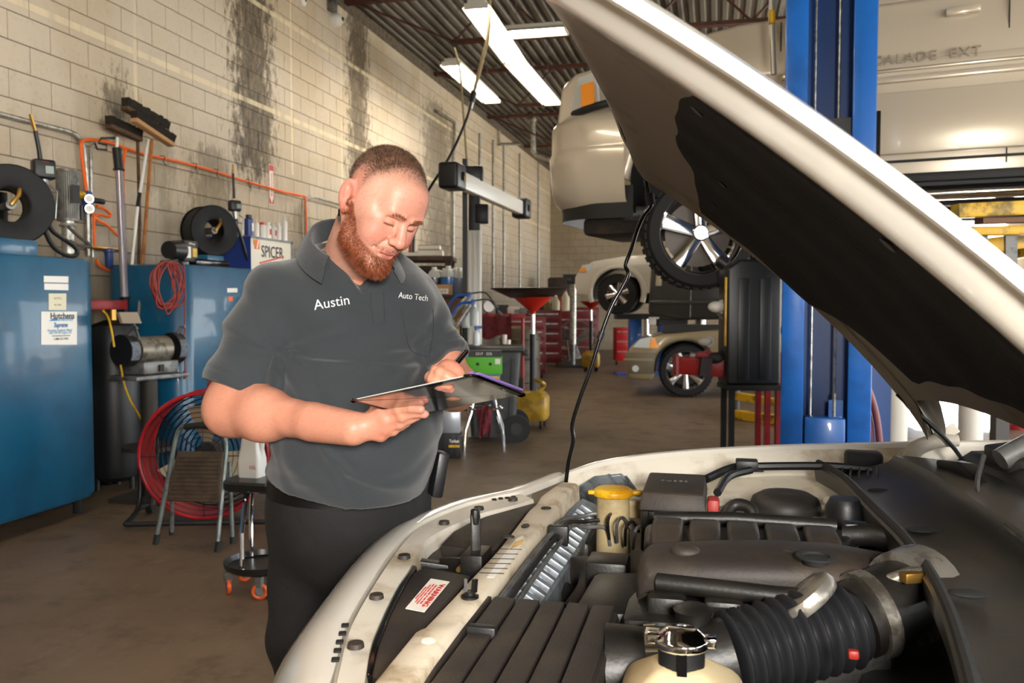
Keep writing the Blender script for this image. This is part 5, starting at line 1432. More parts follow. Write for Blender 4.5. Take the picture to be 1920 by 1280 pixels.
MB().torus(AX(223, 318, -4.62), .038, .008).build('grip_collar', BLACK, pj); MB().torus(AX(234, 558, -4.47), .034, .008).build('socket_collar', BLACK, pj)
MB().tube([AX(a, b, -4.68) for a, b in ((178, 268), (182, 279), (199, 281), (200, 272), (184, 268), (190, 259), (215, 258))], .008, 8).build('hanger_loop', BLACK, pj)
BRIS = mat('broom_bristle', '#1d1812', .95, 0, '#2d2318', 30, bump=.5, bs=120)
WOODD = mat('worn_wood', '#5a4128', .7, 0, '#3c2a1a', 14, stretch=(1, 1, 6))
WOODO = mat('varnished_wood', '#a8692f', .5, 0, '#8c5526', 12)
WOODL = mat('raw_wood', '#b98d5f', .7)
def broomhead(t, a, b, x, w, h, tilt, block=WOODD):
    A, B = AX(a[0], a[1], x), AX(b[0], b[1], x + .02); d = (B - A).normalized(); up = V(0, 0, 1); nr = V(1, 0, 0)
    hb = MB().bar(A, B, .07, .035, up=(0, 0, 1)).build('broom_block', block, t, bevel=.006)
    n = 16
    for k in range(n):
        p = A.lerp(B, (k + .5) / n); w_ = (B - A).length / n
        M = frame(p, d, V(0, 0, 1))
        MB().loft([[p + d * (sx * w_ * .48 * f) + nr * (sy * .03 * f + tilt * q) + up * (.016 + q) for sx, sy in ((-1, -1), (1, -1), (1, 1), (-1, 1))] for q, f in ((0, .9), (h + random.uniform(-.008, .008), 1.15))]).build('bristle_tuft', BRIS, hb)
t = pole('push_broom', 'push broom with a white handle, highest of the upturned brooms', [((278, 262), (262, 365), .013, WHITEP), ((262, 362), (258, 388), .016, BLACK, 'joint'), ((258, 388), (245, 520), .013, WHITEP), ((246, 516), (244, 532), .015, BLACK, 'end_cap')], -4.68, -4.5)
broomhead(t, (233, 202), (312, 248), -4.62, .06, .07, .15)
t = pole('push_broom', 'push broom with a varnished wooden handle among the upturned brooms', [((285, 262), (262, 560), .014, WOODO), ((262, 558), (259, 600), .014, GREYM, 'tip')], -4.66, -4.42)
broomhead(t, (250, 224), (322, 272), -4.55, .06, .06, .25, WOODL)
t = pole('push_broom', 'small dark broom behind the other brooms, lowest head', [((258, 258), (262, 420), .013, WOODD), ((262, 420), (258, 560), .013, WOODD)], -4.74, -4.6)
broomhead(t, (203, 236), (262, 262), -4.72, .06, .06, .05)

# red cord coil over the second tank
REDC = mat('red_cord', '#8e2f26', .5)
t = thing('extension_cord', 'coiled red extension cord hanging over the second blue tank', 'cord', AX(305, 590, XF + .03))
for k in range(10):
    cx_, a_, bt = 312 + random.uniform(-6, 6), 36 - 2.2 * k + random.uniform(-2, 2), 576 + random.uniform(-14, 14)
    pix = []
    for j in range(12):
        th = 2 * math.pi * j / 12; yy = 490 + (bt - 490) * (.5 - .5 * math.cos(th)); pix.append((cx_ + a_ * math.sin(th) * (.75 + .25 * (yy - 490) / (bt - 490)) + 4 * math.sin(3 * th + k), yy))
    MB().tube([AX(a, b, XF + .02 + .006 * k) for a, b in pix], .0062, 7, closed=True, sm=4).build('cord_loop', REDC, t)
MB().tube([AX(a, b, XF + .03) for a, b in ((345, 495), (347, 560), (346, 640), (347, 700))], .0062, 7, sm=4).build('cord_tail', REDC, t)
MB().cyl(AX(347, 695, XF + .03), AX(347, 710, XF + .03), .014, n=10).build('plug', REDC, t)
MB().cyl(AX(303, 492, XF - .03), AX(332, 489, XF - .03), .014, n=8).build('cord_hook', BLACK, t)
t = thing('pump_motor', 'small black pump motor with a yellow label on the second tank', 'motor', V(XF - .12, AX(345, 480, XF - .12).y, ZT2))
c = AX(347, 470, XF - .12); c.z = ZT2 + .11
MB().box(c, (.12, .19, .17)).build('terminal_box', BLACK, t, bevel=.012)
MB().cyl(c + V(0, -.08, 0), c + V(0, -.22, 0), .085, .07, n=18).build('motor_can', BLACK, t)
MB().box(c + V(.061, .04, -.01), (.004, .06, .07)).build('yellow_label', YELLOW, t); MB().box(c + V(.061, -.045, -.01), (.003, .06, .09)).build('print', STICK, t)
text_obj('print', 'OilPump', .026, STICK, frame(c + V(.0625, .0, .06), (0, 1, 0), (0, 0, 1)), t)
MB().box(c + V(0, .3, -.08), (.14, .5, .05)).build('pump_body', BLACKG, t, bevel=.01)
MB().cyl(c + V(.0, -.02, -.11), c + V(0, -.02, -.08), .04, n=12).build('foot', GREYM, t)

# sign cabinet with spray cans on top
SPX = -4.28
t = thing('parts_cabinet', 'white and blue parts cabinet with a brand sign beside the second reel', 'cabinet', V(SPX - .2, AX(505, 500, SPX).y, ZT2))
q = [AX(470, 444, SPX), AX(548, 451, SPX), AX(548, 530, SPX), AX(470, 530, SPX)]
zt = (q[0].z + q[1].z) / 2
ya, yb = q[0].y, q[1].y
CABW = mat('cabinet_white', '#e8e1cf', .45); CABB = mat('cabinet_blue', '#1f3a86', .4)
MB().box2((WX + .08, ya, ZT2 + .001), (SPX, yb, zt)).build('case', CABW, t, bevel=.005)
MB().box2((WX + .09, ya - .006, ZT2 + .002), (SPX + .001, ya + .001, zt - .002)).build('side_panel', CABB, t)
MB().box2((SPX, ya, zt - .022), (SPX + .006, yb, zt)).build('top_rail', GREYM, t)
MB().box2((SPX - .002, yb - .03, ZT2), (SPX + .006, yb, zt)).build('edge_rail', GREYM, t)
fm = lambda px, py: frame(AX(px, py, SPX + .003), (0, 1, 0), (0, 0, 1))
text_obj('lettering', 'SPICER', .16, TEXT_K, fm(511, 474), t, wx=.92, bold=.001)
a, b = AX(487, 493, SPX + .002), AX(532, 481, SPX + .002)
MB().bar(a, V(a.x, b.y, b.z), .004, .014).build('underline', mat('sign_red', '#d2431f', .5), t)
l0 = AX(482, 458, SPX + .002); MB().box(l0, (.004, .09, .09)).build('emblem', mat('sign_orange', '#e8752a', .5), t); MB().slab([l0 + V(.003, -.075, -.02), l0 + V(.003, -.04, .045), l0 + V(.003, -.075, .045)], (.002, 0, 0)).build('emblem_flag', YELLOW, t)
MB().slab([l0 + V(.003, -.02, -.04), l0 + V(.003, .0, -.04), l0 + V(.003, .03, .04), l0 + V(.003, .01, .04)], (.002, 0, 0)).build('emblem_stroke', STICK, t)
cans = [(467, '#2b3f80', '#18181a', 'white and blue spray can with black cap'), (481, '#efe9e0', '#f0c8b8', 'plain white caulk tube with pink tip'), (492, '#d8d4ce', '#c8261c', 'pale spray can with red cap'), (502, '#eceae4', '#e8e6df', 'white spray can with red oval'), (512, '#cfcac0', '#c9c2b0', 'silver spray can with small red mark'), (521, '#d9d7d2', '#cfcdc8', 'grey slim spray can'), (534, '#eeecea', '#e4e2df', 'tall white caulk tube at the right end')]
for k, (px, cb, cc_, lab) in enumerate(cans):
    p = AX(px, 440, SPX - .07); r = .034 if k not in (1, 6) else .025; h = (.20, .17, .16, .17, .16, .18, .25)[k]
    if k == 0: r = .042; h = .21
    p.z = zt
    o = thing('spray_can', lab + ' on the sign cabinet', 'spray can', p, group='cans on the sign cabinet')
    MB().lathe([(r * .96, 0), (r, .006), (r, h * .78), (r * .8, h * .83), (r * .5, h * .85)], Matrix.Translation(p), 18).build('can', mat('can_%d' % k, cb, .35), o)
    if k in (1, 6): MB().tube([p + V(0, 0, h * .84), p + V(0, 0, h * 1.15)], [.01, .004], 8).build('tip', mat('cap_%d' % k, cc_, .4), o)
    else: MB().lathe([(r * .7, h * .82), (r * .7, h * .98), (r * .5, h)], Matrix.Translation(p), 16).build('cap', mat('cap_%d' % k, cc_, .4), o)
    if k in (0, 3, 4): MB().slab([p + V(r * 1.0, -.018, h * .25), p + V(r * 1.0, .018, h * .25), p + V(r * 1.0, .018, h * .6), p + V(r * 1.0, -.018, h * .6)], (.001, 0, 0)).build('label_patch', mat('can_white', '#f0eeea', .5) if k == 0 else mat('can_red', '#c23a2a', .5), o)

# arrow sign
t = thing('arrow_sign', 'narrow red and white extinguisher arrow sign on the block wall', 'sign', AX(509, 384, WX + .002))
a, b = AX(504, 307, WX + .004), AX(514, 384, WX + .004)
MB().box2((WX + .001, a.y, b.z), (WX + .004, b.y, a.z)).build('plate', STICK, t)
RS = mat('sign_red_ink', '#cc3a2c', .5); ym = (a.y + b.y) / 2; hw = (b.y - a.y)
for y0, y1 in ((a.y + .004, a.y + .012), (b.y - .012, b.y - .004)): MB().box2((WX + .004, y0, b.z + .01), (WX + .005, y1, a.z - .01)).build('border', RS, t)
for z0, z1 in ((b.z + .005, b.z + .07), (a.z - .07, a.z - .005)): MB().box2((WX + .004, a.y + .014, z0), (WX + .0055, b.y - .014, z1)).build('panel', RS, t)
MB().slab([V(WX + .0056, ym - hw * .3, b.z + .07), V(WX + .0056, ym, b.z + .012), V(WX + .0056, ym + hw * .3, b.z + .07)], (.001, 0, 0)).build('arrow_head', STICK, t)
text_obj('lettering', 'FIRE EXTINGUISHER', .034, RS, frame(V(WX + .006, ym, (a.z + b.z) / 2), (0, 0, -1), (0, 1, 0)), t, wx=.85, bold=.0008)
# dome camera, horn and junction bits high on the wall
t = thing('security_camera', 'small white dome camera high on the block wall', 'camera', AX(625, 38, WX + .02))
c = AX(625, 38, WX); MB().lathe([(.09, 0), (.09, .05), (.075, .09), (.04, .12), (0, .125)], frame(c, (0, 1, 0), (0, 0, 1)), 22).build('dome', WHITEP, t)
MB().ball(c + V(.11, .01, .01), .032).build('lens', BLACKG, t)
t = thing('junction_box', 'grey junction box above the dome camera', 'box', AX(622, 12, WX + .02)); MB().box(AX(623, 10, WX + .05), (.1, .11, .16)).build('box_body', GREYM, t, bevel=.01); MB().cyl(AX(623, 10, WX + .05) + V(0, 0, .08), AX(623, 10, WX + .05) + V(0, 0, .5), .014, n=8).build('box_conduit', GREYM, t)
t = thing('smoke_sensor', 'small white round sensor high on the wall, near the top edge', 'sensor', AX(566, 2, WX + .02)); MB().lathe([(.06, 0), (.06, .03), (.03, .05), (0, .05)], frame(AX(566, 2, WX), (0, 1, 0), (0, 0, 1)), 16).build('sensor_body', WHITEP, t); MB().lathe([(.015, .05), (.01, .06), (0, .06)], frame(AX(566, 2, WX), (0, 1, 0), (0, 0, 1)), 10).build('sensor_eye', BLACK, t)
# hanging cables
def cable(lab, pix, d0, d1, r, mt):
    n = len(pix); o = MB().tube([AD(a, b, d0 + (d1 - d0) * k / (n - 1)) for k, (a, b) in enumerate(pix)], r, 7, sm=5).build('cable', mt)
    return tag(o, lab, 'cable')
cable('pale rope hanging from the roof to the cord connector', [(918, -40), (916, 60), (905, 110), (892, 160), (886, 182)], 9.6, 9.5, .022, mat('rope', '#a99672', .8))
cable('thin black drop cord slanting down behind the mechanic\'s head', [(886, 182), (874, 225), (845, 290), (805, 354), (780, 400)], 9.5, 8.6, .014, BLACKM)
cable('thin wire hanging to the light bar', [(852, 90), (862, 130), (868, 200), (876, 312)], 9.6, 9.4, .012, mat('rope', '#a99672', .8))
t = thing('cord_connector', 'inline cord connector hanging under the bright light row', 'connector', AD(887, 182, 9.5)); MB().cyl(AD(889, 172, 9.5), AD(884, 192, 9.5), .035, n=10).build('connector_body', BLACK, t); MB().cyl(AD(884, 192, 9.5), AD(881, 204, 9.5), .028, n=10).build('connector_end', WHITEP, t)

# bench grinder on a pedestal between the tanks
t = thing('bench_grinder', 'grey bench grinder on a steel pedestal between the blue tanks', 'grinder', V(-3.95, AX(285, 800, -3.95).y, 0))
gc = AX(278, 655, -3.95); GY = V(0.25, .97, 0)
MB().cyl(gc - GY * .12, gc + GY * .15, .095, n=22).build('motor', mat('grinder_grey', '#8b8578', .42, .5, '#5f594d', 14), t)
MB().slab([gc + GY * a + V(b, 0, -.17) for a, b in ((-.14, -.08), (.16, -.08), (.16, .1), (-.14, .1))], (0, 0, .09)).build('motor_foot', GREYM, t, bevel=.01)
for s in (-1, 1):
    e = gc + GY * (.21 * s + .015)
    MB().cyl(e - GY * .035, e + GY * .035, .115, n=26).build('wheel_guard', BLACK, t)
    MB().cyl(e - GY * .037 * 1 + V(.02, 0, 0), e + GY * .03 + V(.02, 0, 0), .10, n=26).build('grinding_wheel', mat('abrasive', '#6f7680', .9, 0, '#5a5f66', 40), t)
    MB().tube([e + V(.02, 0, .08), e + V(.06, 0, .15), e + V(.10, 0, .16)], .012, 8).build('spark_arm', GREYM, t)
    MB().cyl(gc + GY * .1 * s, e, .06, .045, n=16).build('hub_housing', GREYM, t)
MB().box(gc + V(.105, .0, -.13), (.01, .05, .05)).build('switch', BLACKG, t)
MB().box(gc + V(0, 0, -.19), (.30, .46, .03), rz=R(-14)).build('top_plate', GREYM, t, bevel=.006)
MB().cyl(V(gc.x, gc.y, .02), gc + V(0, 0, -.2), .06, n=16).build('pedestal', mat('pedestal_dark', '#3a362f', .6, .3), t)
MB().cyl(V(gc.x, gc.y, .36), V(gc.x, gc.y, .39), .19, n=20).build('tray', mat('pedestal_dark', '#3a362f'), t)
MB().box(V(gc.x, gc.y, .015), (.42, .38, .03)).build('base_plate', mat('pedestal_dark', '#3a362f'), t)
MB().slab([AX(a, b, -3.9) for a, b in ((223, 585), (258, 585), (266, 606), (230, 606))], (-.02, 0, .0)).build('eye_shield', mat('scratched_shield', '#8d7c64', .5), t)
MB().bar(AX(248, 600, -3.92), gc + V(0, -.1, .08), .015, .015).build('shield_bracket', GREYM, t)
t = thing('power_cord', 'yellow cord hanging beside the bench grinder', 'cord', AX(277, 812, -4.0))
MB().tube([AX(a, b, -4.0) for a, b in ((193, 582), (203, 595), (210, 625), (214, 650))], .007, 7, sm=4).build('cord_run', YELLOW, t); MB().tube([AX(a, b, -4.0) for a, b in ((226, 684), (233, 720), (245, 752), (262, 780), (277, 812))], .007, 7, sm=4).build('cord_run', YELLOW, t)
t = thing('air_tank', 'dark compressor tank in the gap between the blue tanks', 'tank', V(-4.45, y1a + .64, 0))
MB().lathe([(.10, .06), (.17, .1), (.19, .18), (.19, 1.15), (.16, 1.24), (.06, 1.28)], Matrix.Translation(V(-4.45, y1a + .64, 0)), 22).build('vessel', BLACK, t)
for k in range(3): a = 2.1 * k; MB().cyl(V(-4.45 + .14 * math.cos(a), y1a + .64 + .14 * math.sin(a), 0), V(-4.45 + .14 * math.cos(a), y1a + .64 + .14 * math.sin(a), .12), .02, n=8).build('foot', BLACK, t)
MB().cyl(V(-4.45, y1a + .64, 1.27), V(-4.45, y1a + .64, 1.36), .03, n=10).build('outlet', BRASS, t)
o = MB().box2((-4.75, y1a + .1, 1.36), (-4.4, y1a + .75, 1.43)).build('red_rail', RED, bevel=.005); tag(o, 'dark red steel rail behind the leaning poles', 'rail')
t = thing('oil_jug', 'black jug standing at the foot of the left tank', 'jug', AZ(205, 905, 0))
b0 = AZ(205, 905, 0)
MB().loft([[b0 + V(a * f, b * f, z) for a, b in rrect(-.07, .07, -.1, .1, .03, 4)] for f, z in ((.95, 0), (1, .02), (1, .2), (.8, .25), (.35, .28))]).build('jug_body', BLACKG, t); MB().cyl(b0 + V(0, 0, .28), b0 + V(0, 0, .31), .025, n=12).build('jug_cap', GREYM, t)
MB().tube([b0 + V(.0, .03, .25), b0 + V(0, .09, .29), b0 + V(0, .1, .2)], .012, 8, sm=3).build('jug_handle', BLACKG, t)

# red drum fan
FC = AD(392, 848, 5.75); FA = V(.30, -.95, .0).normalized()
t = thing('drum_fan', 'large red drum fan on the floor behind the step stool', 'fan', V(FC.x, FC.y, 0))
FR = .40; M = frame(FC, V(0, 0, 1).cross(FA), V(0, 0, 1))
FRED = mat('fan_red', '#a8151f', .35, 0, '#8a1018', 6)
MB().lathe([(FR, .13), (FR + .012, .135), (FR + .012, .12), (FR, .11), (FR, -.13), (FR + .012, -.135), (FR - .004, -.135), (FR - .006, .13)], M, 48, cap=False).build('drum', FRED, t)
MB().torus(M @ V(0, 0, .135), FR, .012, axis=FA, n=48).build('front_rim', FRED, t)
MB().torus(M @ V(0, 0, -.135), FR, .012, axis=FA, n=48).build('rear_rim', FRED, t)
BLADE = mat('fan_blade', '#b9ac93', .5, .2)
for k in range(3):
    a0 = R(95 + 120 * k); pts = []
    for (rr, da, zz) in ((.07, -.4, .02), (.07, .4, -.02), (.20, .45, -.05), (.33, .38, -.06), (.33, -.30, .05), (.2, -.42, .05)):
        pts.append(M @ V(rr * math.cos(a0 + da), rr * math.sin(a0 + da), zz))
    MB().slab(pts, FA * .004).build('blade', BLADE, t)
MB().cyl(M @ V(0, 0, -.12), M @ V(0, 0, .08), .075, n=20).build('motor', BLACK, t)
WIREB = mat('guard_wire', '#1a1715', .4, .4)
for k in range(11):
    MB().torus(M @ V(0, 0, .145), .06 + .032 * k, .0022, axis=FA, n=40, m=5).build('guard_ring', WIREB, t)
    MB().torus(M @ V(0, 0, -.14), .06 + .032 * k, .005, axis=FA, n=32, m=5).build('rear_guard_ring', WIREB, t)
for k in range(8):
    a = 2 * math.pi * k / 8; MB().cyl(M @ V(.06 * math.cos(a), .06 * math.sin(a), .146), M @ V(.40 * math.cos(a), .40 * math.sin(a), .14), .003, n=6).build('guard_spoke', WIREB, t)
sd = V(0, 0, 1).cross(FA)
for s in (-1, 1):
    a = M @ V(s * (FR + .04), 0, 0); bz = V(a.x, a.y, .05)
    MB().tube([a, V(a.x, a.y, .2), V(a.x, a.y, .08) + FA * .06, V(a.x, a.y, .04) + FA * .28], .016, 10, sm=4).build('stand_tube', BLACK, t); MB().tube([V(a.x, a.y, .08) + FA * .06, V(a.x, a.y, .06) - FA * .22], .016, 10).build('stand_tube', BLACK, t)
    w = V(a.x, a.y, .065) - FA * .2; MB().cyl(w - sd * .02, w + sd * .02, .065, n=20).build('wheel', RUBBER, t); MB().cyl(w - sd * .022, w + sd * .022, .02, n=10).build('wheel_hub', CHROME, t)
a, b = M @ V(-FR - .04, 0, 0), M @ V(FR + .04, 0, 0)
MB().cyl(V(a.x, a.y, .04) + FA * .28, V(b.x, b.y, .04) + FA * .28, .016, n=10).build('stand_bar', BLACK, t)
MB().box(M @ V(.05, FR + .03, 0), (.1, .06, .06)).build('handle_block', FRED, t, bevel=.008); MB().ball(M @ V(.06, FR + .08, 0), (.035, .03, .035)).build('switch_knob', mat('knob_cream', '#d8c9a8', .5), t)

# step stool
t = thing('step_stool', 'folding step stool with grey legs and brown tread leaning before the red fan', 'step stool', AZ(350, 1022, 0))
TUBG = mat('stool_tube', '#7d8582', .4, .5, '#5d625f', 16)
TREAD = mat('tread_brown', '#4a3b2d', .75, 0, '#3b2e22', 12)
fl_, fr_, bl_, br_ = AZ(292, 1020, .0), AZ(407, 1034, .0), AZ(322, 1002, .0), AZ(436, 1018, .0)
h0 = .70
lt, rt = AD(326, 838, 5.15), AD(424, 838, 5.08)
front = [fl_ + V(0, 0, .02), fl_.lerp(lt, .75), lt, AD(334, 808, 5.15), AD(348, 799, 5.14), AD(375, 797, 5.12), AD(402, 799, 5.10), AD(416, 808, 5.09), rt, fr_.lerp(rt, .75), fr_ + V(0, 0, .02)]
MB().tube(front, .0135, 10, sm=4).build('front_frame', TUBG, t)
MB().tube([AD(347, 800, 5.14), AD(375, 797, 5.12), AD(403, 800, 5.10)], .019, 10).build('foam_grip', RUBBER, t)
for a, b in ((bl_, AD(324, 862, 5.2)), (br_, AD(430, 866, 5.13))): MB().cyl(a + V(0, 0, .01), b, .012, n=10).build('rear_leg', TUBG, t)
for a in (fl_, fr_): MB().cyl(a, a + (lt - fl_).normalized() * .06, .018, n=10).build('rubber_foot', RUBBER, t)
for a in (bl_, br_): MB().cyl(a, a + V(0, 0, .04), .015, n=10).build('rubber_foot', RUBBER, t)
tq = [AD(332, 845, 5.10), AD(418, 846, 5.03), AD(411, 942, 4.93), AD(310, 938, 5.0)]
nn = (tq[1] - tq[0]).cross(tq[3] - tq[0]).normalized()
if nn.dot(CAM - tq[0]) < 0: nn = -nn
trd = MB().slab(tq, -nn * .02).build('tread', TREAD, t, bevel=.008)
for k in range(11):
    f = .12 + .8 * k / 10; a, b = tq[0].lerp(tq[3], f), tq[1].lerp(tq[2], f); MB().bar(a.lerp(b, .06) + nn * .002, a.lerp(b, .94) + nn * .002, .008, .006, up=nn).build('grip_rib', TREAD, trd)
text_obj('tread_mark', 'cosco', .03, mat('tread_mark', '#2e241b', .7), frame((tq[0] + tq[1] + tq[2] + tq[3]) / 4 + nn * .006, tq[1] - tq[0], tq[0] - tq[3]), trd)

# roller seat with a white jug on it
S0 = AD(487, 902, 4.55)
t = thing('roller_seat', 'black roller seat with a round tool tray and orange casters by the man\'s leg', 'stool', AZ(475, 1075, 0))
MB().loft([[S0 + V(a, b, z) for a, b in [(q[0] * f, q[1] * f) for q in rrect(-.15, .19, -.16, .16, .08, 5)]] for f, z in ((.92, -.03), (1, -.02), (1, .012), (.94, .024), (.6, .027))]).build('seat', mat('seat_vinyl', '#1b1a1a', .35), t)
b0 = AZ(492, 1062, .11); 
MB().lathe([(.0, .0), (.165, .0), (.18, .012), (.185, .04), (.175, .04), (.168, .014), (0, .012)], Matrix.Translation(b0), 36).build('tool_tray', mat('tray_black', '#1d1b1a', .3), t)
for k in range(3): a = R(20 + 120 * k); MB().tube([b0 + V(.15 * math.cos(a), .15 * math.sin(a), .02), b0 + V(.15 * math.cos(a), .15 * math.sin(a), .2), S0 + V(.10 * math.cos(a), .10 * math.sin(a), -.02)], .011, 8).build('seat_post', CHROME, t)
for k in range(5):
    a = R(150 + 72 * k); c = b0 + V(.165 * math.cos(a), .165 * math.sin(a), -.07); tn = V(-math.sin(a), math.cos(a), 0)
    MB().torus(c, .03, .010, axis=V(math.cos(a), math.sin(a), 0), n=18).build('caster_wheel', mat('caster_orange', '#d8581e', .45), t); MB().cyl(c - V(math.cos(a), math.sin(a), 0) * .01, c + V(math.cos(a), math.sin(a), 0) * .01, .022, n=14).build('caster_hub', GREYM, t)
    MB().box(c + V(0, 0, .045), (.03, .03, .05)).build('caster_fork', GREYM, t)
j0 = S0 + V(-.035, -.01, .027)
t = thing('oil_bottle', 'white plastic oil jug standing on the black roller seat', 'jug', j0)
MB().loft([[j0 + V(a * f, b * f, z) for a, b in rrect(-.062, .062, -.05, .05, .02, 5)] for f, z in ((.95, 0), (1.0, .01), (1.0, .09), (.8, .15), (.72, .20), (.45, .235), (.3, .25))]).build('bottle', mat('hdpe_white', '#e9e7e2', .35), t)
MB().cyl(j0 + V(0, 0, .25), j0 + V(0, 0, .275), .02, n=14).build('bottle_cap', WHITEP, t)
MB().tube([j0 + V(.04, 0, .24), j0 + V(.06, 0, .2), j0 + V(.052, 0, .12), j0 + V(.05, 0, .08)], .012, 8, sm=4).build('bottle_handle', mat('hdpe_white', '#e9e7e2', .35), t)
text_obj('print', 'OIL', .025, mat('can_red', '#c23a2a', .5), frame(j0 + V(.03, -.052, .055), (1, 0, 0), (0, 0, 1)), t)
# ------------------------------------------------------------------ middle of the shop, right of the mechanic
def fl(px, D):                       # a floor point at camera depth D under pixel column px
    q = LP(px, 640, D); q[2] = 0; return yf(q)
RX, RY = V(_cy, _sy, 0), V(-_sy, _cy, 0)     # camera-yaw right and forward, horizontal
MYAW = Matrix.Rotation(CAM_YAW, 4, 'Z')
def ybox(mb, c, s): return mb.box(c, s, rz=CAM_YAW)
# wheel alignment tower
ALW = mat('aligner_white', '#dedbd2', .35)
p0 = fl(890, 9.4)
t = thing('alignment_tower', 'white wheel-alignment tower with a camera beam, right of the mechanic\'s head', 'alignment machine', p0)
zt = LP(890, 330, 9.4)[2]
ybox(MB(), p0 + V(0, 0, .2 + 1.0), (.15, .13, 1.95)).build('column', ALW, t, bevel=.015)
for s in (-.05, 0, .05): ybox(MB(), p0 + RX * s - RY * .068 + V(0, 0, 1.2), (.012, .012, 1.9)).build('column_rib', ALW, t)
ybox(MB(), p0 + RX * -.10 + V(0, 0, (zt + 1.0) / 2 + .2), (.05, .1, 1.7)).build('cable_track', BLACK, t)
ybox(MB(), p0 + V(0, 0, zt - .35), (.12, .12, .75)).build('mast', BLACK, t, bevel=.01)
ybox(MB(), p0 + V(0, 0, zt + .02), (.19, .19, .16)).build('mast_head', BLACK, t, bevel=.02)
ybox(MB(), p0 + RX * .08 + V(0, 0, zt - .40), (.14, .16, .2)).build('motor_box', BLACK, t, bevel=.015)
ybox(MB(), p0 + V(0, 0, .06), (.5, .5, .12)).build('base', ALW, t, bevel=.02)
a, b = yf(LP(850, 334, 8.55)), yf(LP(977, 389, 11.4))
b.z = a.z = (a.z + b.z) / 2 + .0
d = (b - a).normalized()
MB().bar(a, b, .10, .17).build('camera_beam', ALW, t, bevel=.012)
for k in (-.045, -.015, .015, .045): MB().bar(a + V(0, 0, k) - RY * 0 + RX * .052, b + V(0, 0, k) + RX * .052, .006, .006).build('beam_rib', WHITEP, t)
MB().bar(a - d * .18, a + d * .12, .20, .25).build('camera_pod', BLACK, t, bevel=.03, seg=3)
MB().bar(b - d * .12, b + d * .18, .20, .25).build('camera_pod', BLACK, t, bevel=.03, seg=3)
for e in (a, b): MB().box(e - RY * .02 + RX * .10, (.02, .10, .08), rz=CAM_YAW).build('lens_window', BLACKG, t); MB().box(e + RX * .112 - V(0, 0, .02), (.006, .03, .05), rz=CAM_YAW).build('lens_led', BRASS, t)

# bench behind his shoulder with books
WOODK = mat('bench_dark_wood', '#4a3524', .65, 0, '#33251a', 8)
p1 = fl(775, 11.0); zb = LP(790, 482, 11.0)[2]
t = thing('wooden_bench', 'dark wooden bench with books on top behind the man\'s shoulder', 'bench', p1)
ybox(MB(), p1 + V(0, 0, zb - .03), (1.05, .7, .06)).build('bench_top', WOODK, t, bevel=.01)
for sx in (-.46, .46):
    for sy in (-.28, .28): ybox(MB(), p1 + RX * sx + RY * sy + V(0, 0, zb / 2), (.08, .08, zb - .06)).build('leg', WOODK, t)
ybox(MB(), p1 + RY * .2 + V(0, 0, zb - .35), (.95, .04, .5)).build('back_panel', WOODK, t)
for k, (px, py, w, h, lab) in enumerate(((808, 477, .30, .08, 'thick manual lying at the end of the wooden bench'), (806, 466, .26, .06, 'thinner book lying on top of the thick manual'), (770, 478, .30, .05, 'open brown binder lying on the wooden bench'))):
    z0 = zb if k != 1 else zb + .08
    c = fl(px, 10.9) + V(0, 0, z0 + h / 2)
    o = thing('manual', lab, 'book', c - V(0, 0, h / 2)); ybox(MB(), c, (w, .22, h)).build('cover', mat('book_cover_%d' % k, ('#c9b48a', '#8a7f6c', '#a28a5c')[k], .6), o); ybox(MB(), c - RY * .006 + RX * .006, (w, .215, h * .7)).build('pages', PAPER, o)
t = thing('tape_roll', 'roll of pale tape on the wooden bench by the man\'s beard', 'tape', fl(752, 10.9) + V(0, 0, zb)); MB().lathe([(.05, 0), (.09, 0), (.09, .06), (.05, .06)], Matrix.Translation(fl(752, 10.9) + V(0, 0, zb)), 20).build('roll', PAPER, t); MB().lathe([(.045, .002), (.05, .002), (.05, .058), (.045, .058)], Matrix.Translation(fl(752, 10.9) + V(0, 0, zb)), 20, cap=False).build('core', WOODL, t)
for k, (px, lab, cl) in enumerate(((769, 'red handled tool leaning on the wall behind his cheek', '#a33622'), (775, 'black handled tool leaning on the wall behind his cheek', '#1a1a1a'))):
    c = fl(px, 11.3) + V(0, 0, zb); o = thing('hand_tool', lab, 'tool', c); MB().cyl(c, c + V(.02, 0, .42), .02, n=8).build('tool_shaft', mat('tool_%d' % k, cl, .5), o); MB().cyl(c + V(.02, 0, .36), c + V(.024, 0, .5), .028, n=8).build('tool_grip', mat('tool_%d' % k, cl, .5), o)

# chemical shelf: cart with jugs, carton, spray bottles
p2 = fl(842, 9.7); zs = LP(840, 553, 9.7)[2]; zl = LP(855, 636, 9.7)[2]
t = thing('chemical_cart', 'black two-tier cart of fluids and bottles between the man and the white tower', 'cart', p2)
CARTB = mat('cart_black', '#1c1b1a', .5)
for z in (zs, zl): ybox(MB(), p2 + V(0, 0, z - .02), (.56, .42, .04)).build('shelf', CARTB, t, bevel=.006)
ybox(MB(), p2 - RY * .21 + V(0, 0, zl + .03), (.56, .02, .10)).build('tray_lip', CARTB, t)
for sx in (-.26, .26):
    for sy in (-.19, .19): MB().cyl(p2 + RX * sx + RY * sy + V(0, 0, .06), p2 + RX * sx + RY * sy + V(0, 0, zs + .1), .016, n=8).build('post', CARTB, t); MB().cyl(p2 + RX * (sx - .015) + RY * sy + V(0, 0, .05), p2 + RX * (sx + .015) + RY * sy + V(0, 0, .05), .05, n=14).build('caster', RUBBER, t)
ybox(MB(), p2 + RY * .0 + V(0, 0, .25), (.54, .40, .03)).build('shelf', CARTB, t)
ybox(MB(), p2 + RY * .19 + V(0, 0, (zs + zl) / 2), (.5, .02, .4)).build('back_board', mat('ochre_board', '#8a5a26', .7), t)
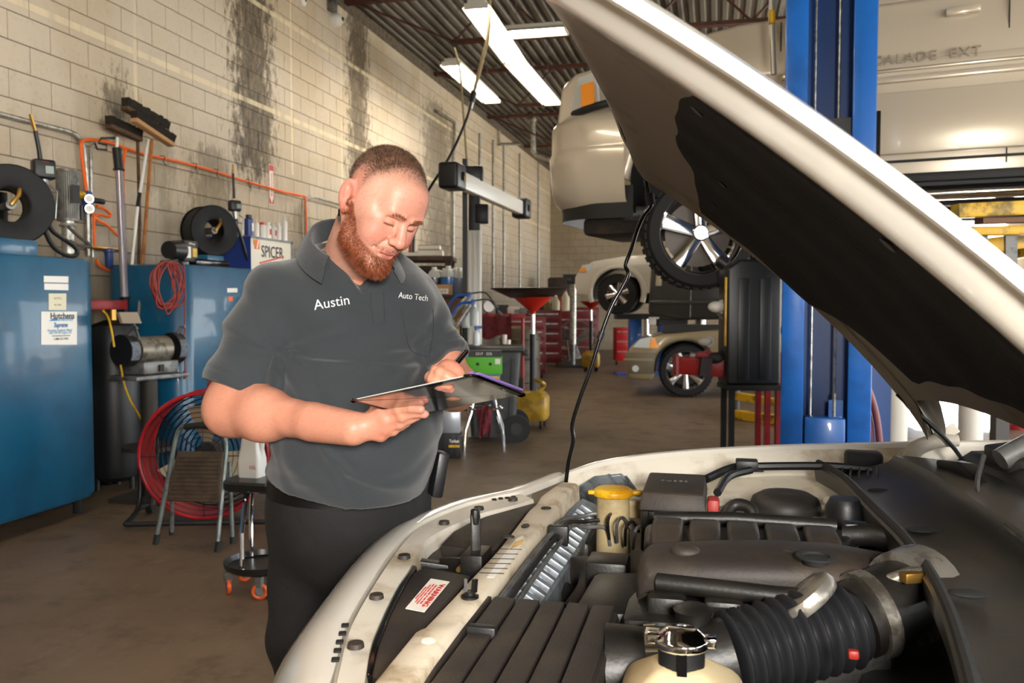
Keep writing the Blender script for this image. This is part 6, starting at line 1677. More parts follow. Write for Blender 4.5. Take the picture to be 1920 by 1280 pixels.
JUGC = mat('clear_jug', '#c9ccc9', .2, trans=.0); 
def jug(px, D, z0, h, r, liq, lab, level=.62):
    c = fl(px, D) + V(0, 0, z0)
    o = thing('fluid_jug', lab, 'jug', c, group='gallon jugs on the cart')
    MB().lathe([(r * .95, 0), (r, .01), (r, h * level)], Matrix.Translation(c), 18).build('fluid', mat('liquid_' + liq, liq, .2, coat=.4), o)
    MB().lathe([(r * 1.0, h * level), (r * .98, h * .66), (r * .6, h * .86), (r * .28, h * .92)], Matrix.Translation(c), 18).build('jug_shoulder', JUGC, o)
    MB().cyl(c + V(0, 0, h * .92), c + V(0, 0, h), r * .33, n=12).build('jug_cap', WHITEP, o)
    MB().tube([c + RX * r * .35 + V(0, 0, h * .88), c + RX * r * .95 + V(0, 0, h * .82), c + RX * r * 1.0 + V(0, 0, h * .6)], .012, 7, sm=4).build('jug_handle', JUGC, o)
jug(815, 9.75, zs, .31, .085, '#3c3f4a', 'dark fluid jug with white cap, leftmost on the cart')
jug(834, 9.85, zs, .30, .080, '#8d8f92', 'half-hidden grey fluid jug behind the blue one')
jug(841, 9.70, zs, .32, .088, '#2f6fb4', 'bright blue washer-fluid jug in the middle of the cart')
jug(855, 9.85, zs, .31, .080, '#6f7c94', 'grey-blue fluid jug right of the bright blue one')
jug(862, 9.70, zs, .30, .080, '#8087a0', 'pale violet fluid jug, rightmost on the cart')
cb = fl(832, 9.5) + V(0, 0, zs)
t = thing('carton', 'brown cardboard carton with a barcode on the cart\'s top shelf', 'box', cb); CARD = mat('cardboard', '#b98c56', .8, 0, '#a87c4a', 9)
ybox(MB(), cb + V(0, 0, .055), (.19, .12, .11)).build('carton_body', CARD, t, bevel=.003); ybox(MB(), cb - RY * .061 + V(0, 0, .04), (.11, .003, .05)).build('carton_label', STICK, t)
for k in range(9): ybox(MB(), cb - RY * .063 + RX * (-.04 + .01 * k) + V(0, 0, .04), (.003 + .003 * (k % 3 == 0), .002, .035)).build('barcode_bar', TEXT_K, t)
def bottle(px, D, z0, h, r, c1, c2, lab, spray=False):
    c = fl(px, D) + V(0, 0, z0); o = thing('bottle', lab, 'bottle', c, group='bottles on the cart')
    MB().lathe([(r * .95, 0), (r, .008), (r, h * .6), (r * .6, h * .78), (r * .35, h * .84)], Matrix.Translation(c), 14).build('bottle_body', mat('btl_' + c1, c1, .35), o)
    MB().cyl(c + V(0, 0, h * .84), c + V(0, 0, h), r * .4, n=10).build('bottle_cap', mat('btl_' + c2, c2, .4), o)
    if spray: MB().bar(c + V(0, 0, h) - RX * .02, c + V(0, 0, h) + RX * .06, .02, .03).build('trigger_head', mat('btl_' + c2, c2, .4), o)
bottle(876, 9.6, zs, .26, .035, '#b9cfc4', '#e6e8e2', 'pale green pump bottle beside the blue jugs')
bottle(837, 9.55, zl, .30, .045, '#1f78b8', '#e0a81c', 'blue and yellow bottle, leftmost of the lower shelf')
bottle(849, 9.5, zl, .27, .040, '#e9e6dc', '#d8a41a', 'white bottle with yellow cap on the lower shelf')
bottle(859, 9.5, zl, .23, .03, '#e2ae1a', '#e2ae1a', 'all-yellow bottle on the lower shelf')
bottle(866, 9.5, zl, .26, .03, '#2b2b2e', '#d9d9d9', 'dark bottle with pale cap on the lower shelf')
bottle(872, 9.55, zl, .26, .032, '#1c1c1e', '#1c1c1e', 'all-black bottle on the lower shelf')
bottle(880, 9.5, zl, .22, .035, '#2f8a4a', '#1c1c1e', 'black and green bottle on the lower shelf')
bottle(893, 9.15, zl - .05, .20, .035, '#dfe3e6', '#3f6db0', 'spray bottle with a blue trigger at the end of the cart', True)
bottle(874, 9.3, zl + .14, .26, .05, '#cfd2cc', '#cfd2cc', 'left clear spray bottle hanging at the tower', True)
bottle(889, 9.3, zl + .16, .24, .05, '#c4c8c4', '#e8e8e4', 'right clear spray bottle hanging at the tower', True)
def grease_gun(pa, pb, lab, col):
    A, B = yf(LP(*pa)), yf(LP(*pb)); o = thing('grease_gun', lab, 'grease gun', B); d = (A - B).normalized()
    MB().cyl(B, A, .028, n=14).build('barrel', col, o); MB().cyl(A, A + d * .06, .03, .018, n=14).build('head', mat('gun_blue', '#2455a8', .4), o)
    MB().tube([A + d * .03, A + d * .03 - RX * .14 - V(0, 0, .02), A - RX * .22 - V(0, 0, .14)], .015, 8, sm=4).build('lever', mat('gun_blue', '#2455a8'), o)
    MB().tube([A + d * .05, A + d * .06 + RX * .15, A + RX * .28 - V(0, 0, .06)], .008, 7, sm=4).build('whip_hose', BLACK, o); MB().cyl(A + RX * .28 - V(0, 0, .06), A + RX * .33 - V(0, 0, .11), .012, n=8).build('coupler', STEEL, o)
grease_gun((876, 557, 9.25), (846, 596, 9.25), 'chrome grease gun with a blue lever, upper of two on the cart', CHROME)
grease_gun((883, 571, 9.15), (856, 612, 9.15), 'dull grey grease gun, lower of two on the cart', STEEL)

# wheeled bins
BING = mat('bin_grey', '#3c3d3c', .5, 0, '#2f302f', 8)
def bin_(px, D, w, dd, h, lab):
    c = fl(px, D); o = thing('wheeled_bin', lab, 'trash bin', c, group='wheeled bins')
    MB().loft([[c + RX * (a * f) + RY * (b * f) + V(0, 0, z) for a, b in rrect(-w / 2, w / 2, -dd / 2, dd / 2, .05, 4)] for f, z in ((.78, .06), (1.0, h))]).build('bin_body', BING, o)
    for k in range(4): MB().bar(c + RX * (-w * .3 + w * .2 * k) - RY * dd * .40 + V(0, 0, .1), c + RX * (-w * .38 + w * .25 * k) - RY * dd * .50 + V(0, 0, h - .06), .03, .02, up=-RY).build('body_rib', BING, o)
    ybox(MB(), c + V(0, 0, h + .02), (w * 1.12, dd * 1.12, .05)).build('lid', mat('bin_lid', '#1d1c1b', .45), o, bevel=.015)
    ybox(MB(), c + RX * w * .58 + V(0, 0, h - .02), (.06, dd * .8, .05)).build('handle', mat('bin_lid', '#1d1c1b', .45), o, bevel=.01)
    for s in (-1, 1): q = c + RX * w * .42 + RY * (dd * .40 * s) + V(0, 0, .14); MB().cyl(q - RY * .03, q + RY * .03, .14, n=24).build('wheel', RUBBER, o); MB().cyl(q - RY * .035, q + RY * .035, .06, n=14).build('wheel_hub', BLACK, o)
bin_(925, 9.05, .56, .6, .92, 'tall grey wheeled bin with a black lid behind the chrome stool')
c = fl(908, 8.45); zg0, zg1 = LP(908, 700, 8.45)[2], LP(908, 672, 8.45)[2]
# stool with a stack of boxes on it
t = thing('chrome_stool', 'chrome shop stool with a ring and boxes on its seat', 'stool', c)
MB().lathe([(.0, zg0 - .22), (.17, zg0 - .22), (.18, zg0 - .20), (.18, zg0 - .16), (0, zg0 - .16)], Matrix.Translation(c), 26).build('seat', CHROME, t)
for k in range(4):
    a = R(45 + 90 * k) + CAM_YAW; o1 = V(math.cos(a), math.sin(a), 0); MB().tube([c + o1 * .13 + V(0, 0, zg0 - .22), c + o1 * .17 + V(0, 0, .36), c + o1 * .245 + V(0, 0, .2), c + o1 * .265 + V(0, 0, .0)], .013, 9).build('leg', CHROME, t)
MB().torus(c + V(0, 0, .40), .175, .011, n=30).build('foot_ring', CHROME, t)
for z0, h, col, lab, w in ((zg0 - .16, .16, '#3a66a8', 'blue and yellow box on the chrome stool', .30), (zg0, zg1 - zg0 + .02, '#57b526', 'bright green box with white lettering on the stack', .34)):
    o = thing('supply_box', lab, 'box', c + V(0, 0, z0)); q = c - RX * .0
    ybox(MB(), q + V(0, 0, z0 + h / 2), (w, .22, h)).build('box_body', mat('box_' + col, col, .5), o, bevel=.003)
    if z0 == zg0:
        ybox(MB(), q + V(0, 0, z0 + h + .03), (w * .98, .2, .06)).build('box_flap', BLACK, o); text_obj('print', '5217   52%', .035, STICK, frame(q - RY * .102 + V(0, 0, z0 + h + .03), RX, V(0, 0, 1)), o)
        for k in (-.06, .06): MB().lathe([(.016, 0), (.016, .002), (0, .002)], frame(q + RX * k - RY * .111 + V(0, 0, z0 + h * .6), RX, V(0, 0, 1)), 12).build('print_dot', TEXT_K, o)
        ybox(MB(), q + RX * .13 - RY * .111 + V(0, 0, z0 + h * .75), (.05, .002, .05)).build('price_tag', STICK, o)
    else: ybox(MB(), q - RY * .111 + V(0, 0, z0 + h * .75), (w, .003, h * .3)).build('print_band', YELLOW, o)
cl_ = fl(907, 8.25); o = MB()
rows = []
for i in range(9):
    f = i / 8; rows.append([cl_ + RX * ((-.07 + .14 * j / 6) * (1.15 - .5 * f) + .01 * math.sin(3 * f + j)) + RY * .018 * math.sin(j * 2.1 + i * .6) + V(0, 0, .43 - .28 * f - .03 * math.sin(j * 1.3)) for j in range(7)])
rows2 = [[p + RY * .006 for p in r] for r in rows]
o.loft(rows, False, False).loft(rows2, False, False); o = o.build('shop_rag', mat('rag_red', '#6e2530', .9, 0, '#571a24', 20)); tag(o, 'dark red rag hanging under the chrome stool ring', 'rag')
c = fl(842, 8.0); t = thing('milk_crate', 'black battery crate on the floor right of the man\'s hip', 'crate', c)
ybox(MB(), c + V(0, 0, .115), (.22, .20, .22)).build('crate_body', mat('crate_black', '#1a1a1b', .5), t, bevel=.006)
for k in range(4): ybox(MB(), c - RX * .11 - RY * .0 + V(0, 0, .05 + k * .045), (.012, .19, .012)).build('crate_bar', BLACK, t)
for k in range(4): ybox(MB(), c - RY * .101 - RX * (.08 - .05 * k) + V(0, 0, .115), (.01, .01, .2)).build('crate_bar', BLACK, t)
text_obj('print', 'Terket', .04, STICK, frame(c - RY * .108 + RX * .05 + V(0, 0, .16), RX, V(0, 0, 1)), t, wx=.8, bold=.001); ybox(MB(), c - RY * .107 + RX * .05 + V(0, 0, .115), (.10, .003, .022)).build('yellow_band', YELLOW, t)
t = thing('oil_can', 'silver and purple oil tin standing on the black crate', 'can', c + V(0, 0, .225)); ybox(MB(), c + RX * .02 + V(0, 0, .325), (.16, .1, .2)).build('tin', mat('tin_silver', '#b9c0cb', .3, .5), t, bevel=.004); ybox(MB(), c - RX * .07 + V(0, 0, .325), (.03, .102, .2)).build('purple_stripe', mat('tin_purple', '#6a3fa8', .4), t); MB().cyl(c + RX * .04 + V(0, 0, .42), c + RX * .04 + V(0, 0, .445), .02, n=10).build('spout', BLACK, t)

# oil drainer with red funnel
def drainer(px, D, lab, zf0, zf1, full=True):
    c = fl(px, D); t = thing('oil_drainer', lab, 'oil drainer', c, group='oil drainers')
    MB().loft([[c + V(a * f, b * f, z) for a, b in rrect(-.17, .17, -.17, .17, .05, 4)] for f, z in ((.9, .09), (1, .13), (1, .34), (.75, .40), (.45, .42))]).build('tank', mat('drainer_yellow', '#b08a24', .45, 0, '#8a6a1c', 7), t)
    for sx in (-.11, .11):
        for sy in (-.11, .11): q = c + V(sx, sy, .045); MB().cyl(q - RX * .014, q + RX * .014, .045, n=16).build('caster', RUBBER, t)
    MB().tube([c + RX * .06 + V(0, 0, .40), c + RX * .13 + V(0, 0, .47), c + RX * .1 - RY * .1 + V(0, 0, .52), c + V(0, 0, .54)], .02, 8, sm=4).build('drain_hose', mat('drainer_yellow', '#b08a24'), t)
    MB().cyl(c + V(0, 0, .40), c + V(0, 0, zf0 - .25), .036, n=14).build('outer_tube', BLACK, t); MB().cyl(c + V(0, 0, .5), c + V(0, 0, zf0), .024, n=14).build('riser', CHROME, t)
    h = zf1 - zf0
    MB().lathe([(.03, zf0 - .03), (.035, zf0), (.20, zf1 - .02), (.225, zf1), (.215, zf1), (.03, zf0 + .02)], Matrix.Translation(c), 32).build('funnel', mat('funnel_red', '#d0271c', .35), t)
    if full:
        pts = [(.2, zf1 - .01), (.42, zf1 + .09), (.435, zf1 + .10), (.42, zf1 + .105), (.19, zf1 + .01)]
        MB().lathe(pts, Matrix.Translation(c - RX * .05), 32).build('drip_pan', mat('pan_black', '#191514', .4), t)
drainer(999, 9.9, 'yellow oil drainer with a red funnel and wide black pan', LP(999, 584, 9.9)[2], LP(999, 557, 9.9)[2])
drainer(1108, 17.9, 'far oil drainer with a small red funnel under the white pickup', LP(1100, 578, 17.9)[2], LP(1100, 565, 17.9)[2], False)

# red service cart with a rag, clutter behind it
p = fl(938, 11.0)
t = thing('service_cart', 'red service cart with a dark red cloth, behind the grey bin', 'cart', p)
ZC_ = LP(938, 592, 11.0)[2]
for z in (.3, ZC_): ybox(MB(), p + V(0, 0, z), (.62, .5, .05)).build('shelf', RED, t, bevel=.008)
for sx in (-.28, .28):
    for sy in (-.22, .22): MB().cyl(p + RX * sx + RY * sy + V(0, 0, .05), p + RX * sx + RY * sy + V(0, 0, ZC_), .018, n=8).build('post', RED, t); q = p + RX * sx + RY * sy + V(0, 0, .05); MB().cyl(q - RX * .015, q + RX * .015, .05, n=14).build('caster', RUBBER, t)
rag = MB(); rows = []
for i in range(10):
    f = i / 9; rows.append([p + RX * (-.22 + .36 * j / 8) - RY * (.18 + .09 * min(1, f * 2.2) + .01 * math.sin(j * 1.7)) + V(0, 0, ZC_ + .035 - max(0, f - .3) * .42 * (1 + .1 * math.sin(j))) for j in range(9)])
rag.loft(rows, False, False).loft([[q + RY * .008 for q in r] for r in rows], False, False)
tag(rag.build('shop_cloth', mat('cloth_maroon', '#5f1719', .9, 0, '#4a1012', 15)), 'maroon cloth draped over the edge of the red service cart', 'cloth')
t = thing('work_lamp', 'small lamp with a round white face on the service cart', 'lamp', p - RX * .16 + V(0, 0, ZC_ + .03)); q = p - RX * .16 + V(0, 0, ZC_ + .12); MB().cyl(q, q - RY * .06 + RX * .02, .075, n=22).build('lamp_head', GREYM, t); MB().cyl(q - RY * .06 + RX * .02, q - RY * .066 + RX * .022, .07, n=22).build('lamp_face', WHITEP, t); MB().cyl(p - RX * .16 + V(0, 0, ZC_ + .03), q, .015, n=8).build('lamp_stem', BLACK, t)
for k, (dx, h, cl, lab) in enumerate(((.02, .10, '#23211f', 'black tool box on the service cart'), (.16, .08, '#cfc9bc', 'pile of pale papers on the service cart'), (.25, .06, '#6f6a60', 'grey parts tray at the end of the service cart'))):
    q = p + RX * dx + RY * .1 + V(0, 0, ZC_ + .025); o = thing('cart_item', lab, 'box' if k != 1 else 'papers', q); ybox(MB(), q + V(0, 0, h / 2), (.16, .14, h)).build('item_body', mat('item_%d' % k, cl, .6), o, bevel=.006); ybox(MB(), q + V(0, 0, h + .006) + RX * .01, (.15, .12, .012)).build('item_top', mat('item_%d' % k, cl, .6), o)
for k, (px, lab) in enumerate(((946, 'white paper tube standing left of the pair under the cart'), (953, 'white paper tube standing right of the pair under the cart'))):
    q = fl(px, 10.6); o = thing('paper_tube', lab, 'tube', q + V(0, 0, .55)); MB().cyl(q + V(0, 0, .55), q + V(0, 0, 1.02 - .06 * k), .03, n=12).build('tube_wall', PAPER, o); MB().cyl(q + V(0, 0, .5), q + V(0, 0, .56), .034, n=12).build('tube_cap', WHITEP, o)
q = fl(950, 10.55); t = thing('pallet_box', 'dark parts box under the paper tubes', 'box', q); ybox(MB(), q + V(0, 0, .25), (.4, .3, .5)).build('box_body', BLACKM, t, bevel=.01); ybox(MB(), q + V(0, 0, .25) - RY * .151, (.3, .01, .3)).build('box_front', CARTB, t)
q = fl(975, 12.2); t = thing('brown_drum', 'brown dented waste drum behind the yellow drainer', 'drum', q)
MB().lathe([(.27, 0), (.28, .02), (.28, .3), (.29, .31), (.28, .33), (.28, .62), (.29, .63), (.28, .65), (.28, .9), (.22, 1.05), (.1, 1.08)], Matrix.Translation(q), 28).build('drum_shell', mat('drum_brown', '#4a3c26', .5, 0, '#32281a', 5), t); MB().torus(q + V(0, 0, .9), .285, .012).build('drum_hoop', mat('drum_brown', '#4a3c26'), t)

# far corner: tool cabinets, fan, stools
def cabinet(px, D, w, h, lab, col=RED, nd=5):
    c = fl(px, D); t = thing('tool_cabinet', lab, 'tool cabinet', c, group='tool cabinets')
    ybox(MB(), c + V(0, 0, h / 2 + .08), (w, .5, h)).build('case', col, t, bevel=.01)
    for k in range(nd):
        z = .12 + (h - .08) * (k + .5) / nd; dr = ybox(MB(), c - RY * .255 + V(0, 0, z), (w * .9, .02, (h - .1) / nd * .86)).build('drawer', col, t, bevel=.004)
        ybox(MB(), c - RY * .27 + V(0, 0, z + (h - .1) / nd * .3), (w * .8, .02, .02)).build('drawer_pull', STEEL, dr)
    for s in (-.4, .4): q = c + RX * w * s - RY * .18 + V(0, 0, .045); MB().cyl(q - RX * .02, q + RX * .02, .045, n=12).build('caster', RUBBER, t)
REDD = mat('cabinet_red', '#6d1014', .4, 0, '#530c10', 4)
cabinet(985, 16.5, .75, 1.05, 'dark red tool cabinet behind the yellow drainer pole', REDD)
cabinet(1018, 19.5, .8, 1.15, 'dark red tool cabinet left of the big floor fan', REDD)
cabinet(1080, 22.0, 1.1, 1.2, 'dark red tool cabinet behind the big floor fan', REDD)
cabinet(1165, 20.0, .32, .75, 'bright red cabinet at the blue lift post', mat('cabinet_bright_red', '#b81c1c', .4), 3)
cabinet(1045, 24.3, 1.0, 1.3, 'dark brown locker against the back wall', mat('locker_brown', '#2e231b', .6), 3)
c = fl(1049, 21.0); t = thing('bar_stool', 'black shop stool with a pale foot rest beside the floor fan', 'stool', c)
MB().lathe([(0, .76), (.19, .76), (.2, .78), (.2, .82), (.17, .84), (0, .84)], Matrix.Translation(c), 20).build('seat', BLACK, t)
for sx in (-1, 1):
    for sy in (-1, 1):
        MB().cyl(c + RX * .12 * sx + RY * .12 * sy + V(0, 0, .77), c + RX * .23 * sx + RY * .2 * sy, .018, n=8).build('leg', BLACK, t); MB().ball(c + RX * .23 * sx + RY * .2 * sy + V(0, 0, .025), .025).build('foot_cap', WHITEP, t)
for s in (-1, 1): MB().bar(c - RX * .19 + RY * .16 * s + V(0, 0, .3), c + RX * .19 + RY * .16 * s + V(0, 0, .3), .03, .03).build('foot_rest', WOODL, t)
c = AD(1079, 627, 20.0); t = thing('floor_fan', 'large round wire-guard floor fan at the far end of the shop', 'fan', V(c.x, c.y, 0)); FA = -RY
c.z = .52; M = frame(c, V(0, 0, 1).cross(FA), V(0, 0, 1))
WIREG = mat('wire_grey', '#6b6355', .5, .4)
for z in (-.12, .12): MB().torus(M @ V(0, 0, z), .46, .012, axis=FA, n=40).build('guard_rim', WIREG, t)
for k in range(9): MB().torus(M @ V(0, 0, .15), .08 + .045 * k, .004, axis=FA, n=32, m=5).build('guard_ring', WIREG, t)
for k in range(12): a = math.pi * k / 6; MB().cyl(M @ V(.06 * math.cos(a), .06 * math.sin(a), .16), M @ V(.46 * math.cos(a), .46 * math.sin(a), .12), .005, n=5).build('guard_spoke', WIREG, t)
for k in range(3):
    a = R(30 + 120 * k); MB().slab([M @ V(r_ * math.cos(a + d_), r_ * math.sin(a + d_), z_) for r_, d_, z_ in ((.07, -.5, .03), (.07, .5, -.03), (.42, .35, -.05), (.42, -.3, .05))], FA * .005).build('blade', GREYM, t)
MB().cyl(M @ V(0, 0, -.2), M @ V(0, 0, .1), .08, n=16).build('motor', GREYM, t)
for s in (-1, 1): MB().tube([M @ V(.47 * s, 0, 0), M @ V(.47 * s, -.45, 0), M @ V(.40 * s, -.5, -.2)], .016, 8).build('stand', WIREG, t); q = M @ V(.42 * s, -.44, -.1); MB().cyl(q - RX * .03, q + RX * .03, .075, n=16).build('wheel', RUBBER, t)
c = fl(1074, 19.0); t = thing('jack_post', 'grey telescopic jack post standing before the floor fan', 'jack', c); zt = LP(1074, 532, 19)[2]
MB().cyl(c + V(0, 0, .5), c + V(0, 0, zt), .075, n=14).build('ram', GALV, t); MB().cyl(c, c + V(0, 0, .9), .05, n=14).build('outer_post', GREYM, t); ybox(MB(), c + V(0, 0, zt + .03), (.3, .2, .08)).build('saddle', BLACK, t); ybox(MB(), c + V(0, 0, .03), (.5, .5, .06)).build('base', BLACK, t)
c = fl(1066, 23.4); t = thing('engine_stand', 'dark engine block on a stand before the back wall', 'engine', c); zt = LP(1050, 518, 23.4)[2]
ybox(MB(), c - RX * .25 + V(0, 0, zt - .28), (.6, .4, .5)).build('block', mat('engine_rust', '#3b2c22', .7, 0, '#241c17', 9), t, bevel=.05); ybox(MB(), c + RX * .2 + V(0, 0, zt - .03), (.7, .2, .16)).build('crane_arm', BLACK, t); ybox(MB(), c - RX * .25 + V(0, 0, (zt - .5) / 2), (.12, .12, zt - .5)).build('stand_post', RED, t); ybox(MB(), c - RX * .25 + V(0, 0, .05), (.7, .6, .08)).build('stand_foot', RED, t)
for k, (px, D, r, h, col, lab) in enumerate(((1042, 18.6, .09, .30, '#cfc6ad', 'pale plastic jug heap on the far red cabinet'), (1060, 18.8, .09, .42, '#d8cfb4', 'tall cream container beside the jack post'), (1026, 18.9, .08, .22, '#8f7d45', 'small ochre can on the far cabinet'))):
    z0 = 1.22; q = fl(px, D if k else 19.4) + V(0, 0, z0); 
    if k: q = fl(px, 19.5) + V(0, 0, z0)
    o = thing('container', lab, 'container', q); MB().lathe([(r * .9, 0), (r, .02), (r, h * .65), (r * .5, h * .88), (r * .3, h)], Matrix.Translation(q), 16).build('container_body', mat('cont_%d' % k, col, .5), o); MB().cyl(q + V(0, 0, h), q + V(0, 0, h + .04), r * .3, n=10).build('container_cap', RED if k == 1 else WHITEP, o)
# ------------------------------------------------------------------ vehicles and lifts
CHAMP = mat('champagne_paint', '#cbbda6', .25, .15, coat=.7)
SILVP = mat('pickup_paint', '#cfc8ba', .3, .1, coat=.6)
GOLDP = mat('tan_paint', '#9c8d6d', .28, .3, coat=.6)
DARKP = mat('charcoal_paint', '#2c2a28', .3, .2, coat=.6)
TRIM = mat('dark_trim', '#1a1918', .6)
LENS = mat('headlamp_lens', '#c9ccc8', .1, coat=.8)
TYRE = mat('tyre', '#1b1a19', .8, bump=.1, bs=60)
def arc_pts(cx, cz, r, a0, a1, n): return [(cx + r * math.cos(R(a0 + (a1 - a0) * k / n)), cz + r * math.sin(R(a0 + (a1 - a0) * k / n))) for k in range(n + 1)]
def tire(t, M, rad, wid, rim, nsp, name='wheel', style=0):
    """wheel around local +z, face toward +z"""
    ty = MB().lathe([(rim, -wid / 2), (rad * .93, -wid / 2), (rad * .985, -wid * .40), (rad, -wid * .28), (rad, wid * .28), (rad * .985, wid * .40), (rad * .93, wid / 2), (rim * 1.03, wid / 2 + .004), (rim, wid * .46)], M, 48, cap=False).build('tyre', TYRE, t)
    nb = 40
    for k in range(nb):
        a = 2 * math.pi * k / nb
        MB().box(V(0, 0, 0), (.014, rad * .09, wid * .3), M=Matrix.Identity(4)).v
    tr_ = MB()
    for k in range(nb):
        a = 2 * math.pi * k / nb
        for zz in (-.26, .26):
            tr_.box(V(0, 0, 0), (.012, rad * .105, wid * .40), M=Matrix.Identity(4))
            for q in range(8):
                v = tr_.v[-8 + q]; v = Matrix.Rotation(a + (.06 if zz > 0 else 0), 4, 'Z') @ (v + V(rad, 0, zz * wid)); tr_.v[-8 + q] = M @ v
    tr_.build('tread_blocks', TYRE, ty, smooth=False, kind='stuff')
    MB().lathe([(rim, -wid * .45), (rim * .96, -wid * .40), (rim * .93, wid * .2), (rim * .95, wid * .42), (rim * 1.0, wid * .5), (rim * 1.02, wid * .49)], M, 48, cap=False).build('rim_barrel', CHROME, t)
    MB().lathe([(0, -wid * .1), (rim * .8, -wid * .12), (rim * .8, -wid * .14), (0, -wid * .14)], M, 32).build('brake_disc', mat('brake_iron', '#57504a', .45, .6), t)
    MB().lathe([(0, wid * .36), (rim * .16, wid * .36), (rim * .2, wid * .30), (rim * .2, 0), (0, 0)], M, 24).build('hub_cap', CHROME, t)
    for k in range(nsp):
        a = 2 * math.pi * (k + .25) / nsp; c_, s_ = math.cos(a), math.sin(a)
        ww = rim * (.16 if nsp <= 6 else .125)
        rows = [[M @ V(c_ * r_ - s_ * q * w_, s_ * r_ + c_ * q * w_, z_ + dz) for q, dz in ((-1, -.01), (-1, .008), (1, .008), (1, -.01))] for r_, w_, z_ in ((rim * .12, ww * .8, wid * .28), (rim * .5, ww, wid * .24), (rim * .95, ww * 1.25, wid * .36))]
        MB().loft(rows).build('spoke', CHROME, t, bevel=.004)
    return ty
class Car:
    """side view profile (x back from the nose along the body, z up) turned into a body of width w"""
    def __init__(s, name, lab, nose, heading, cat='car'):
        # nose: ground point of the front-left corner of the side plane; heading: unit vector to the rear
        s.b = Vector(heading).normalized(); s.o = Vector((s.b.y, -s.b.x, 0))     # o: outward normal of the visible (left) side
        s.n = Vector(nose); s.t = thing(name, lab, cat, V(s.n.x, s.n.y, 0))
    zmap = None
    def P(s, x, z, w=0):
        if s.zmap: z = s.zmap(z)
        return s.n + s.b * x - s.o * w + V(0, 0, z)          # w: distance inward from the visible side
    def body(s, prof, w, mat_, name='body', w0=0, bevel=.03, seg=3, tumble=None):
        A = [s.P(x, z, w0 + (tumble(z) if tumble else 0)) for x, z in prof]; B = [s.P(x, z, w0 + w - (tumble(z) if tumble else 0)) for x, z in prof]
        return MB().loft([A, B]).build(name, mat_, s.t, bevel=bevel, seg=seg, ang=50)
    def wheel(s, x, z, w, rad, wid, rim, nsp, steer=0):
        y = (Matrix.Rotation(steer, 3, 'Z') @ s.o)
        M = frame(s.P(x, z, w + wid / 2), V(0, 0, 1).cross(y), V(0, 0, 1)); tire(s.t, M, rad, wid, rim, nsp)

# --- the big truck on the near lift
HV = V(math.cos(R(-12)), math.sin(R(-12)), 0)
wc = AD(1302, 436, 6.35)
ZW = wc.z - .40
trk = Car('lifted_truck', 'champagne luxury truck raised on the blue lift, lettering along its side', V(wc.x, wc.y, 0) - HV * 1.02, HV, 'truck')
trk.zmap = lambda z: ZW + .27 + (z - ZW) * 1.2
def tumb(z): return max(0, (z - ZW - 1.15)) * .28
# body proper: fenders, doors and bed side with wheel arches
arch = lambda cx: arc_pts(cx, ZW + .42, .50, 180, 0, 14)
side = [(.38, ZW + .52)] + [(.50, ZW + .44)] + arch(1.02)[1:-1] + [(1.54, ZW + .36), (4.02, ZW + .36)] + arch(4.54)[1:-1] + [(5.1, ZW + .48), (5.5, ZW + .55), (5.52, ZW + 1.25), (5.45, ZW + 1.36), (1.9, ZW + 1.34), (1.3, ZW + 1.33), (.45, ZW + 1.22), (.34, ZW + 1.1)]
trk.body(side, 1.95, CHAMP, 'body_side', bevel=.035, tumble=lambda z: max(0, z - ZW - .95) * .18)
# cabin above the belt line
cab = [(1.75, ZW + 1.32), (2.35, ZW + 1.85), (2.6, ZW + 1.93), (4.0, ZW + 1.93), (4.25, ZW + 1.8), (4.4, ZW + 1.34)]
trk.body(cab, 1.95, CHAMP, 'cabin', bevel=.05, tumble=lambda z: .1 + (z - ZW - 1.3) * .32)
for x0, x1, x2, x3 in ((2.05, 2.45, 3.1, 3.1), (3.2, 3.2, 3.95, 4.1)):
    q = [trk.P(x0, ZW + 1.4, .10), trk.P(x1, ZW + 1.80, .24), trk.P(x2, ZW + 1.80, .24), trk.P(x3, ZW + 1.4, .10)]
    MB().slab(q, trk.o * .02).build('side_window', GLASSD, trk.t)
# door cladding: ledges and grooves running along the side
def ledge(z, h, out, x0=1.62, x1=3.98, mt=CHAMP, nm='cladding'):
    return MB().bar(trk.P(x0, ZW + z, -out / 2 + .002), trk.P(x1, ZW + z, -out / 2 + .002), out, h).build(nm, mt, trk.t, bevel=min(.012, h * .3))
ledge(.66, .40, .05); ledge(.90, .045, .035); ledge(.97, .07, .022); ledge(.455, .012, .054, mt=TRIM, nm='door_gap_lower')
ledge(.955, .006, .030, mt=mat('groove_shadow', '#7c7060', .6), nm='cladding_groove')
MB().bar(trk.P(1.60, ZW + .36, -.02), trk.P(3.98, ZW + .36, -.02), .09, .06).build('rocker', TRIM, trk.t, bevel=.01)
MB().tube([trk.P(1.55, ZW + .27, -.06), trk.P(4.0, ZW + .27, -.06)], .045, 14).build('running_board', CHROME, trk.t)
MB().bar(trk.P(1.58, ZW + .315, -.06), trk.P(3.98, ZW + .315, -.06), .14, .02).build('step_pad', TRIM, trk.t)
for x in (1.9, 2.9, 3.8): MB().bar(trk.P(x, ZW + .30, .3), trk.P(x, ZW + .27, -.05), .05, .03).build('step_bracket', TRIM, trk.t)
for x in (1.60, 2.98, 4.0): MB().bar(trk.P(x, ZW + .42, -.003), trk.P(x, ZW + 1.3, .05), .008, .012).build('door_seam', TRIM, trk.t)
for x in (2.62, 3.72): MB().bar(trk.P(x, ZW + 1.235, .03), trk.P(x + .2, ZW + 1.24, .03), .05, .05).build('door_handle', CHAMP, trk.t, bevel=.012)
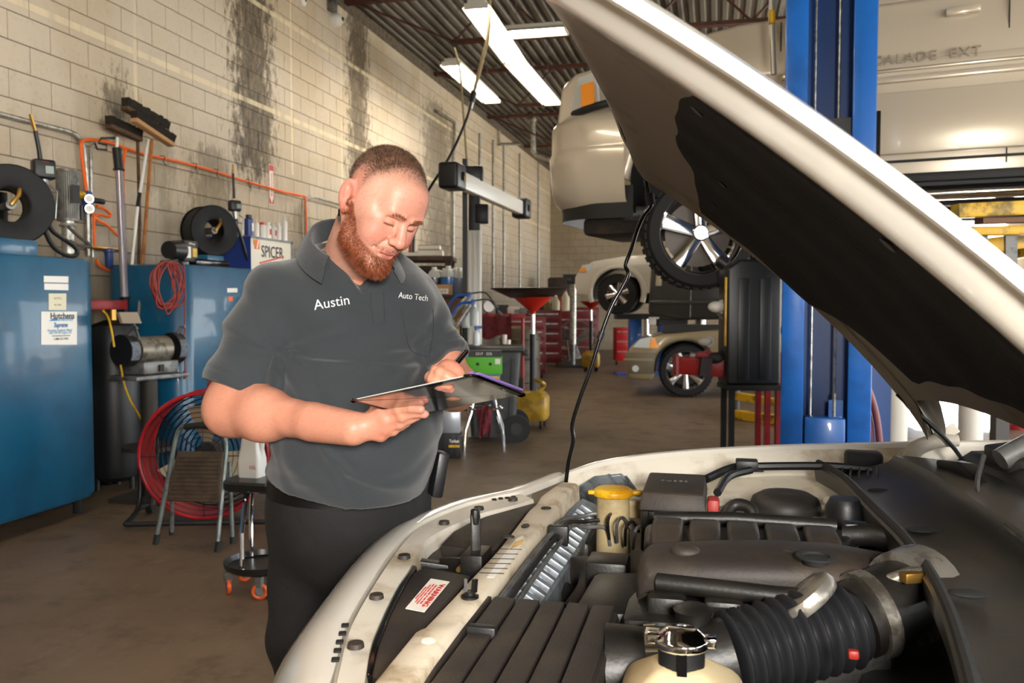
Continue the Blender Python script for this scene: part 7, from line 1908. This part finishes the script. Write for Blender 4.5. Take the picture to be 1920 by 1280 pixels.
# raised lettering: second word after a gap; the first letter hides behind the lift post
lx = V(*trk.b); M = frame(trk.P(2.36, ZW + 1.005, -.018), lx, V(0, 0, 1))
LETT = mat('letter_satin', '#9d8f7c', .35, .3)
text_obj('side_lettering', 'ESCALADE', .09, LETT, frame(trk.P(2.33, ZW + 1.005, -.018), lx, V(0, 0, 1)), trk.t, spacing=1.2, extr=.008, bold=.001)
text_obj('side_lettering', 'EXT', .09, LETT, frame(trk.P(2.735, ZW + 1.005, -.018), lx, V(0, 0, 1)), trk.t, spacing=1.2, extr=.008, bold=.001)
# front clip
FRZ = ZW
def ring_f(dx, dz0, dz1): return None
bump = [(.5, 0), (.42, 0), (.34, 0)]
for k in range(13):
    a = R(90 * k / 12)                                   # round the corner from the side to the front
    x = .42 - .42 * math.sin(a) * 1.0; w = .42 * (1 - math.cos(a)) if k < 12 else .42
    bump.append((x - .2, w))
bump += [(-.22, .7), (-.24, .98), (-.22, 1.26), (-.2, 1.53)]
prof_b = [(.05, .30), (.0, .34), (-.03, .44), (-.045, .56), (-.05, .63), (-.035, .66), (-.03, .68), (-.03, .82), (.0, .86), (.05, .90), (.09, .93)]
rows = []
for (x, w), i in zip(bump, range(len(bump))):
    nx, nw = (bump[min(i + 1, len(bump) - 1)][0] - bump[max(i - 1, 0)][0]), (bump[min(i + 1, len(bump) - 1)][1] - bump[max(i - 1, 0)][1])
    L = math.hypot(nx, nw); ox, ow = -nw / L, nx / L
    rows.append([trk.P(x + ox * -q * 1.0, ZW + z, w + ow * -q) for q, z in prof_b])
MB().loft(rows, False, False).build('front_bumper', CHAMP, trk.t, ang=40)
MB().loft([[trk.P(x + .05, ZW + z, w + .03) for z in (.22, .30, .42)] for x, w in bump], False, False).build('lower_valance', TRIM, trk.t)
MB().tube([trk.P(x - .035, ZW + .645, w - .005) for x, w in bump[:10]], .010, 8).build('bumper_chrome_line', CHROME, trk.t)
hl = [trk.P(.30, ZW + .90, .01), trk.P(.0, ZW + .88, .13), trk.P(-.02, ZW + 1.12, .17), trk.P(.26, ZW + 1.14, .05)]
MB().slab(hl, trk.o * .02 - trk.b * .01).build('headlamp', LENS, trk.t); am = [trk.P(.27, ZW + .93, -.02), trk.P(.15, ZW + .92, .02), trk.P(.14, ZW + 1.06, .04), trk.P(.25, ZW + 1.07, .0)]
MB().slab(am, trk.o * .03).build('side_marker', AMBER, trk.t)
MB().tube([trk.P(.42, ZW + .93, -.03), trk.P(.28, ZW + .91, -.04), trk.P(.10, ZW + .90, .06), trk.P(-.02, ZW + .91, .2)], .03, 10, sm=3).build('lamp_surround', TRIM, trk.t)
MB().tube([trk.P(.36, ZW + 1.02, -.06), trk.P(.47, ZW + .92, -.07), trk.P(.60, ZW + .95, -.07), trk.P(.62, ZW + 1.04, -.06), trk.P(.40, ZW + 1.06, -.06)], .018, 8, sm=4).build('tow_strap', BLACK, trk.t)
MB().bar(trk.P(.12, ZW + .80, -.012), trk.P(.30, ZW + .805, -.025), .003, .012).build('scrape', mat('scratch', '#4a4338', .7), trk.t)
MB().box(trk.P(.6, ZW + .18, .6), (1.0, .9, .14), rz=R(-12)).build('underbody_front', mat('underbody', '#2a231d', .8, 0, '#3c3026', 8), trk.t, bevel=.04)
MB().cyl(trk.P(.45, ZW + .25, .12), trk.P(.72, ZW + .25, .30), .06, n=14).build('steering_rack', GREYM, trk.t)
MB().bar(trk.P(1.2, ZW + .3, .35), trk.P(5.2, ZW + .3, .35), .12, .16).build('frame_rail', mat('underbody', '#2a231d'), trk.t); MB().bar(trk.P(1.2, ZW + .3, 1.6), trk.P(5.2, ZW + .3, 1.6), .12, .16).build('frame_rail', mat('underbody', '#2a231d'), trk.t)
MB().cyl(trk.P(1.02, ZW + .42, .3), trk.P(1.02, ZW + .42, 1.65), .05, n=10).build('axle', mat('underbody', '#2a231d'), trk.t)
MB().loft([[trk.P(a, b, .05) for a, b in arc_pts(1.02, ZW + .42, .50, 200, -20, 14)], [trk.P(a, b, .5) for a, b in arc_pts(1.02, ZW + .42, .50, 200, -20, 14)]], False, False).build('wheel_liner', TRIM, trk.t)
trk.body([(-.10, ZW + .84), (.55, ZW + .80), (.55, ZW + 1.22), (.30, ZW + 1.20), (.05, ZW + 1.16), (-.06, ZW + 1.08)], 1.75, CHAMP, 'front_panel', w0=.10, bevel=.04)
for xc in (1.02, 4.54):
    for w_ in (.42, 1.48):
        MB().slab([trk.P(a, b, w_) for a, b in arc_pts(xc, ZW + .42, .52, 0, 180, 14)] + [trk.P(xc - .52, ZW + .22, w_), trk.P(xc + .52, ZW + .22, w_)], -trk.o * .05).build('inner_arch', TRIM, trk.t)
trk.zmap = None
trk.wheel(1.02, ZW + .40, -.02, .405, .29, .30, 5, steer=R(24)); trk.wheel(4.54, ZW + .40, .0, .405, .29, .30, 5); trk.wheel(4.54, ZW + .40, 1.66, .405, .29, .30, 5); trk.wheel(1.02, ZW + .40, 1.66, .405, .29, .30, 5)
trk.zmap = lambda z: ZW + .27 + (z - ZW) * 1.2
MB().bar(trk.P(4.6, ZW + 1.36, .05), trk.P(5.4, ZW + 1.36, .05), .06, .06).build('bed_rail', CHROME, trk.t)

# --- two-post lift
LB = mat('lift_blue', '#1560b4', .32, 0, '#12539d', 3, coat=.3)
LBD = mat('lift_blue_shaded', '#0e3f7c', .45)  # the post's blue darkened: shade inside the channel is in the colour
LC = AD(1548, 700, 5.35); LC.z = 0
lift = thing('two_post_lift', 'blue two-post vehicle lift with steel cables, post seen right of the black caddy', 'vehicle lift', LC)
def post(c, facing, h=4.3, far=False):
    f = Vector(facing).normalized(); s = V(f.y, -f.x, 0)
    W_, Dp = .50, .30
    def bx(cx, cy, w, d, z0, z1, nm, mt, bev=.008):
        a = c + s * cx + f * cy
        MB().bar(V(a.x, a.y, z0), V(a.x, a.y, z1), w, d, up=f).build(nm, mt, lift, bevel=bev)
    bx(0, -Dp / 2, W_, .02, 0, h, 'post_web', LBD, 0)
    for k in (-1, 1):
        bx(k * (W_ / 2 - .006), 0, .016, Dp, 0, h, 'post_side', LB, .003)
        bx(k * (W_ / 2 - .062), Dp / 2, .13, .022, 0, h, 'post_flange', LB, .008)
    MB().box(c + V(0, 0, .01), (.6, .5, .02), rz=CAM_YAW).build('base_plate', LB, lift)
    return s, f
s_, f_ = post(LC, -LC)
for k, px in ((-.05, 0), (.085, 0)): MB().cyl(LC + s_ * k + f_ * .05 + V(0, 0, .5), LC + s_ * k + f_ * .05 + V(0, 0, 4.3), .008, n=8).build('cable', STEEL, lift)
zc0, zc1 = AD(1540, 832, 5.2).z - .35, AD(1540, 783, 5.2).z
cc = LC + f_ * .10
MB().bar(V(cc.x, cc.y, zc0), V(cc.x, cc.y, zc1), .23, .14, up=f_).build('cable_housing', LB, lift, bevel=.012)
MB().bar(V(cc.x, cc.y, zc1 + .0) - s_ * .06, V(cc.x, cc.y, zc1 + .10) - s_ * .06, .08, .012, up=f_).build('cable_bracket', LB, lift); MB().cyl(V(cc.x, cc.y, zc1) - s_ * .05, V(cc.x, cc.y, zc1 + .14) - s_ * .05, .012, n=8).build('cable_stud', STEEL, lift)
MB().bar(LC + V(0, 0, 2.0) + f_ * -.02, LC + V(0, 0, 2.5) + f_ * -.02, .3, .2, up=f_).build('carriage', BLACK, lift)
MB().bar(LC + s_ * -.265 + f_ * .1 + V(0, 0, 1.9), LC + s_ * -.265 + f_ * .1 + V(0, 0, 2.52), .025, .03, up=f_).build('post_trim', BLACKG, lift)
# far post on the other side of the truck
LC2 = LC + V(-trk.o.x, -trk.o.y, 0) * 3.35
post(LC2, RY)
LY = mat('arm_yellow', '#d6a71c', .45, 0, '#7a6420', 7)
for base, sgn in ((LC, -1), (LC2, 1)):
    for x, w in ((2.0, .35 if sgn < 0 else 1.6), (3.9, .35 if sgn < 0 else 1.6)):
        e = trk.P(x, ZW + .16, w); b0 = V(base.x, base.y, ZW + .10)
        MB().bar(b0, e - V(0, 0, .05), .12, .09).build('swing_arm', LY, lift, bevel=.006); MB().cyl(e - V(0, 0, .06), e + V(0, 0, .06), .06, n=14).build('arm_pad', BLACK, lift)
    q = trk.P(2.9, ZW + .0, .1 if sgn < 0 else 1.8)
a, b = AD(1790, 396, 5.0), AD(2050, 384, 5.0)
MB().bar(a, b, .10, .08).build('arm_extension', LY, lift, bevel=.006); a, b = AD(1800, 434, 5.05), AD(2050, 430, 5.05); MB().bar(a, b, .10, .05).build('arm_extension', LY, lift, bevel=.006)
MB().bar(AD(1835, 415, 5.05), AD(2050, 408, 5.05), .10, .03).build('arm_linkage', mat('rusty_link', '#6b4a30', .7), lift)
for px in (1895, 1840): MB().bar(AD(px, 440, 5.1), AD(px, 540, 5.1), .06, .06, up=f_).build('arm_restraint', GREYM, lift)
# air line with yellow tag up in front of the truck
o = MB().tube([AD(1447, -30, 5.5), AD(1448, 60, 5.5), AD(1451, 140, 5.5)], .018, 10).build('flexible_conduit', mat('flex_steel', '#b9b3a6', .35, .6), None); tag(o, 'ribbed steel conduit with a yellow band hanging left of the blue post', 'conduit')
MB().tube([AD(1447, 20, 5.49), AD(1447.5, 45, 5.49)], .021, 10).build('yellow_band', YELLOW, o)
# red hoses hung right of the post
t = thing('lift_hose', 'dark red hoses hanging in a loop right of the blue post', 'hose', AD(1630, 840, 5.5))
for k, pix in enumerate(([(1612, 700), (1630, 735), (1643, 780), (1650, 840), (1650, 900)], [(1612, 735), (1624, 760), (1632, 800), (1634, 850), (1632, 900)])):
    MB().tube([AD(a, b, 5.5 + .03 * k) for a, b in pix], .021, 10, sm=5).build('hose_run', mat('hose_maroon', '#6d3034', .5), t)
MB().cyl(AD(1614, 770, 5.45), AD(1614, 812, 5.45), .012, n=8).build('braid_fitting', STEEL, t); MB().cyl(AD(1614, 812, 5.45), AD(1614, 834, 5.45), .014, n=8).build('brass_fitting', BRASS, t)

# --- black fuel caddy on a red stand
D0 = 6.0
K = lambda px, py, d=D0: AD(px, py, d)
c0 = fl(1404, D0)
zb_, zt_ = K(1404, 719).z, K(1404, 488).z
t = thing('fuel_caddy', 'tall black plastic fuel caddy with a yellow edge stripe left of the blue post', 'fuel caddy', c0 + V(0, 0, zb_))
hw = 50 / FPX * D0
prf = [(-hw, 0), (hw, 0), (hw, (zt_ - zb_) * .97), (hw * .85, zt_ - zb_), (-hw * .55, zt_ - zb_), (-hw, (zt_ - zb_) * .93)]
body = MB().loft([[c0 + RX * a + RY * d_ + V(0, 0, zb_ + b) for a, b in prf] for d_ in (-.13, .13)]).build('caddy_body', mat('caddy_black', '#17181a', .4, bump=.06, bs=200), t, bevel=.03, seg=3)
for x0, x1 in ((-.60, -.18), (.20, .62)):
    MB().loft([[c0 + RX * hw * a - RY * d_ + V(0, 0, zb_ + (zt_ - zb_) * b) for a, b in ((x0, .04), (x1, .04), (x1, .85), (x0, .85))] for d_ in (.128, .137)]).build('molded_panel', mat('caddy_black', '#17181a'), body, bevel=.006)
MB().bar(c0 - RX * hw * 1.0 - RY * .10 + V(0, 0, zb_ + .26), c0 - RX * hw * 1.0 - RY * .10 + V(0, 0, zb_ + (zt_ - zb_) * .86), .03, .02, up=RX).build('yellow_stripe', YELLOW, t, bevel=.004)
cq = c0 - RX * hw * .92 + V(0, 0, zt_ - .03); MB().cyl(cq, cq - RX * .05 + V(0, 0, .035), .045, n=16).build('filler_cap', BLACK, t)
MB().tube([c0 + RX * hw * 1.0 + V(0, 0, zt_ - .05), c0 + RX * hw * 1.35 + V(0, 0, zt_ - .1), c0 + RX * hw * 1.4 + V(0, 0, zt_ - .35), c0 + RX * hw * 1.2 + V(0, 0, zt_ - .5)], .012, 8, sm=4).build('hose', BLACK, t)
t = thing('steel_stand', 'dark red steel stand with a side beam carrying the black caddy', 'stand', c0)
MB().box(c0 + V(0, 0, zb_ - .018), (.36, .30, .035), rz=CAM_YAW).build('deck', BLACKM, t, bevel=.006)
for sx in (-.14, .10):
    for sy in (-.11, .11): q = c0 + RX * sx + RY * sy; MB().box(V(q.x, q.y, (zb_ - .035) / 2), (.034, .034, zb_ - .035), rz=CAM_YAW).build('leg', RED if sx > 0 else BLACKM, t)
MB().bar(K(1462, 660), K(1460, 840), .05, .05, up=RY).build('upright', RED, t)
MB().bar(K(1267, 684, 6.1), K(1365, 690, 6.0), .10, .12).build('beam', RED, t, bevel=.006); MB().bar(K(1310, 686, 6.02), K(1330, 688, 6.02), .13, .125).build('beam_stain', mat('grease_dark', '#241213', .6), t)
MB().box(K(1267, 684, 6.1), (.02, .13, .14), rz=CAM_YAW).build('beam_end', RED, t)
for k, (px, py, r, col, lab) in enumerate(((1318, 666, .03, '#8f3038', 'crumpled pink rag on the red stand beam'), (1342, 672, .045, '#1d1b1a', 'black bracket part on the red stand beam'), (1322, 640, .03, '#b7b2a8', 'silver hub part hanging over the red beam'), (1345, 575, .04, '#cfccc4', 'pale hanging part above the red beam beside the caddy'))):
    o = thing('loose_part', lab, 'part', K(px, py + 8)); q = K(px, py)
    MB().ball(q, (r * 1.6, r, r)).build('lump', mat('loose_%d' % k, col, .6), o); MB().torus(q + RX * r, r * .9, r * .35, axis=RY).build('loop', mat('loose_%d' % k, col), o); MB().cyl(q - RX * r, q + RX * r - V(0, 0, r * 2), r * .3, n=8).build('pin', GREYM, o)

# --- tan car on the floor behind
D1 = 13.0
wp = fl(1284, D1)
HT = RX * math.cos(R(10)) - RY * math.sin(R(10))
tan = Car('tan_suv', 'tan front end of a car with a chrome wheel standing on the floor', V(wp.x, wp.y, 0) - HT * .88, HT)
ps = [(.02, .38), (.05, .26), (.40, .24)] + arc_pts(.88, .40, .44, 190, -10, 14) + [(3.6, .3), (3.7, .9), (2.4, 1.02), (1.3, 1.0), (.55, .93), (.22, .84), (.06, .72), (.0, .55)]
tan.body(ps, 1.8, GOLDP, 'body', bevel=.05)
MB().slab([tan.P(.12, .74, -.012), tan.P(.48, .72, -.012), tan.P(.40, .90, -.005), tan.P(.22, .86, -.005)], tan.o * .015).build('headlamp', LENS, tan.t); MB().slab([tan.P(.36, .73, -.028), tan.P(.50, .73, -.028), tan.P(.44, .88, -.02), tan.P(.40, .88, -.02)], tan.o * .008).build('turn_signal', AMBER, tan.t)
MB().slab([tan.P(-.0, .66, .0), tan.P(.46, .66, -.006), tan.P(.44, .34, -.006), tan.P(.05, .34, .0)], tan.o * .01).build('bumper_skin', mat('tan_bumper', '#6b604a', .45), tan.t, bevel=.01)
MB().bar(tan.P(-.02, .56, -.01), tan.P(.42, .55, -.016), .012, .03).build('bumper_line', GOLDP, tan.t); MB().cyl(tan.P(.16, .42, .0), tan.P(.16, .42, -.02), .05, n=14).build('fog_lamp', LENS, tan.t)
MB().loft([[tan.P(a, b, -.005) for a, b in arc_pts(.88, .40, .45, 185, -5, 14)], [tan.P(a, b, -.03) for a, b in arc_pts(.88, .40, .44, 185, -5, 14)], [tan.P(a, b, .3) for a, b in arc_pts(.88, .40, .42, 185, -5, 14)]], False, False).build('arch_lip', TRIM, tan.t)
tan.wheel(.90, .395, .02, .395, .25, .285, 7)
tan.wheel(.90, .395, 1.5, .395, .25, .285, 7); tan.wheel(3.3, .395, 0, .395, .25, .285, 7)
MB().box(tan.P(1.05, 1.0, .8), (1.0, 1.2, .1), rz=math.atan2(HT.y, HT.x)).build('engine_bay', TRIM, tan.t)
# --- white pickup on a far lift
D2 = 16.6
q0 = AD(1155, 551, D2)
HP = RX * math.cos(R(14)) - RY * math.sin(R(14))
pk_ = Car('white_pickup', 'white pickup truck raised on a far blue lift, front wheel showing', V(q0.x, q0.y, 0) - HP * .78, HP, 'truck')
Z2 = q0.z - .38
ps = [(.0, Z2 + .50), (.06, Z2 + .38), (.34, Z2 + .36)] + arc_pts(.80, Z2 + .40, .47, 185, -5, 14) + [(1.35, Z2 + .40), (3.4, Z2 + .40), (3.5, Z2 + 1.12), (1.6, Z2 + 1.12), (.9, Z2 + 1.08), (.35, Z2 + 1.0), (.1, Z2 + .85), (.0, Z2 + .7)]
pk_.body(ps, 1.8, SILVP, 'body', bevel=.05)
pk_.body([(1.5, Z2 + 1.1), (2.1, Z2 + 1.62), (3.2, Z2 + 1.65), (3.4, Z2 + 1.1)], 1.6, SILVP, 'cabin', w0=.1, bevel=.05)
MB().slab([pk_.P(.06, Z2 + .78, -.01), pk_.P(.30, Z2 + .80, -.012), pk_.P(.34, Z2 + .96, -.006), pk_.P(.14, Z2 + .93, .0)], pk_.o * .015).build('headlamp', LENS, pk_.t); MB().slab([pk_.P(.08, Z2 + .79, -.026), pk_.P(.22, Z2 + .80, -.028), pk_.P(.20, Z2 + .88, -.02), pk_.P(.10, Z2 + .87, -.02)], pk_.o * .008).build('turn_signal', AMBER, pk_.t)
for r_, w_ in ((.50, -.035), (.47, -.045)): MB().tube([pk_.P(a, b, w_ + .03) for a, b in arc_pts(.80, Z2 + .40, r_ + .02, 200, -20, 16)], .035, 8).build('fender_flare', SILVP, pk_.t)
MB().loft([[pk_.P(a, b, -.0) for a, b in arc_pts(.80, Z2 + .40, .46, 195, -15, 14)], [pk_.P(a, b, .5) for a, b in arc_pts(.80, Z2 + .40, .46, 195, -15, 14)]], False, False).build('wheel_liner', TRIM, pk_.t)
pk_.wheel(.80, Z2 + .38, .0, .38, .25, .225, 6); pk_.wheel(.80, Z2 + .38, 1.5, .38, .25, .225, 6); pk_.wheel(3.0, Z2 + .38, 0, .38, .25, .225, 6)
MB().bar(pk_.P(.6, Z2 + .3, .5), pk_.P(3.4, Z2 + .3, .5), .1, .2).build('frame_rail', TRIM, pk_.t)
lf = fl(1192, 17.2); t = thing('far_lift', 'blue far lift post under the white pickup', 'vehicle lift', lf)
for px in (1190, 1245): c = fl(px, 17.2); MB().box(c + V(0, 0, .55), (.24, .24, 1.1), rz=CAM_YAW).build('lift_post', LB, t, bevel=.01)
c = fl(1216, 17.2); MB().box(c + V(0, 0, 1.13), (1.3, .5, .1), rz=CAM_YAW).build('lift_deck', TRIM, t); MB().box(c + V(0, 0, .02), (1.3, .6, .04), rz=CAM_YAW).build('lift_base', LB, t)
MB().box(fl(1225, 17.0) + V(0, 0, 1.05), (.2, .1, .14), rz=CAM_YAW).build('lift_tag', STICK, t); MB().cyl(fl(1212, 17) + V(0, 0, .4), fl(1212, 17) + V(0, 0, 1.1), .05, n=10).build('lift_ram', CHROME, t)
# --- charcoal car between them, raised
q1 = AD(1215, 600, 14.9)
dk = Car('charcoal_suv', 'charcoal vehicle raised behind the tan car, door handle showing', V(q1.x, q1.y, 0), HT)
Z3 = q1.z
dk.body([(.0, Z3 + .1), (.6, Z3), (1.5, Z3 + .02), (2.0, Z3 + .0), (2.1, Z3 + .9), (1.9, Z3 + 1.0), (.05, Z3 + 1.0)], .8, DARKP, 'body', bevel=.06)
MB().slab([dk.P(.12, Z3 + .58, -.005), dk.P(.22, Z3 + .58, -.005), dk.P(.23, Z3 + .85, -.005), dk.P(.14, Z3 + .85, -.005)], dk.o * .02).build('door_handle', mat('handle_tan', '#8f8670', .5), dk.t, bevel=.004)
MB().bar(dk.P(.7, Z3 + .05, -.004), dk.P(.72, Z3 + .95, -.004), .01, .012).build('door_seam', STEEL, dk.t); MB().bar(dk.P(.02, Z3 + .3, -.02), dk.P(2.0, Z3 + .3, -.02), .03, .06).build('side_moulding', DARKP, dk.t, bevel=.008)
MB().box(dk.P(.4, Z3 - .05, .5), (.5, .3, .12), rz=CAM_YAW).build('underbody', TRIM, dk.t)
MB().cyl(V(dk.P(.9, 0, .8).x, dk.P(.9, 0, .8).y, 0), dk.P(.9, Z3, .8), .09, n=12).build('support_ram', STEEL, dk.t)
# yellow scissor arm on the floor near the stand
t = thing('yellow_lift_beam', 'yellow lift arm lying on the floor behind the caddy', 'lift arm', AD(1385, 735, 11.0)); zf = .06
a, b = fl(1378, 11.3), fl(1480, 10.6); MB().bar(a + V(0, 0, zf + .15), b + V(0, 0, zf + .12), .12, .09).build('arm_upper', LY, t); MB().bar(fl(1378, 10.6) + V(0, 0, zf), fl(1480, 10.0) + V(0, 0, zf), .16, .1).build('arm_lower', LY, t); MB().cyl(a + V(0, 0, .0), a + V(0, 0, .3), .07, n=12).build('arm_pivot', BLACK, t)

# --- outside the far doors: bollards, posts, parked things
CREAM = mat('bollard_cream', '#d9d2c4', .4)
for px, D, r, lab in ((1680, 8.3, .115, 'cream steel bollard below the hood hinge'), (1823, 7.6, .10, 'cream steel bollard right of the hood notch')):
    c = fl(px, D); t = thing('bollard', lab, 'bollard', c, group='bollards'); MB().cyl(c, c + V(0, 0, 1.35), r, n=24).build('bollard_pipe', CREAM, t); MB().ball(c + V(0, 0, 1.35), (r, r, r * .5)).build('bollard_dome', CREAM, t)
c = fl(1878, 8.6); t = thing('door_post', 'dark square post beside the open door', 'post', c); MB().box(c + V(0, 0, .9), (.13, .12, 1.8), rz=CAM_YAW).build('post_tube', mat('post_grey', '#4a4744', .7), t); MB().box(c + V(0, 0, .02), (.25, .25, .04), rz=CAM_YAW).build('post_plate', GREYM, t)
for px, D, lab in ((1630, 9.5, 'red floor jack seen right of the blue post'), (1915, 9.8, 'red jack stand at the right edge')):
    c = fl(px, D); t = thing('jack_stand', lab, 'jack', c, group='red jacks'); z0 = LP(px, 705, D)[2] if px < 1700 else LP(px, 795, D)[2]
    MB().box(c + V(0, 0, z0 + .15), (.35, .25, .3), rz=CAM_YAW).build('jack_body', RED, t, bevel=.02); MB().cyl(c, c + V(0, 0, z0), .05, n=10).build('jack_leg', CREAM, t); MB().cyl(c + V(0, 0, .0), c + V(0, 0, .05), .16, n=16).build('jack_foot', RED, t)
c = fl(1655, 10.5); t = thing('spare_tyre', 'dark tyre standing near the open door below the hood', 'tyre', c); M = frame(c + V(0, 0, .36), RX, V(0, 0, 1)); MB().lathe([(.2, -.1), (.33, -.11), (.36, -.07), (.36, .07), (.33, .11), (.2, .1)], M, 32, cap=False).build('tyre_casing', TYRE, t); MB().lathe([(.2, -.08), (.2, .08)], M, 24, cap=False).build('rim', STEEL, t)
